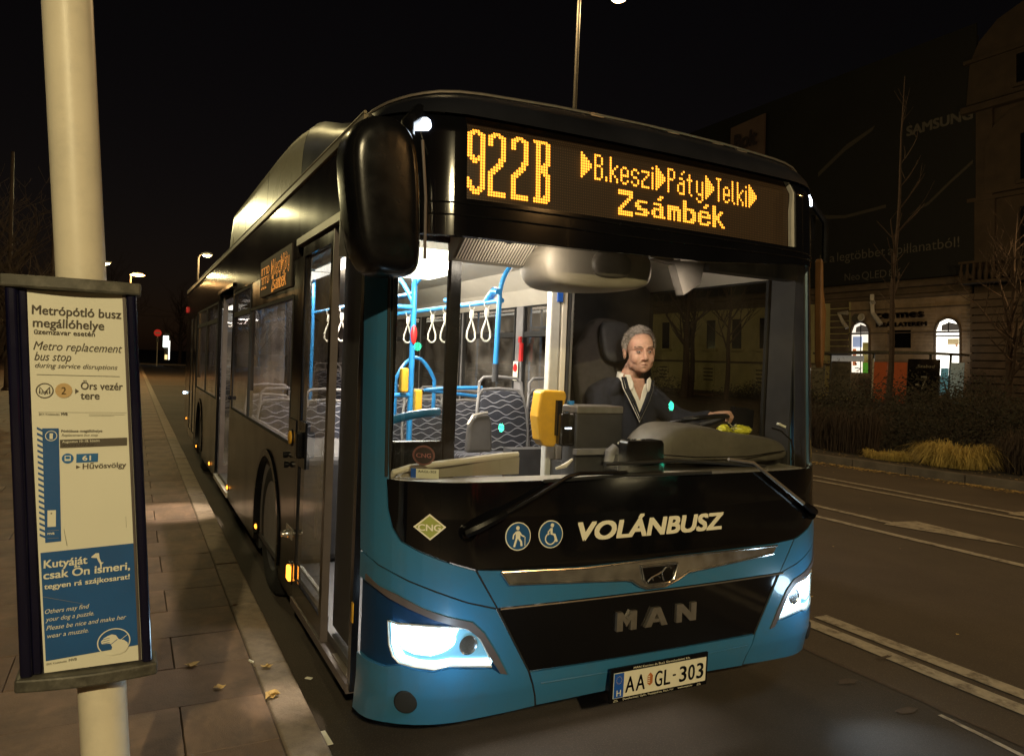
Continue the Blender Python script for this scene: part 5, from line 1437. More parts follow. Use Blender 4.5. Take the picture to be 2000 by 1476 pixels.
# ------------------------------------------------------------------ the driver
HEAD = Vector((.572, .955, 1.742))
look = Vector((-2.15, -2.70, 1.66)) - HEAD
yaw = math.atan2(look.y, look.x) + R(19)     # looks just past the camera
fwd = Vector((math.cos(yaw), math.sin(yaw), -.03)).normalized()
rgt = fwd.cross(Vector((-.06, 0, 1))).normalized()
upv = rgt.cross(fwd).normalized()
HM = Matrix((rgt, fwd, upv)).transposed()
K = 1.12
def H(x, y, z): return HEAD + HM @ (Vector((x, y, z)) * K)
M['skin'] = mat('skin', (.50, .29, .205), .55, 0, .14, 60, bump=.10, bscale=220, wear=(.52, .21, .15), wscale=26, wamt=.45)
M['skin'].node_tree.nodes['Principled BSDF'].inputs['Subsurface Weight'].default_value = .08
M['skin'].node_tree.nodes['Principled BSDF'].inputs['Subsurface Radius'].default_value = (.01, .004, .002)
drv = empty('person', (.55, 1.0, FZ), 0, 'grey-haired man in a dark V-neck sweater and white shirt holding the steering wheel', 'person')
class Blob(MB):
    def cap(s, a, b, ra, rb, n=14):
        a = Vector(a); b = Vector(b); d = (b - a); L_ = d.length
        if L_ < 1e-6: return s
        d.normalize(); u = d.orthogonal().normalized(); w = d.cross(u)
        prof = [(math.sin(t) * ra, -math.cos(t) * ra) for t in [math.pi / 2 * k / 4 for k in range(5)]] + [(math.cos(t) * rb, L_ + math.sin(t) * rb) for t in [math.pi / 2 * k / 4 for k in range(5)]]
        vs = []; m = len(prof)
        for r_, h in prof:
            for k in range(n):
                t = 2 * math.pi * k / n
                vs.append(a + d * h + (u * math.cos(t) + w * math.sin(t)) * max(r_, 1e-4))
        fs = [(i * n + k, i * n + (k + 1) % n, (i + 1) * n + (k + 1) % n, (i + 1) * n + k) for i in range(m - 1) for k in range(n)]
        fs += [tuple(range(n - 1, -1, -1)), tuple((m - 1) * n + k for k in range(n))]
        return s.add(vs, fs)
    def chain(s, pts, rs, n=14):
        for i in range(len(pts) - 1): s.cap(pts[i], pts[i + 1], rs[i], rs[i + 1], n)
        return s
    def he(s, x, y, z, rx, ry, rz, n=24, m=16): return s.ellipsoid(H(x, y, z), (rx * K, ry * K, rz * K), n, m, HM)
def off(v): return v
bd = Blob()
# head; local x to his left hand... rgt axis, y forward, z up; origin between the ears
bd.he(0, -.012, .040, .074, .092, .082)          # cranium
bd.he(0, .030, .035, .064, .056, .060)           # forehead
bd.he(0, .024, -.028, .065, .064, .074)          # mid face
bd.he(0, .034, -.068, .054, .050, .048)          # jaw
bd.he(0, .058, -.096, .024, .022, .018)          # chin
for s in (-1, 1):
    bd.he(s * .036, .052, -.040, .026, .030, .030)   # cheek
    bd.he(s * .048, .010, -.064, .020, .040, .032)   # jaw corner
    bd.chain([H(s * .012, .082, .021), H(s * .036, .076, .023), H(s * .054, .058, .016)], [.0085, .0085, .007])   # brow
    bd.he(s * .080, -.010, -.012, .008, .018, .030, 14, 10)      # ear
    bd.he(s * .083, -.012, .006, .008, .014, .014, 12, 8)
    bd.he(s * .013, .088, -.040, .009, .009, .008, 12, 8)        # nostril wing
    bd.chain([H(s * .018, .083, -.048), H(s * .036, .070, -.066)], [.006, .005])   # fold
bd.chain([H(0, .080, .016), H(0, .096, -.012), H(0, .103, -.034)], [.0085, .010, .0120])      # nose
bd.he(0, .098, -.038, .013, .012, .010, 14, 10)
bd.chain([H(-.024, .073, -.064), H(0, .084, -.061), H(.024, .073, -.064)], [.005, .0065, .005])
bd.chain([H(-.020, .074, -.075), H(0, .083, -.076), H(.020, .074, -.075)], [.005, .0075, .005])
# neck, trunk
CH = Vector((.545, 1.05, 1.42))
bd.chain([H(0, -.02, -.05), Vector((.555, 1.015, 1.60)), Vector((.552, 1.04, 1.52))], [.056, .056, .070], 20)
bd.chain([(.41, 1.10, 1.46), (.55, 1.09, 1.48), (.69, 1.07, 1.46)], [.050, .060, .050], 18)
bd.chain([(.55, 1.06, 1.45), (.55, 1.06, 1.25), (.55, 1.05, 1.05)], [.085, .10, .11], 20)
bd.chain([(.47, 1.09, 1.42), (.47, 1.08, 1.2), (.48, 1.07, 1.03)], [.07, .09, .10], 18)
bd.chain([(.63, 1.07, 1.42), (.63, 1.07, 1.2), (.62, 1.07, 1.03)], [.07, .09, .10], 18)
# thighs and shanks
for s, x in ((-1, .46), (1, .66)):
    bd.chain([(x, 1.04, 1.0), (x, .62, .98), (x, .52, .55), (x, .50, .34)], [.10, .075, .055, .045], 16)
    bd.chain([(x, .52, .32), (x, .38, .31)], [.045, .035], 12)
# his left arm to the wheel
WR = Vector((.905, .690, 1.375)); HC = Vector((.955, .600, 1.372))
bd.chain([(.71, 1.05, 1.45), (.845, .94, 1.34), (.885, .80, 1.335), WR], [.045, .044, .038, .027], 16)
# right arm, hand resting on the lower rim
WL = Vector((.50, .66, 1.20))
bd.chain([(.40, 1.08, 1.45), (.33, .98, 1.24), (.36, .86, 1.14), WL], [.045, .050, .040, .027], 16)
# hands: palm, four fingers, thumb
def hand(w, fdir, rdir, up_, sc_=1.0):
    fdir = Vector(fdir).normalized(); up_ = (Vector(up_) - fdir * fdir.dot(Vector(up_))).normalized(); rdir = fdir.cross(up_) * (1 if rdir > 0 else -1)
    P = lambda f, r_, u_: w + (fdir * f + rdir * r_ + up_ * u_) * sc_
    for r_ in (-.028, -.010, .010, .028): bd.chain([P(.0, r_ * .5, 0), P(.045, r_ * .9, .004), P(.082, r_, .002)], [.017 * sc_, .0145 * sc_, .0115 * sc_], 10)
    for r_, l in ((-.031, .82), (-.0105, 1.0), (.0105, 1.06), (.031, .96)):
        bd.chain([P(.080, r_, .004), P(.080 + .036 * l, r_ * 1.06, -.004), P(.080 + .046 * l, r_ * 1.05, -.034 * l), P(.080 + .030 * l, r_ * 1.0, -.056 * l)], [.0105 * sc_, .0095 * sc_, .0085 * sc_, .0072 * sc_], 10)
    bd.chain([P(.018, .026, -.006), P(.045, .052, -.018), P(.066, .050, -.036), P(.070, .036, -.050)], [.015 * sc_, .0125 * sc_, .0105 * sc_, .0088 * sc_], 10)
hand(WR, (.30, -.62, .18), -1, (-.15, .10, 1))
hand(WL, (.45, -.35, .25), 1, (0, .3, 1))
body = bd.build('body', M['skin'], drv, True, fix=False)
body.matrix_parent_inverse = Matrix.Translation((-.55, -1.0, -FZ))
rm = body.modifiers.new('r', 'REMESH'); rm.mode = 'VOXEL'; rm.voxel_size = .0035; rm.use_smooth_shade = True
sm_ = body.modifiers.new('s', 'SMOOTH'); sm_.factor = .6; sm_.iterations = 5
def dpart(o):
    o.matrix_parent_inverse = Matrix.Translation((-.55, -1.0, -FZ)); return o
def clothing(name, build, m, vox=.006, it=6):
    b = Blob(); build(b); o = dpart(b.build(name, m, drv, True, fix=False))
    r_ = o.modifiers.new('r', 'REMESH'); r_.mode = 'VOXEL'; r_.voxel_size = vox; r_.use_smooth_shade = True
    s_ = o.modifiers.new('s', 'SMOOTH'); s_.factor = .5; s_.iterations = it
    return o
M['knit'] = mat('navy_knit', (.012, .013, .020), .95, 0, .25, 40, bump=.5, bscale=350)
M['shirt'] = mat('white_shirt', (.78, .74, .66), .8, 0, .06, 20, bump=.12, bscale=60)
M['trousers'] = mat('dark_trousers', (.012, .012, .016), .9, 0, .2, 30)
def sweater(b):
    b.chain([(.425, 1.02, 1.50), (.475, 1.03, 1.535), (.56, 1.09, 1.545), (.625, 1.02, 1.53)], [.050, .048, .045, .048], 16)
    b.chain([(.385, 1.08, 1.455), (.45, 1.08, 1.485), (.55, 1.10, 1.490), (.65, 1.07, 1.485), (.715, 1.05, 1.455)], [.094, .094, .085, .094, .094], 20)
    b.chain([(.55, 1.065, 1.40), (.55, 1.06, 1.25), (.55, 1.04, 1.02)], [.125, .140, .150], 24)
    b.chain([(.455, 1.075, 1.42), (.45, 1.06, 1.2), (.46, 1.04, 1.0)], [.112, .128, .140], 20)
    b.chain([(.645, 1.05, 1.42), (.65, 1.05, 1.2), (.64, 1.04, 1.0)], [.112, .128, .140], 20)
    b.chain([(.72, 1.04, 1.465), (.855, .94, 1.345), (.885, .80, 1.335), (.902, .705, 1.368)], [.082, .066, .052, .040], 18)
    b.chain([(.38, 1.07, 1.465), (.325, .98, 1.24), (.36, .86, 1.14), (.485, .675, 1.195)], [.082, .068, .054, .042], 18)
    # soft folds
    for (p, q) in (((.73, .97, 1.50), (.84, .90, 1.40)), ((.80, .95, 1.28), (.90, .86, 1.34)), ((.36, .99, 1.42), (.33, .93, 1.25)), ((.44, .94, 1.20), (.56, .91, 1.13)), ((.62, .92, 1.22), (.70, .94, 1.12)), ((.66, .97, 1.45), (.78, .95, 1.36))):
        b.chain([p, q], [.022, .016], 8)
swt = clothing('sweater', sweater, M['knit'], .005, 5)
def trousers(b):
    for x in (.46, .66): b.chain([(x, 1.04, .99), (x, .62, .97), (x, .52, .55), (x, .50, .36)], [.115, .09, .07, .06], 16)
clothing('trousers', trousers, M['trousers'], .009)
for x in (.46, .66): dpart(MB().ellipsoid((x, .42, .315), (.05, .14, .045), 16, 10).build('shoe', M['gloss'], drv, True))
# V-neck opening: shirt panel following the chest, set proud of the knit, with collar and striped edging
def chest(x, z, d=0.0):
    """front surface of the chest at (x, z)"""
    import_y = 1.06 - math.sqrt(max(.0002, 1 - ((x - .55) / .26) ** 2)) * (.135 + .02 * (1.5 - z))
    lean = .10 * max(0, z - 1.44) ** 1.0
    return Vector((x, import_y + lean - d, z))
def chest_patch(name, poly, m, d, step=.012):
    b = bmesh.new(); b.faces.new([b.verts.new((x, 0, z)) for x, z in poly])
    xs = [p[0] for p in poly]; zs = [p[1] for p in poly]
    def cut(co, no): bmesh.ops.bisect_plane(b, geom=b.verts[:] + b.edges[:] + b.faces[:], plane_co=co, plane_no=no, dist=1e-6)
    x = min(xs) + step
    while x < max(xs): cut((x, 0, 0), (1, 0, 0)); x += step
    z = min(zs) + step
    while z < max(zs): cut((0, 0, z), (0, 0, 1)); z += step
    for v in b.verts: v.co = chest(v.co.x, v.co.z, d + .003 * noise.noise(Vector((v.co.x * 30, 0, v.co.z * 18))))
    me = bpy.data.meshes.new(name); b.to_mesh(me); b.free(); me.materials.append(m)
    me.polygons.foreach_set('use_smooth', [True] * len(me.polygons))
    o = bpy.data.objects.new(name, me); COL.objects.link(o); o.parent = drv; dpart(o)
    so = o.modifiers.new('t', 'SOLIDIFY'); so.thickness = .004; so.offset = -1
    return o
VX, VZ = .555, 1.365
chest_patch('shirt', [(.462, 1.575), (.480, 1.50), (VX, VZ), (.622, 1.48), (.642, 1.560), (.60, 1.545), (.578, 1.50), (.562, 1.445), (.545, 1.475), (.520, 1.53), (.500, 1.585)], M['shirt'], .012)
chest_patch('shirt_skin_gap', [(.500, 1.58), (.522, 1.53), (.547, 1.475), (.561, 1.44), (.580, 1.50), (.602, 1.548), (.60, 1.58)], M['skin'], .010)
for pts, nm in (([(.455, 1.600), (.452, 1.565), (.478, 1.505), (.505, 1.515), (.512, 1.545), (.488, 1.60)], 'collar'), ([(.632, 1.590), (.655, 1.555), (.640, 1.505), (.612, 1.500), (.603, 1.530), (.610, 1.575)], 'collar')):
    chest_patch(nm, pts, M['shirt'], .024)
mb = MB(); L_ = []
for k in range(25):
    t = R(-25 + 230 * k / 24)
    cx_, cy_ = .556 + .072 * math.cos(t), 1.015 + .066 * math.sin(t)
    hgt = .012 + .012 * math.sin(max(0, math.radians(-25 + 230 * k / 24)) )
    L_.append([(cx_, cy_, 1.600 + hgt * 0.6), (cx_ + .010 * math.cos(t), cy_ + .010 * math.sin(t), 1.602 + hgt * 0.6), (cx_ + .018 * math.cos(t), cy_ + .018 * math.sin(t), 1.560), (cx_ + .008 * math.cos(t), cy_ + .006 * math.sin(t), 1.550)])
mb.add([p for l in L_ for p in l], [(i * 4 + k, i * 4 + k + 1, (i + 1) * 4 + k + 1, (i + 1) * 4 + k) for i in range(24) for k in range(3)])
dpart(mb.build('collar_band', M['shirt'], drv, True))
for dx, mm, w in ((0.0, M['knit'], .011), (.010, M['shirt'], .0032), (.019, M['knit'], .007), (.0265, M['shirt'], .0028)):
    L1 = [chest(.455 - dx * .9, 1.585, .018), chest(.470 - dx, 1.52, .020), chest(.510 - dx, 1.445, .020), chest(VX, VZ - .008 - dx * 1.3, .020)]
    L2 = [chest(VX, VZ - .008 - dx * 1.3, .020), chest(.600 + dx, 1.445, .020), chest(.634 + dx, 1.51, .020), chest(.650 + dx, 1.57, .018)]
    dpart(MB().tube(L1 + L2[1:], w, 8).build('neck_edging', mm, drv, True))
# hair: short swept strands over a cap; eyes, brows
M['hair'] = mat('grey_hair', (.38, .33, .28), .7, 0, .6, 90, bump=.3, bscale=120)
random.seed(4)
hb = MB()
def hp(th, ph, k=1.0):
    # th polar from the crown, ph azimuth (0 = forward)
    return Vector((.0785 * math.sin(th) * math.sin(ph) * k, -.012 + .097 * math.sin(th) * math.cos(ph) * k, .040 + .088 * math.cos(th) * k))
cap_v = []; nphi, nth = 40, 12
for i in range(nth + 1):
    for j in range(nphi):
        ph = 2 * math.pi * j / nphi
        c = math.cos(ph)
        lim = interp(c, [-1, -.3, .05, .35, .60, .8, 1], [2.30, 2.20, 2.02, 1.62, 1.16, .92, .80])
        lim += .05 * noise.noise(Vector((ph * 3, 0, 1)))
        th = lim * i / nth
        k = 1.03 + .05 * noise.noise(Vector((math.cos(ph) * 5, math.sin(ph) * 5, th * 6))) + (.02 if i < nth else -.03)
        cap_v.append(H(*hp(th, ph, k)))
hb.add(cap_v, [(i * nphi + j, i * nphi + (j + 1) % nphi, (i + 1) * nphi + (j + 1) % nphi, (i + 1) * nphi + j) for i in range(nth) for j in range(nphi)])
dpart(hb.build('hair', M['hair'], drv, True))
st2 = MB()
for q in range(6500):
    ph = random.uniform(0, 2 * math.pi); c = math.cos(ph)
    lim = interp(c, [-1, -.3, .05, .35, .60, .8, 1], [2.30, 2.20, 2.05, 1.66, 1.22, .96, .86])
    th = lim * math.sqrt(random.random())
    a = hp(th, ph, 1.015); l = random.uniform(.10, .26)
    b1 = hp(th - l * .2, ph + random.uniform(-.15, .15) + .18 * (1 if math.sin(ph) > 0 else -1), 1.045); b2 = hp(th + l * .7 * (1 if c < .3 else -.9), ph + random.uniform(-.2, .2), 1.06 + random.random() * .15)
    w = Vector((random.uniform(-1, 1), random.uniform(-1, 1), random.uniform(-1, 1))) * .0038
    st2.add([H(*a), H(*(a + w)), H(*(b1 + w)), H(*b1), H(*b2)], [(0, 1, 2, 3), (3, 2, 4)])
o = dpart(st2.build('hair_strands', M['hair'], drv, False, fix=False)); tag(o, kind='stuff')
eyew = mat('eye_white', (.34, .29, .26), .3); eyei = mat('iris', (.05, .045, .04), .15); lid = mat('eyelid', (.34, .16, .10), .6, 0, .1, 30)
for s in (-1, 1):
    e = dpart(MB().ellipsoid(H(s * .0295, .0735, -.001), (.0125, .0125, .0085), 16, 12, HM).build('eye', eyew, drv, True))
    i_ = MB().ellipsoid(H(s * .0295 - .002, .0835, -.001), (.0048, .0035, .0050), 12, 8, HM).build('iris', eyei, e, True)
    dpart(MB().tube([H(s * .014, .081, .0035), H(s * .022, .0865, .0080), H(s * .032, .0865, .0082), H(s * .045, .076, .003)], .0026, 8).build('upper_lid', lid, drv, True))
    dpart(MB().tube([H(s * .016, .0815, -.0065), H(s * .028, .0855, -.0098), H(s * .042, .078, -.0062)], .0019, 8).build('lower_lid', lid, drv, True))
    bb = MB()
    for k in range(60):
        t = random.random(); x = .013 + .040 * t
        a = Vector((s * x, .0925 - .016 * t * t, .0215 + .005 * math.sin(t * 3) + random.uniform(-.0025, .0025)))
        d = Vector((s * .007, -.001, random.uniform(-.001, .0035)))
        bb.add([H(*a), H(*(a + Vector((0, .001, .0014)))), H(*(a + d))], [(0, 1, 2)])
    dpart(bb.build('eyebrow', mat('brow_hair', (.10, .075, .055), .8), drv, fix=False))
dpart(MB().tube([H(-.023, .0745, -.0695), H(-.010, .0875, -.0695), H(0, .0895, -.0700), H(.010, .0875, -.0695), H(.023, .0745, -.0690)], [.001, .0016, .0018, .0016, .001], 6).build('mouth_line', mat('mouth', (.20, .07, .05), .6), drv, True))

# ------------------------------------------------------------------ bus stop sign
sg = empty('bus_stop_sign', (-2.16, -.36, PV), 0, 'bus stop post with a navy framed board of cream and blue notices', 'bus stop sign')
SG = Matrix.Translation((2.16, .36, -PV))
BY = -.400
def fb(a, b, d=0.0): return Vector((a, BY - d, b))
def sp(o): o.matrix_parent_inverse = SG; return o
def lean(z): return -.0358 * 0 - .0372 * (z - 1.3) - .0372 * 0
# pole behind the board
pm = MB()
pz = [PV, .3, .52, 1.0, 1.8, 2.5, 3.4, 4.4]
pm.tube([(-2.246 - .0700 * (z - 1.28), BY + .130, z) for z in pz], .0625, 32)
sp(pm.build('post', M['galv'], sg, True))
sp(MB().tube([(-2.159, BY + .13, PV), (-2.159, BY + .13, PV + .02)], .11, 24).build('post_foot', M['capgrey'], sg, True))
# cabinet
def XL(z): return interp(z, [.74, 1.80], [-2.389, -2.448])
def XR(z): return interp(z, [.74, 1.80], [-2.076, -2.147])
def slab_between(name, xa, xb, z0, z1, y0, y1, m, rounded=0.0):
    mb = MB()
    vs = []
    for y in (y0, y1):
        vs += [(xa(z0), y, z0), (xb(z0), y, z0), (xb(z1), y, z1), (xa(z1), y, z1)]
    mb.add(vs, [(0, 1, 2, 3), (7, 6, 5, 4), (0, 4, 5, 1), (1, 5, 6, 2), (2, 6, 7, 3), (3, 7, 4, 0)])
    o = sp(mb.build(name, m, sg, False))
    if rounded: bevel(o, rounded, 4)
    return o
slab_between('cabinet', lambda z: XL(z) + .01, lambda z: XR(z) - .01, .765, 1.785, BY + .004, BY + .055, M['navy'])
slab_between('frame_post', lambda z: XL(z), lambda z: XL(z) + .030, .76, 1.79, BY - .012, BY + .07, M['navy'], .010)
slab_between('frame_post', lambda z: XL(z) + .028, lambda z: XL(z) + .050, .765, 1.785, BY - .004, BY + .03, M['navy'], .006)
slab_between('frame_post', lambda z: XR(z) - .026, lambda z: XR(z), .76, 1.79, BY - .012, BY + .07, M['navy'], .010)
slab_between('glazing_bead', lambda z: XR(z) - .034, lambda z: XR(z) - .027, .77, 1.78, BY - .006, BY + .0, M['trim'], .001)
def cap(name, z0, z1, top):
    n = 18; A = []; B = []
    xa = XL(z0) - .012; xb = XR(z0) + .012
    for k in range(n + 1):
        t = k / n; x = xa + (xb - xa) * t; y = BY - .018 - .022 * math.sin(math.pi * t)
        A.append((x, y)); 
    outline = A + [(xb, BY + .08), (xa, BY + .08)]
    mb = MB()
    if top: mb.prism(outline, lambda a, b: (a, b, z0), lambda a, b: (a, b, z1))
    else: mb.prism(outline, lambda a, b: (a, b, z0), lambda a, b: (a, b, z1))
    o = sp(mb.build(name, M['capgrey'], sg, False)); bevel(o, .006, 2); return o
cap('top_cap', 1.782, 1.815, True)
cap('bottom_cap', .728, .764, False)
def quad(name, pts, m, d, par=None, jag=None):
    o = mesh_obj(name, [fb(a, b, d) for a, b in pts], [tuple(range(len(pts)))], m, par or sg)
    if par is None: sp(o)
    return o
notice = quad('notice_sheet', [(-2.336, .768), (-2.104, .770), (-2.172, 1.783), (-2.402, 1.778)], M['paper'], .002)
T = lambda s, a0, a1, b0, h=None, m=M['pink'], bold=.0, shear=0.0, rot=0.0, par=notice: put_text(s, lambda a, b, d=0: fb(a, b + (a - a0) * rot, .004 + d), a0, a1, b0, h, m, par, bold, shear)
T('Metrópótló busz', -2.386, -2.181, 1.717, .0245, bold=.012)
T('megállóhelye', -2.383, -2.221, 1.684, .0245, bold=.012)
T('üzemzavar esetén', -2.380, -2.242, 1.6655, .0135, bold=.012)
T('Metro replacement', -2.381, -2.176, 1.6245, .0235, shear=.3)
T('bus stop', -2.378, -2.295, 1.597, .0235, shear=.3)
T('during service disruptions', -2.376, -2.186, 1.578, .0135, shear=.3)
quad('rule', [(-2.372, 1.5590), (-2.180, 1.5590), (-2.180, 1.5604), (-2.372, 1.5604)], M['pgrey'], .004, notice)
ring_on('metro_ring', -2.353, 1.518, .0175, .0200, fb, M['pink'], notice, 36, d=.004, sy=1.0)
for pts in (stroke([(-2.364, 1.510), (-2.364, 1.527), (-2.353, 1.513), (-2.342, 1.527), (-2.342, 1.510)], .0035),): quad('metro_sign', pts, M['pink'], .0042, notice)
quad('metro_sign', stroke([(-2.359, 1.509), (-2.359, 1.517), (-2.353, 1.508), (-2.347, 1.517), (-2.347, 1.509)], .0028), M['pink'], .0043, notice)
quad('line_disc', circ(-2.310, 1.519, .0195, 32), M['ptan'], .004, notice)
T('2', -2.3155, -2.3045, 1.509, .020, m=M['paper'])
quad('pointer', [(-2.284, 1.511), (-2.275, 1.518), (-2.284, 1.525)], M['pink'], .004, notice)
T('Örs vezér', -2.271, -2.172, 1.523, .021, bold=.012)
T('tere', -2.271, -2.227, 1.497, .021, bold=.012)
quad('rule', [(-2.366, 1.4610), (-2.160, 1.4610), (-2.160, 1.4616), (-2.366, 1.4616)], M['pgrey'], .004, notice)
T('BKK Közlekedés', -2.364, -2.318, 1.4530, .0065, m=M['pgrey']); T('MVB', -2.314, -2.300, 1.453, .008, m=M['pink'], bold=.02)
quad('rule', [(-2.25, 1.4555), (-2.165, 1.4555), (-2.165, 1.4562), (-2.25, 1.4562)], M['pgrey'], .004, notice)
quad('rule', [(-2.25, 1.4515), (-2.19, 1.4515), (-2.19, 1.4521), (-2.25, 1.4521)], M['pgrey'], .004, notice)
# second sheet: blue band with slanted stripes
band = quad('blue_band', [(-2.3420, 1.116), (-2.3060, 1.118), (-2.3190, 1.419), (-2.3560, 1.419)], M['pblue'], .0035, notice)
for k in range(20):
    z = 1.128 + k * .0148; x = interp(z, [1.116, 1.419], [-2.3420, -2.3560])
    quad('slanted_stripe', [(x + .0005, z), (x - .0125, z + .0075), (x - .0125, z + .0135), (x + .0005, z + .006)], M['pblue'], .0036, notice)
ring_on('info_ring', -2.3355, 1.399, .0120, .0137, fb, M['paper'], notice, 28, d=.0042)
T('i', -2.3380, -2.3325, 1.3915, .0155, m=M['paper'], bold=.02)
quad('code_card', [(-2.338, 1.158), (-2.319, 1.158), (-2.320, 1.202), (-2.339, 1.202)], M['paper'], .0042, notice)
quad('card_dot', circ(-2.330, 1.1935, .0022, 10), M['pgrey'], .0044, notice)
T('MVB', -2.337, -2.322, 1.137, .006, m=M['paper'], bold=.02)
quad('rule', [(-2.337, 1.1475), (-2.312, 1.1475), (-2.312, 1.1485), (-2.337, 1.1485)], M['pgrey'], .0042, notice)
quad('rule', [(-2.337, 1.1270), (-2.312, 1.1270), (-2.312, 1.1280), (-2.337, 1.1280)], M['pgrey'], .0042, notice)
T('Pótlóbusz megállóhelye', -2.313, -2.218, 1.4085, .0070, bold=.01)
T('Replacement bus stop', -2.312, -2.228, 1.3975, .0070, m=M['pgrey'], shear=.3)
quad('dark_band', [(-2.3145, 1.3665), (-2.157, 1.3715), (-2.1575, 1.3930), (-2.3155, 1.3885)], M['pink'], .004, notice)
T('Augusztus 10–18. között', -2.310, -2.223, 1.380, .0062, m=M['paper'], rot=.03, bold=.01)
T('Between 10–18 August', -2.310, -2.233, 1.3705, .0055, m=M['paper'], shear=.3, rot=.03)
quad('bus_disc', circ(-2.2965, 1.3385, .0135, 26), M['pcyan'], .004, notice)
quad('bus_mark', [(-2.3035, 1.332), (-2.2895, 1.332), (-2.2895, 1.346), (-2.3035, 1.346)], M['paper'], .0042, notice)
quad('bus_mark', [(-2.3015, 1.337), (-2.2915, 1.337), (-2.2915, 1.344), (-2.3015, 1.344)], M['pcyan'], .0044, notice)
quad('number_field', [(-2.2765, 1.3265), (-2.226, 1.328), (-2.226, 1.351), (-2.2765, 1.350)], M['pcyan'], .004, notice)
T('61', -2.262, -2.243, 1.3325, .0135, m=M['paper'], bold=.02)
quad('pointer', [(-2.2765, 1.310), (-2.2670, 1.315), (-2.2765, 1.320)], M['pink'], .004, notice)
T('Hűvösvölgy', -2.261, -2.158, 1.3095, .0150, bold=.012, rot=.02)
quad('sheet_edge', [(-2.293, 1.105), (-2.2915, 1.105), (-2.300, 1.15), (-2.3008, 1.15)], M['pgrey'], .004, notice)
quad('sheet_edge', [(-2.153, 1.145), (-2.1522, 1.145), (-2.1545, 1.175), (-2.1550, 1.175)], M['pgrey'], .004, notice)
# third sheet: blue with white lettering
bs = quad('blue_sheet', [(-2.3330, .8005), (-2.1095, .8145), (-2.1270, 1.1005), (-2.3520, 1.0905)], M['pblue'], .005, notice)
C_ = M['paper']
def B(s, a0, a1, b0, h, shear=0.0, bold=.0, rot=.045): return put_text(s, lambda a, b, d=0: fb(a, b + (a - a0) * rot, .007 + d), a0, a1, b0, h, C_, notice, bold, shear)
B('Kutyáját', -2.343, -2.244, 1.0495, .022, bold=.018)
B('csak Ön ismeri,', -2.343, -2.141, 1.0200, .022, bold=.018)
B('tegyen rá szájkosarat!', -2.341, -2.141, .9935, .0145, bold=.016)
B('Others may find', -2.338, -2.236, .9275, .0125, .25)
B('your dog a puzzle.', -2.336, -2.224, .9065, .0125, .25)
B('Please be nice and make her', -2.3335, -2.146, .8835, .0125, .25)
B('wear a muzzle.', -2.331, -2.236, .8620, .0125, .25)
quad('crease', [(-2.344, .9735), (-2.250, .9445), (-2.250, .9452), (-2.344, .9745)], M['pgrey'], .0068, notice)
quad('jumping_dog', [(-2.235, 1.071), (-2.2248, 1.080), (-2.2167, 1.080), (-2.2150, 1.0665), (-2.2105, 1.0545), (-2.2045, 1.0535), (-2.2095, 1.049), (-2.2090, 1.036), (-2.2120, 1.035), (-2.2135, 1.050), (-2.2180, 1.058), (-2.2215, 1.067), (-2.2268, 1.0675), (-2.234, 1.0685)], C_, .007, notice)
ring_on('dog_ring', -2.1745, .8320, .0375, .0405, fb, C_, notice, 40, d=.0072, sy=.92)
quad('dog_figure', [(-2.206, .836), (-2.199, .845), (-2.190, .850), (-2.180, .853), (-2.170, .850), (-2.163, .838), (-2.150, .834), (-2.141, .826), (-2.139, .812), (-2.146, .801), (-2.160, .796), (-2.178, .797), (-2.181, .806), (-2.178, .818), (-2.183, .828), (-2.192, .829), (-2.203, .828)], C_, .0074, notice)
quad('dog_lead', stroke([(-2.179, .826), (-2.160, .834), (-2.139, .850)], .0016), C_, .0076, notice)
for z in (.832, .838, .844): quad('muzzle_strap', stroke([(-2.204, z - .003), (-2.185, z)], .0012), M['pblue'], .0078, notice)
quad('collar_line', stroke([(-2.181, .826), (-2.166, .838)], .0016), M['pblue'], .0078, notice)
T('BKK Közlekedés', -2.331, -2.285, .7885, .006, m=M['pgrey'], rot=.05); T('MVB', -2.280, -2.262, .7915, .0075, m=M['pgrey'], bold=.02, rot=.05)
sp(mesh_obj('glazing', [fb(-2.340, .767, .011), fb(-2.100, .767, .011), fb(-2.170, 1.784, .011), fb(-2.404, 1.784, .011)], [(0, 1, 2, 3)], M['pglass'], sg))

# ------------------------------------------------------------------ street lamps, far signs
def plight(name, loc, e, col, r_=.12, parent=None):
    l = bpy.data.lights.new(name, 'POINT'); l.energy = e; l.color = col; l.shadow_soft_size = r_
    o = bpy.data.objects.new(name, l); COL.objects.link(o)
    o.location = loc
    return o
def street_lamp(x, y, h, arms, label, m, e, col, lam=.16, r_=.09, z0=PV, head=True, drop=.0):
    t = empty('street_lamp', (x, y, z0), 0, label, 'street lamp', None)
    MB().tube([(0, 0, 0), (0, 0, 1.2), (0, 0, h)], [r_, r_ * .85, r_ * .5], 14).build('mast', M['capgrey'] if y < 25 else M['bark'], t, True)
    for (dx, dy) in arms:
        MB().tube([(0, 0, h - .1), (dx * .4, dy * .4, h + .12), (dx, dy, h + .1)], r_ * .38, 8).build('arm', M['capgrey'] if y < 25 else M['bark'], t, True)
        l = math.hypot(dx, dy) or 1
        hd_ = MB().ellipsoid((dx + dx / l * .3, dy + dy / l * .3, h + .12), (.34, .20, .09), 16, 8, Matrix.Rotation(math.atan2(dy, dx), 3, 'Z')).build('lamp_head', M['alu'], t, True)
        MB().ellipsoid((dx + dx / l * .3, dy + dy / l * .3, h + .045), (lam * 1.5, lam, .055), 14, 8, Matrix.Rotation(math.atan2(dy, dx), 3, 'Z')).build('lamp_glass', m, hd_, True)
        if e > 0: plight('lamp_light', (x + dx + dx / l * .3, y + dy + dy / l * .3, z0 + h - .12), e, col)
    return t
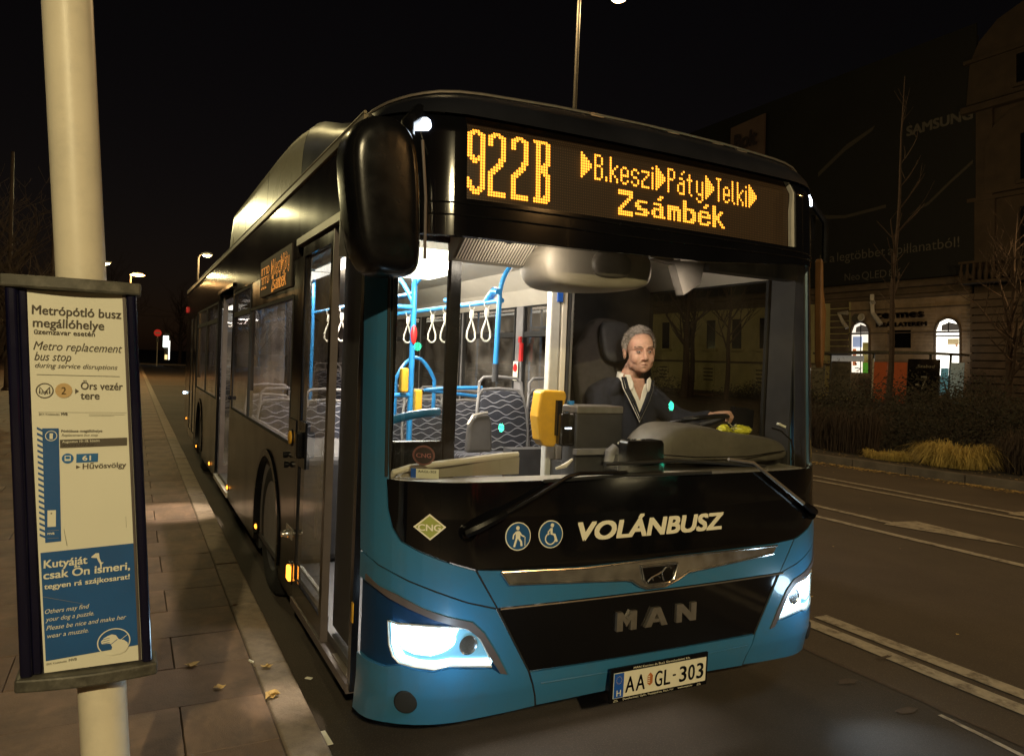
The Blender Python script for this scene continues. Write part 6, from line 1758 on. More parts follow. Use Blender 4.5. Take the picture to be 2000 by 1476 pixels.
WY = (1.0, .80, .36)     # yellowish street light
WO = (1.0, .52, .17)     # orange sodium light
street_lamp(10.3, 18.0, 13.75, [(1.15, .0), (-1.15, .0)], 'tall double-armed street lamp rising behind the bus roof', M['warm'], 1000, (1.0, .66, .30), .13, .11, G)
street_lamp(-5.4, 10.8, 8.6, [(1.2, .2)], 'street lamp on the pavement left of the frame beside the middle of the bus', M['warm'], 420, WY)
street_lamp(-6.6, -13.5, 7.6, [(1.2, .2)], 'street lamp on the pavement behind the viewpoint', M['warm'], 5400, (1.0, .81, .44))
street_lamp(-3.95, 45, 6.15, [(.12, -.1)], 'distant pale street lamp seen just right of the sign post', M['warm'], 350, WY, .16)
street_lamp(-2.35, 46, 5.75, [(.12, -.1)], 'distant orange street lamp glowing left of the bus', M['sodium'], 900, WO, .30)  # lamp glass oversized to stand in for the glow around it
street_lamp(.55, 36, 6.05, [(.15, -.2)], 'distant lamp shining just above the rear roof edge of the bus', M['warm'], 300, WY, .15)
street_lamp(-4.9, 30.2, 7.7, [(.1, 0)], 'street lamp hidden behind the sign post further along the pavement', M['warm'], 1300, (1.0, .86, .42))
street_lamp(17.5, -3.0, 9.0, [(-.9, .4)], 'street lamp on the median beyond the right edge', M['sodium'], 550, WO, z0=G)
street_lamp(30.5, 12.0, 8.0, [(-.8, 0)], 'street lamp on the far carriageway right of the tree', M['sodium'], 700, (1.0, .60, .24), z0=G)
street_lamp(34.5, 51.0, 3.6, [(-.8, 0)], 'street lamp in front of the cream facade across the street', M['warm'], 70, (1.0, .85, .30), z0=G)
street_lamp(8.0, -16.0, 9.0, [(-1.0, .4)], 'street lamp on the road behind the viewpoint to the right', M['sodium'], 700, WO, z0=G)

tp = empty('thin_pole', (-5.85, 27, PV), 0, 'thin dark pole standing left of the bus stop post in the distance', 'pole')
MB().tube([(0, 0, 0), (0, 0, 7.9)], [.08, .05], 10).build('shaft', M['bark'], tp, True)
MB().lathe([(.16, 0), (.16, .04), (.09, .12)], (0, 0, 0), 'z', 12).build('base_flange', M['bark'], tp)
# red and green signal lamps, down the street behind the viewpoint (seen only as reflections)
def signal(x, y, z, label, green=True):
    t = empty('traffic_light', (x, y, G), 0, label, 'traffic light')
    MB().tube([(0, 0, 0), (0, 0, z + .5)], .05, 10).build('post', M['capgrey'], t, True)
    MB().box((-.14, -.12, z - .45), (.14, .10, z + .5)).build('signal_case', M['black'], t)
    MB().ellipsoid((0, .12, z - .25), (.11, .04, .11), 14, 8).build('signal_lens', M['green'] if green else M['redlamp'], t, True)
    return t
signal(8.9, -10.6, 2.6, 'traffic light showing green down the street behind the viewpoint')
signal(4.4, -14.5, 2.3, 'second traffic light showing green further behind the viewpoint')
def added_car(x, y, rz, label, col):  # unseen cars, added so their tail lamps reflect in the windscreen
    t = empty('added_car', (x, y, G), rz, label, 'car')
    sec = [(-2.15, .35), (-2.2, .62), (-2.1, .86), (-1.35, .95), (-.75, 1.42), (.75, 1.45), (1.55, 1.02), (2.1, .92), (2.2, .6), (2.12, .32)]
    b = MB(); L = []
    for (yy, k) in ((-.86, .90), (-.80, .97), (-.6, 1.0), (.6, 1.0), (.80, .97), (.86, .90)):
        L.append([(a * (.98 + .02 * k), yy * (1 if q < .96 else .86), .32 + (q - .32) * k) for a, q in sec])
    n = len(sec)
    b.add([p for l in L for p in l], [(i * n + k, i * n + (k + 1) % n, (i + 1) * n + (k + 1) % n, (i + 1) * n + k) for i in range(5) for k in range(n)] + [tuple(range(n)), tuple(5 * n + k for k in range(n))[::-1]])
    b.build('car_body', mat('car_paint_' + str(int(x)), col, .2, 0, .05, 3, coat=.6), t, True)
    for s in (-1, 1):
        MB().box((-2.22, s * .55, .68), (-2.14, s * .80, .80)).build('tail_lamp', M['redlamp'], t)
        MB().box((2.14, s * .55, .62), (2.22, s * .80, .74)).build('headlamp', M['alu'], t)
        for a in (-1.35, 1.35): 
            w = MB().lathe([(.0, -.02), (.2, -.02), (.32, 0), (.33, .05), (.33, .18), (.30, .2)], (a, s * .84, .33), 'y', 20, cap=False).build('car_wheel', M['tyre'], t, True)
    return t
added_car(6.2, -9.5, R(75), 'unseen dark car added behind the viewpoint for its tail lamp reflections', (.02, .02, .025))
added_car(3.4, -16.5, R(80), 'unseen red car added further behind the viewpoint for reflections', (.25, .02, .02))
# no-entry sign
ne = empty('no_entry_sign', (.02, 78, G), 0, 'distant red and white no-entry sign on a thin pale post left of the bus', 'road sign')
MB().tube([(0, 0, 0), (0, 0, 3.0)], .05, 10).build('post', M['galv'], ne, True)
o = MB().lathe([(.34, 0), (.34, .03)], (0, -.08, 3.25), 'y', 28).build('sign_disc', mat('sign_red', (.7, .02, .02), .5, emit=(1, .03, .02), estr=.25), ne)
MB().box((-.22, -.09, 3.19), (.22, -.082, 3.31)).build('sign_bar', M['paper'], ne)
MB().box((-.12, -.05, 2.35), (.12, -.02, 2.75)).build('small_plate', M['capgrey'], ne)
# lit kiosk / advertising column far away
ks = empty('lit_advert_pillar', (1.0, 85, G), 0, 'distant brightly lit white advertising pillar between the sign and the bus', 'advertising pillar')
MB().box((-.12, -.05, .5), (.42, .05, 3.4)).build('pillar_body', M['capgrey'], ks)
MB().box((-.25, -.12, 1.9), (.28, -.06, 3.1)).build('light_panel', M['wcyan'], ks)
MB().box((.30, -.12, .6), (.42, -.06, 2.6)).build('light_strip', M['shopglow'], ks)
MB().box((-.05, -.12, .6), (.2, -.06, 1.1)).build('light_strip', glow('kiosk_warm', (1, .7, .3), 1.5), ks)
o = MB().box((-40, 84.2, .0), (-20, 84.3, .8)).build('hedge_wall', M['bark']); tag(o, 'low dark wall at the far end of the street', 'wall')
# overhead wires
wr = MB()
for (a, b_, s_) in (((-9, 60, 5.0), (2.4, 62, 4.2), .2), ((-9, 70, 4.6), (2, 70, 4.5), .1), ((-4, 66, 6), (3.2, 60, 4.1), .3)):
    wr.tube([Vector(a).lerp(Vector(b_), t / 8) - Vector((0, 0, s_ * math.sin(math.pi * t / 8))) for t in range(9)], .02, 5)
tag(wr.build('overhead_wire', M['cable']), 'thin overhead wires crossing the far end of the street', 'wire')

# ------------------------------------------------------------------ building across the street (facade x = 40)
FX = 40.0
LN = .052
def ly(y, z): return y + LN * (z - 3)      # facade sheared so its uprights suit the camera view
def fbox(mb, y0, y1, z0, z1, dx0, dx1):
    vs = []
    for x in (FX - dx0, FX - dx1):
        vs += [(x, ly(y0, z0), z0), (x, ly(y1, z0), z0), (x, ly(y1, z1), z1), (x, ly(y0, z1), z1)]
    mb.add(vs, [(0, 1, 2, 3), (7, 6, 5, 4), (0, 4, 5, 1), (1, 5, 6, 2), (2, 6, 7, 3), (3, 7, 4, 0)])
    return mb
bl = empty('corner_building', (FX, 30, .05), 0, 'dark old town house with two lit arched shop windows and a huge black billboard canvas', 'building')
BM = Matrix.Translation((-FX, -30, -.05))
def bp(o): o.matrix_parent_inverse = BM; return o
# wall with arched openings: strips
def wall_strip(y0, y1, z0, z1, m, name='wall', d0=-.6, d1=0):
    mb = MB(); fbox(mb, y0, y1, z0, z1, d0, d1); return bp(mb.build(name, m, bl))
WA = (29.45, 30.85); WB = (23.55, 25.05); ZS = 4.55
for (a, b_) in ((22.9, WB[0]), (WB[1], 26.6), (28.2, WA[0]), (WA[1], 60)): wall_strip(a, b_, 0, 6.6, M['wall'] if a < 30 else M['wallcream'])
wall_strip(26.6, 28.2, 0, 3.55, M['wall']); wall_strip(26.6, 28.2, 4.65, 6.6, M['wall'])
for (a, b_) in (WA, WB):
    wall_strip(a, b_, 0, 1.95, M['wall'])
    c = (a + b_) / 2; r_ = (b_ - a) / 2
    A = [(c + r_ * math.cos(R(t)), ZS + r_ * math.sin(R(t))) for t in range(0, 181, 12)]
    pts = [(b_, ZS)] + A[1:-1] + [(a, ZS), (a, 6.6), (b_, 6.6)]
    # fill above the arch as quads
    mb = MB(); n = len(A)
    for k in range(n - 1):
        (p, q), (p2, q2) = A[k], A[k + 1]
        vs = []
        for x in (FX, FX + .5): vs += [(x, ly(p, q), q), (x, ly(p2, q2), q2), (x, ly(p2, 6.6), 6.6), (x, ly(p, 6.6), 6.6)]
        mb.add(vs, [(0, 1, 2, 3), (0, 4, 5, 1)])
    bp(mb.build('wall', M['wall'], bl))
    w = bp(MB().tube([(FX - .02, ly(y, z), z) for y, z in [(b_, 1.95)] + A + [(a, 1.95)]], .07, 8).build('arch_moulding', M['wall2'], bl, True))
    win = empty('arched_window'); win.parent = bl; win.matrix_parent_inverse = BM
    bright = a < 26
    P = lambda y, z, d=.10: (FX + d, ly(y, z), z)
    mesh_obj('lit_interior', [P(a, 1.9), P(b_, 1.9), P(b_, ZS), P(c + r_ * .7, ZS + r_ * .7), P(c, ZS + r_), P(c - r_ * .7, ZS + r_ * .7), P(a, ZS)], [(0, 1, 2, 3, 4, 5, 6)], M['shopglow'] if bright else glow('shop_light_b', (1.0, .9, .75), 1.1), win)
    fr = MB()
    fbox(fr, a, b_, ZS - .12, ZS, -.09, -.02); fbox(fr, a, a + .05, .9, ZS, -.09, -.03); fbox(fr, c - .02, c + .02, .9 if not bright else ZS, ZS + .55, -.09, -.04)
    fr.build('window_frame', M['black'], win)
    mesh_obj('fanlight', [P(b_ - .30, ZS + .02, .08), P(b_ - .34, ZS + .36, .08), P(c - .05, ZS + .50, .08), P(a + .12, ZS + .36, .08), P(a + .08, ZS + .02, .08)], [(0, 1, 2, 3, 4)], mat('fanlight_grey', (.10, .09, .08), .6, emit=(1, .85, .7), estr=.05), win)
    if not bright:
        for (y0, y1, z0, z1, col, e) in ((a + .1, a + .55, 1.9, 3.9, (.35, .3, .08), .12), (a + .1, a + .55, 1.7, 2.6, (.1, .5, .05), .5), (c - .1, b_ - .1, 3.6, 4.3, (.4, .5, .75), .5), (b_ - .35, b_ - .1, 2.4, 3.5, (.6, .2, .08), .5), (c + .05, c + .5, 3.2, 3.35, (.05, .05, .08), .05)):
            mb = MB(); fbox(mb, y0, y1, z0, z1, -.085, -.06); mb.build('window_poster', glow('window_poster', col, e), win)
    else:
        for (y0, y1, z0, z1, col, e) in ((a + .15, a + .8, 3.75, 4.1, (.5, .4, .22), .5), (a + .2, a + .35, 3.6, 3.8, (.6, .3, .2), .4), (a, b_, 4.2, 4.3, (.12, .12, .1), .2)):
            mb = MB(); fbox(mb, y0, y1, z0, z1, -.085, -.06); mb.build('window_poster', glow('window_poster', col, e), win)
mesh_obj('pane', [(FX + .2, ly(26.6, 3.5), 3.5), (FX + .2, ly(28.2, 3.5), 3.5), (FX + .2, ly(28.2, 4.7), 4.7), (FX + .2, ly(26.6, 4.7), 4.7)], [(0, 1, 2, 3)], M['gloss'], bl).matrix_parent_inverse = BM
plight('shop_lamp', (FX - .9, ly(24.3, 3) - .0, 3.4), 26, (1, .95, .85), .3)
plight('shop_lamp', (FX - .6, ly(30.0, 3), 3.2), 8, (1, .9, .75), .3)
# string courses and rustication
for (z, h, d) in ((6.60, .18, .22), (6.85, .10, .12), (7.25, .22, .30), (5.95, .08, .08), (4.46, .06, .05)):
    wall_strip(22.9, 60 if z > 6 else 31, z, z + h, M['wall2'], 'string_course', -.1, d)
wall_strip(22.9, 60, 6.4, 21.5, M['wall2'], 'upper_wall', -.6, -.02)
ru = MB()
for k in range(15):
    z = .35 + k * .42
    fbox(ru, 18.0, 22.75, z, z + .34, .25, .42)
    fbox(ru, 31.0, 32.4, z, z + .34, -.05, .10)
tag(bp(ru.build('rusticated_course', M['wall2'], bl)), kind='stuff')
# brick course lines between windows
br = MB()
for k in range(24):
    z = 1.0 + k * .225
    for (a, b_) in ((22.95, 23.5), (25.05, 26.5), (28.3, 29.3)): fbox(br, a, b_, z, z + .19, -.02, .025)
tag(bp(br.build('brick_course', M['wall'], bl)), kind='stuff')
# upper floor windows with sills over the cream part (seen through the cab)
for k in range(6):
    y = 37.8 + k * 2.9
    for z in (3.5, 8.4):
        mb = MB(); fbox(mb, y, y + 1.05, z, z + 2.3, -.04, .01); w = bp(mb.build('window', M['black'], bl))
        for (a0, a1, b0, b1, d) in ((y - .12, y, z, z + 2.4, .06), (y + 1.05, y + 1.17, z, z + 2.4, .06), (y - .2, y + 1.25, z + 2.3, z + 2.5, .14)):
            mb = MB(); fbox(mb, a0, a1, b0, b1, 0, d); mb.build('window_surround', M['wallcream'], w)
        mb = MB(); fbox(mb, y - .3, y + 1.35, z - .22, z - .02, 0, .30); mb.build('window_sill', M['wallcream'], w)
    if k % 2 == 0:
        mb = MB(); fbox(mb, y + .1, y + 1.5, .7, 2.1, 0, .05); w = bp(mb.build('basement_panel', M['wallcream'], bl))
        for zz in (.9, 1.2, 1.5, 1.8):
            mb = MB(); fbox(mb, y + .25, y + 1.35, zz, zz + .1, .05, .08); mb.build('panel_bar', M['bark'], w)
wall_strip(31.0, 60, 2.35, 2.5, M['wall2'], 'string_course', -.1, .10)
# shop lettering: run towards -y
def ftxt(s, y0, y1, z, h, m, d, par=bl, bold=0.0, name='shop_lettering', thick=.08):
    words = s.split(' ')
    if len(words) > 1:
        wid = lambda t: sum(.28 if c in 'il!. ' else (.62 if c.islower() else .78) for c in t)
        tot = wid(s); pos = 0
        for w_ in words:
            a = y0 + (y1 - y0) * pos / tot; pos += wid(w_); b_ = y0 + (y1 - y0) * pos / tot; pos += wid(' ')
            ftxt(w_, a, b_, z, h, m, d, par, bold, name, thick)
        return
    o = put_text(s, lambda a, b, q=0: Vector((FX - d - q, ly(-a, b), b)), -y0, -y1, z, h, m, par, bold, name=name, thick=thick)
    o.matrix_parent_inverse = BM
    return o
ftxt('cermes', 28.95, 25.75, 5.42, .48, M['bark'], .03, bold=.03)
ftxt('KISÁLLATEREM', 28.9, 25.55, 4.88, .26, M['bark'], .03, bold=.03)
# ducts and a fan unit
def duct(pts, w=.20):
    o = MB().tube([(FX - .25, ly(y, z), z) for y, z in pts], w, 4).build('vent_duct', M['duct'], bl); return bp(o)
duct([(29.10, 6.95), (29.10, 6.55)], .16); duct([(28.95, 6.42), (29.15, 6.42)], .20); duct([(29.10, 6.40), (29.05, 5.75), (28.45, 5.02)], .16)
duct([(30.9, 5.85), (31.6, 5.85), (31.25, 5.2), (30.95, 4.85)], .15)
o = bp(MB().lathe([(.30, 0), (.30, .3)], (FX - .5, ly(30.1, 5.5), 5.45), 'x', 20).build('fan_unit', M['capgrey'], bl)); 
bp(MB().lathe([(.22, 0), (.26, .06)], (FX - .54, ly(29.7, 5.5), 5.5), 'x', 20).build('fan_cowl', M['duct'], bl))
# billboard canvas
bb_ = MB(); fbox(bb_, 22.4, 60, 7.7, 21.8, .35, .42); cv = bp(bb_.build('billboard_canvas', M['canvas'], bl))
ftxt('SAMSUNG', 26.60, 22.62, 16.45, .60, M['bbtext'], .44, bl, .03, 'billboard_lettering', 0)
ftxt('ki a legtöbbet a pillanatból!', 33.0, 23.35, 9.30, .62, M['bbtext'], .44, bl, .0, 'billboard_lettering', 0)
ftxt('Neo QLED 8K', 31.0, 26.9, 7.95, .50, M['bbtext'], .44, bl, .0, 'billboard_lettering', 0)
def fpoly(name, pts, m, d, par=bl):
    o = mesh_obj(name, [(FX - d, ly(y, z), z) for y, z in pts], [tuple(range(len(pts)))], m, par); o.matrix_parent_inverse = BM; return o
for pts in ([(26.5, 11.6), (25.2, 12.2), (23.9, 13.2), (22.6, 14.1), (22.6, 13.9), (23.9, 13.0), (25.2, 12.0)], [(33.5, 12.7), (31.0, 12.3), (28.0, 12.5), (28.0, 12.3), (31.0, 12.1), (33.5, 12.4)], [(33.2, 15.6), (30.9, 17.0), (28.8, 17.7), (29.0, 17.4), (31.0, 16.6), (33.2, 15.3)]):
    fpoly('canvas_print', pts, mat('canvas_streak', (.05, .045, .038), .8), .43)
# corner tower on the right: curved gable, balcony, pilasters
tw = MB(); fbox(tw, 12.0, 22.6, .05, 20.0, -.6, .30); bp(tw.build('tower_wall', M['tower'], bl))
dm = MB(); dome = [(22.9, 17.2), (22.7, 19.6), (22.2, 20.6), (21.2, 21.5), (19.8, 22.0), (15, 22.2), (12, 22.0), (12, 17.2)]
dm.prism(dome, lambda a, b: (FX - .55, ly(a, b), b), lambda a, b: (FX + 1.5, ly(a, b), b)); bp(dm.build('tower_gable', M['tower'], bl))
for (y0, y1, z0, z1, d) in ((12, 23.1, 16.7, 17.05, .8), (12, 22.9, 11.7, 11.9, .5), (12, 23.0, 19.5, 19.7, .7), (12, 22.8, 7.0, 7.25, 1.0), (21.4, 22.5, 7.25, 11.7, .45), (21.5, 22.4, 11.9, 16.7, .5)):
    mb = MB(); fbox(mb, y0, y1, z0, z1, 0, d); bp(mb.build('cornice' if z1 - z0 < 1 else 'pilaster', M['tower'], bl))
ar_ = [(21.9, 12.0), (21.9, 14.6), (21.4, 15.7), (20.4, 16.3), (18.6, 16.4), (17.0, 15.5), (17.0, 12.0)]
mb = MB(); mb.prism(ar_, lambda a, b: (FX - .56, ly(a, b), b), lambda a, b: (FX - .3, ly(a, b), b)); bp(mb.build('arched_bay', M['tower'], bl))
for (y0, y1, z0, z1) in ((18.2, 20.0, 12.4, 14.9), (18.2, 20.0, 8.0, 11.0), (17.8, 20.2, 17.6, 19.2), (18.4, 19.9, 3.2, 6.0), (14, 16, 12.4, 15.0), (14, 16, 8, 11)):
    mb = MB(); fbox(mb, y0, y1, z0, z1, .2, .585); w = bp(mb.build('window', M['black'], bl))
    mb = MB(); fbox(mb, y0 - .15, y1 + .15, z0 - .18, z0, .3, .75); mb.build('window_sill', M['tower'], w)
mb = MB(); fbox(mb, 15, 22.7, 7.0, 7.15, .3, 1.6); fbox(mb, 15, 22.7, 8.1, 8.22, 1.4, 1.6); bp(mb.build('balcony', M['tower'], bl))
for k in range(22):
    y = 22.6 - k * .34
    bp(MB().lathe([(.05, 7.15), (.10, 7.35), (.11, 7.55), (.05, 7.8), (.07, 8.1)], (FX - 1.5, ly(y, 7.5), 0), 'z', 8).build('baluster', M['tower'], bl, True))
# small hoarding on the roof
bo = empty('roof_hoarding', (FX + 2, 40.6, 17.9), 0, 'faint pale billboard on the roof behind the top right corner of the bus', 'billboard')
BMo = Matrix.Translation((-FX - 2, -40.6, -17.9))
o = mesh_obj('hoarding_face', [(FX - .9, 42.0, 17.7), (FX - .9, 38.5, 17.7), (FX - .9, 38.6, 20.9), (FX - .9, 42.1, 20.7)], [(0, 1, 2, 3)], mat('hoarding_paper', (.11, .075, .06), .8, 0, .15, .8), bo); o.matrix_parent_inverse = BMo
so = o.modifiers.new('t', 'SOLIDIFY'); so.thickness = .15; so.offset = -1
o = put_text('Bolt', lambda a, b, q=0: Vector((FX - 1.1 - q, -a, b)), -41.4, -39.1, 18.75, 1.25, mat('hoarding_text', (.025, .018, .016), .8), bo, .03); o.matrix_parent_inverse = BMo
for y in (39.4, 42.0):
    o = MB().tube([(FX + .3, y, 17.0), (FX + .3, y, 20.5)], .08, 8).build('hoarding_leg', M['bark'], bo); o.matrix_parent_inverse = BMo

# tram shelter in front of the building (x about 36)
sh_ = empty('tram_shelter', (36, 28, .05), 0, 'glass tram shelter with dark posters and an orange panel in front of the shops', 'shelter')
SM_ = Matrix.Translation((-36, -28, -.05))
X36 = 35.6
def shp(name, y0, y1, z0, z1, m, d=.05, x=X36):
    o = MB().box((x, y0, z0), (x + d, y1, z1)).build(name, m, sh_); o.matrix_parent_inverse = SM_; return o
def yz36(u, v):     # metres on the plane x = X36 read off the picture once, kept as plain numbers below
    return None
rf = MB(); n = 14; A = []
for k in range(n + 1):
    y = 20.9 + 8.6 * k / n; z = 3.08 + .10 * math.sin(math.pi * k / n * 1.0) - .02 * k / n
    A.append((y, z))
rf.prism(A + [(y, z - .13) for y, z in A[::-1]], lambda a, b: (X36 - .7, a, b), lambda a, b: (X36 + .9, a, b)); o = rf.build('shelter_roof', M['capgrey'], sh_); o.matrix_parent_inverse = SM_
for y in (21.3, 22.4, 25.8, 28.7): shp('shelter_post', y, y + .09, .05, 3.0, M['capgrey'], .09)
og = [shp('orange_panel', 23.6, 24.75, .3, 2.55, M['orange'], .04, X36 - .2), shp('orange_panel', 24.80, 25.65, .3, 2.55, M['orange'], .04, X36 - .2)]
pd = shp('dark_poster', 21.75, 23.55, .3, 2.75, M['gloss'], .05, X36 - .2)
o = put_text('7', lambda a, b, q=0: Vector((X36 - .21, -a, b)), -22.75, -22.4, 1.15, .75, mat('poster_number', (.20, .2, .18), .7), pd)
o = put_text('-', lambda a, b, q=0: Vector((X36 - .21, -a, b)), -23.05, -22.85, 1.15, .75, M['pgrey'], pd)
o = put_text('Szabad', lambda a, b, q=0: Vector((X36 - .21, -a, b)), -23.0, -22.0, 2.3, .16, M['pgrey'], pd, shear=.2)
shp('grey_poster', 27.2, 28.55, .5, 2.45, mat('poster_dull', (.10, .09, .07), .7, 0, .4, 2), .04, X36 - .15)
shp('notice_board', 28.9, 30.3, .6, 2.3, mat('notice_dull', (.16, .15, .11), .7, 0, .3, 2), .04, X36 - .3)
for z in (2.15, 1.95): shp('notice_line', 29.0, 30.2, z, z + .06, M['pgrey'], .045, X36 - .31)
shp('white_fascia', 26.4, 28.6, 2.55, 2.90, mat('fascia', (.5, .5, .47), .6, emit=(1, .97, .9), estr=.10), .04, X36 - .1)
shp('end_glass', 20.6, 21.3, .3, 2.6, mat('shelter_glass', (.25, .33, .33), .2, emit=(.5, .8, .85), estr=.05), .03, X36)
shp('route_map', 21.35, 21.75, .9, 2.3, mat('route_map', (.12, .35, .42), .5, emit=(.3, .8, 1), estr=.10), .03, X36 - .1)
shp('end_post', 25.60, 25.68, .3, 2.75, M['alu'], .05, X36 - .25)

# ------------------------------------------------------------------ trees
def branchy(mb, p, d, r_, l, depth, spread=.5, up=.25, seg=4, twigs=3):
    pts = [p]; rs = [r_]
    for k in range(seg):
        d = (d + Vector((random.uniform(-1, 1), random.uniform(-1, 1), random.uniform(-.6, 1))) * .10 + Vector((0, 0, up * .15))).normalized()
        p = p + d * l / seg; pts.append(p); rs.append(max(.0035, r_ * (1 - .55 * (k + 1) / seg)))
    mb.tube(pts, rs, 6 if r_ > .03 else 4, cap=False)
    if depth > 0:
        for q in range(twigs):
            i = random.randint(max(1, seg // 2 - 1), seg); a = random.uniform(0, 2 * math.pi)
            s_ = Vector((math.cos(a), math.sin(a), random.uniform(-.1, .6))).normalized()
            dd = (d * (1 - spread) + s_ * spread).normalized()
            branchy(mb, pts[i], dd, rs[i] * .75, l * random.uniform(.5, .8), depth - 1, spread, up, seg, twigs)
def bare_tree(x, y, h, r_, label, seed, spread=.5, n=11, l=.22, zb=G + .14, first=.32, dirf=None, dep=2, grp=None):
    random.seed(seed)
    t = empty('bare_tree', (x, y, zb), 0, label, 'tree', grp)
    N = 12; pts = [Vector((.05 * h * .2 * math.sin(k * .9) * .3, .03 * math.cos(k * 1.3), h * k / N)) for k in range(N + 1)]
    MB().tube(pts, [r_ * (1 - .93 * k / N) for k in range(N + 1)], 8).build('trunk', M['bark'], t, True)
    mb = MB()
    for k in range(n):
        f = first + (.95 - first) * (k / n); i = f * N; p = pts[int(i)].lerp(pts[min(N, int(i) + 1)], i % 1)
        a = random.uniform(0, 2 * math.pi)
        dd = Vector((math.cos(a), math.sin(a), 1.0)) if dirf is None else Vector((dirf[0] * random.choice((-1, 1, 1)), dirf[1] * random.choice((-1, 1, 1)), 1.15)) + Vector((random.uniform(-.3, .3),) * 3)
        branchy(mb, p, dd.normalized(), r_ * (1 - f) * .55 + .006, h * l * (1.15 - f * .6), dep, spread, .4)
    mb.build('branches', M['bark'], t, fix=False)
    return t
bare_tree(18.6, 12.4, 10.8, .10, 'tall slender bare tree in front of the billboard right of the bus', 3, .5, 10, .125, first=.30, dirf=(.9, -.45), dep=1)
bare_tree(27.5, 13.9, 8.0, .16, 'bushy bare tree near the right edge before the balcony', 5, .55, 18, .26, first=.18, dep=2)
bare_tree(31.5, 36.5, 9, .20, 'thick bare trunk seen through the cab window left of its twin', 7, .5, 12, .25, zb=G)
bare_tree(29.5, 31.0, 9, .16, 'thin bare trunk seen through the cab window on the right', 8, .5, 12, .25, zb=G)
bare_tree(28.5, 33.6, 10, .26, 'broadest bare trunk seen in the middle of the cab window', 9, .5, 12, .25, zb=G)
bare_tree(-5.1, 18.0, 4.3, .13, 'bare bushy tree with reddish twigs behind the sign at the left edge', 12, .6, 30, .42, zb=PV, first=.10, dep=3)
for i, (x, y, h) in enumerate(((-9, 90, 9), (-4.5, 95, 11), (3.0, 96, 9), (9, 92, 10), (-14, 92, 12))):
    bare_tree(x, y, h, .22, ['leftmost of the dark trees at the end of the street', 'dark tree beyond the orange lamp at the end of the street', 'dark tree behind the lit pillar at the end of the street', 'dark tree hidden behind the bus at the end of the street', 'far left dark tree at the end of the street'][i], 30 + i, .6, 22, .34, zb=G, first=.15, dep=2, grp='trees at the end of the street')

def leafy(name, x, y, z, rx, ry, rz, n, m, label, cat, seed, s=(.03, .07), grp=None, stems=True):
    random.seed(seed)
    t = empty(name, (x, y, z), 0, label, cat, grp)
    mb = MB()
    for k in range(n):
        u = Vector((random.gauss(0, 1), random.gauss(0, 1), random.gauss(0, 1))).normalized()
        rr = random.random() ** .45
        q = noise.noise(u * 2.3 + Vector((seed, 0, 0))) * .45 + 1.0
        p = Vector((u.x * rx * rr * q, u.y * ry * rr * q, abs(u.z) * rz * rr * q))
        a = Vector((random.uniform(-1, 1), random.uniform(-1, 1), random.uniform(-1, 1))).normalized(); b_ = a.orthogonal().normalized()
        l = random.uniform(*s)
        mb.add([p - a * l, p + b_ * l * .45, p + a * l, p - b_ * l * .45], [(0, 1, 2, 3)])
    o = mb.build('foliage', m, t, fix=False)
    if stems:
        sb_ = MB()
        for k in range(9):
            a = random.uniform(0, 6.28); q = random.uniform(.3, .8)
            sb_.tube([(0, 0, 0), (rx * q * .5 * math.cos(a), ry * q * .5 * math.sin(a), rz * .5), (rx * q * math.cos(a), ry * q * math.sin(a), rz * .9)], [.02, .012, .005], 4, cap=False)
        sb_.build('stems', M['bark'], t, fix=False)
    return t
hz = [(12.9, 9.0, 1.5, 1.6, 1.45, 'dark shrub directly beside the right edge of the bus'), (14.4, 7.4, 1.7, 1.6, 1.55, 'dark rounded shrub below the orange shelter panel'), (15.7, 6.2, 1.6, 1.5, 1.35, 'dark shrub below the brightest arched window'),
      (14.0, 10.6, 2.0, 1.8, 1.9, 'tall dark shrub behind the others next to the bus'), (17.0, 9.2, 2.2, 1.9, 1.75, 'dark shrub spreading round the tall bare tree trunk'), (19.2, 7.6, 2.1, 1.7, 1.5, 'low dark shrub right of the tall bare tree'), (16.8, 5.6, 1.3, 1.2, 1.25, 'rightmost dark shrub standing over the dry grass'), (20.5, 11.5, 2.5, 2.2, 1.9, 'farthest dark shrub before the tram shelter')]
for i, (x, y, rx, ry, rz, lab) in enumerate(hz):
    leafy('shrub', x, y, G + .14, rx, ry, rz, 5200, M['hedge'], lab, 'shrub', 50 + i, (.025, .06), 'dark shrubs on the median')
hedge_far = leafy('hedge', 33.0, 19.5, G + .1, 1.0, 6.5, 1.15, 7000, M['hedge'], 'low dark hedge beyond the second carriageway at the right edge', 'hedge', 71, (.04, .09))
leafy('hedge', 33.0, 30.5, G + .1, .9, 5.5, 1.1, 6000, M['hedge'], 'low dark hedge in front of the tram shelter', 'hedge', 72, (.04, .09))
leafy('hedge', 31.0, 44, G + .1, 1.2, 8, 1.9, 6000, M['hedge'], 'dark hedge below the cream facade seen through the cab', 'hedge', 73, (.05, .1))
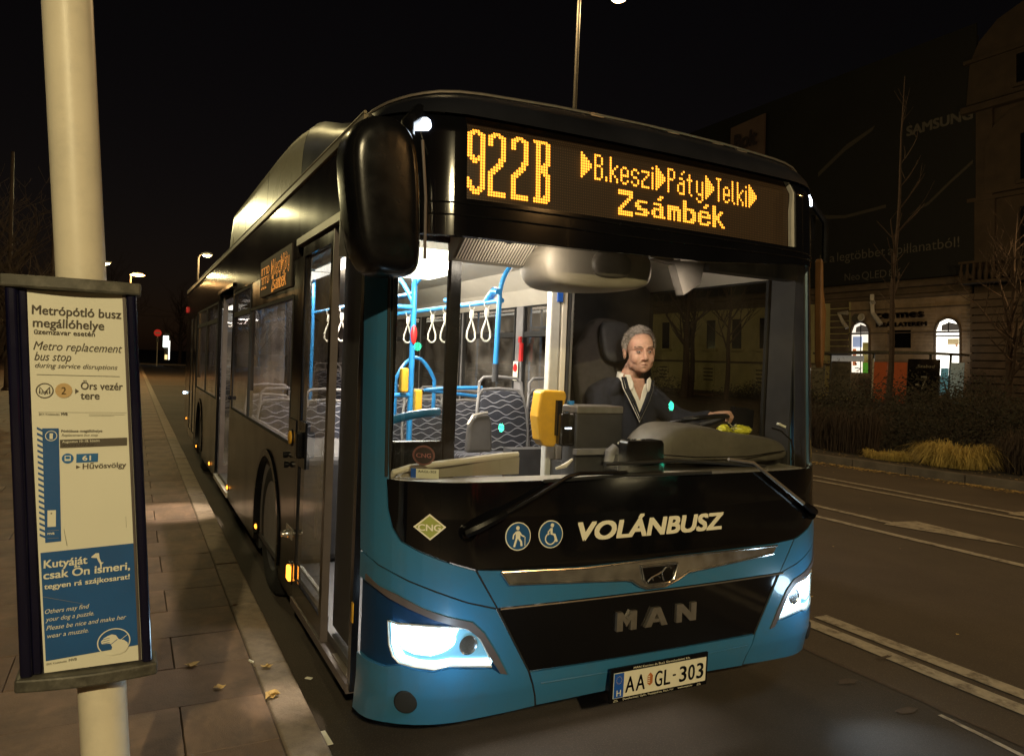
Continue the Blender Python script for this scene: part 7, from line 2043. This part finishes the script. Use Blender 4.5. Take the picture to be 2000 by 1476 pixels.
def grass(name, x, y, rx, ry, h, n, m, label, seed, arch=1.0, w=.006):
    random.seed(seed)
    mb = MB()
    for k in range(n):
        a = random.uniform(0, 6.28); r_ = math.sqrt(random.random())
        bx, by = rx * r_ * math.cos(a) * .75, ry * r_ * math.sin(a) * .75
        t_ = a + random.gauss(0, 1.1); d = Vector((math.cos(t_), math.sin(t_), 0)); l = h * random.uniform(.35, 1.3) * (1 + .6 * noise.noise(Vector((bx * 4, by * 4, seed)))); arch_ = arch * random.uniform(.3, 1.7)
        p0 = Vector((bx, by, 0)); p1 = p0 + d * l * .25 * arch_ + Vector((random.gauss(0, .02), random.gauss(0, .02), l * .75)); p2 = p0 + d * l * .65 * arch_ + Vector((0, 0, l * (.95 - .25 * arch_))); p3 = p0 + d * l * 1.0 * arch_ + Vector((0, 0, max(.01, l * (.75 - .5 * arch_))))
        s_ = Vector((-d.y, d.x, 0)) * w
        mb.add([p0 - s_, p0 + s_, p1 - s_ * .8, p1 + s_ * .8, p2 - s_ * .5, p2 + s_ * .5, p3], [(0, 1, 3, 2), (2, 3, 5, 4), (4, 5, 6)])
    o = mb.build(name, m, None, fix=False); o.location = (x, y, G + .14)
    return tag(o, label, 'grass tuft')
grass('dry_grass_tuft', 11.55, 5.85, .62, .72, .40, 3000, M['grass'], 'pale yellow tuft of dry grass on the median kerb', 81, 1.0)
grass('dry_grass_tuft', 11.1, 6.9, .4, .6, .16, 900, M['grass'], 'short straw-coloured grass left of the pale yellow tuft', 82, .9)
grass('russet_grass_tuft', 12.2, 4.6, .9, .9, .65, 2200, M['redgrass'], 'russet grass tuft at the right edge above the kerb', 83, .6)
grass('russet_grass_tuft', 11.5, 8.2, .6, 1.0, .75, 1500, M['redgrass'], 'thin russet stalks between the kerb and the dark shrubs', 84, .4)
grass('russet_grass_tuft', 11.6, 9.9, .6, 1.0, .8, 1300, M['redgrass'], 'thin russet stalks nearest the bus on the median', 85, .4)

# ------------------------------------------------------------------ headlights: the lamps' own light
def spot(loc, aim, e, ang, col=(.60, .80, 1.0), blend=.9, r_=.04, par=None):
    l = bpy.data.lights.new('headlight_beam', 'SPOT'); l.energy = e; l.spot_size = R(ang); l.spot_blend = blend; l.color = col; l.shadow_soft_size = r_
    o = bpy.data.objects.new('headlight_beam', l); COL.objects.link(o)
    o.location = loc; d = Vector(aim) - Vector(loc); o.rotation_euler = d.to_track_quat('-Z', 'Y').to_euler()
    return o
spot((1.06, -.07, .50), (1.10, -.62, G), 16, 70)
spot((-1.06, -.07, .50), (-1.9, -1.2, G), 9, 110)
for s in (-1, 1):
    plight('headlight_spill', (s * 1.04, -.15, .50), 2.2, (.55, .80, 1.0), .05)
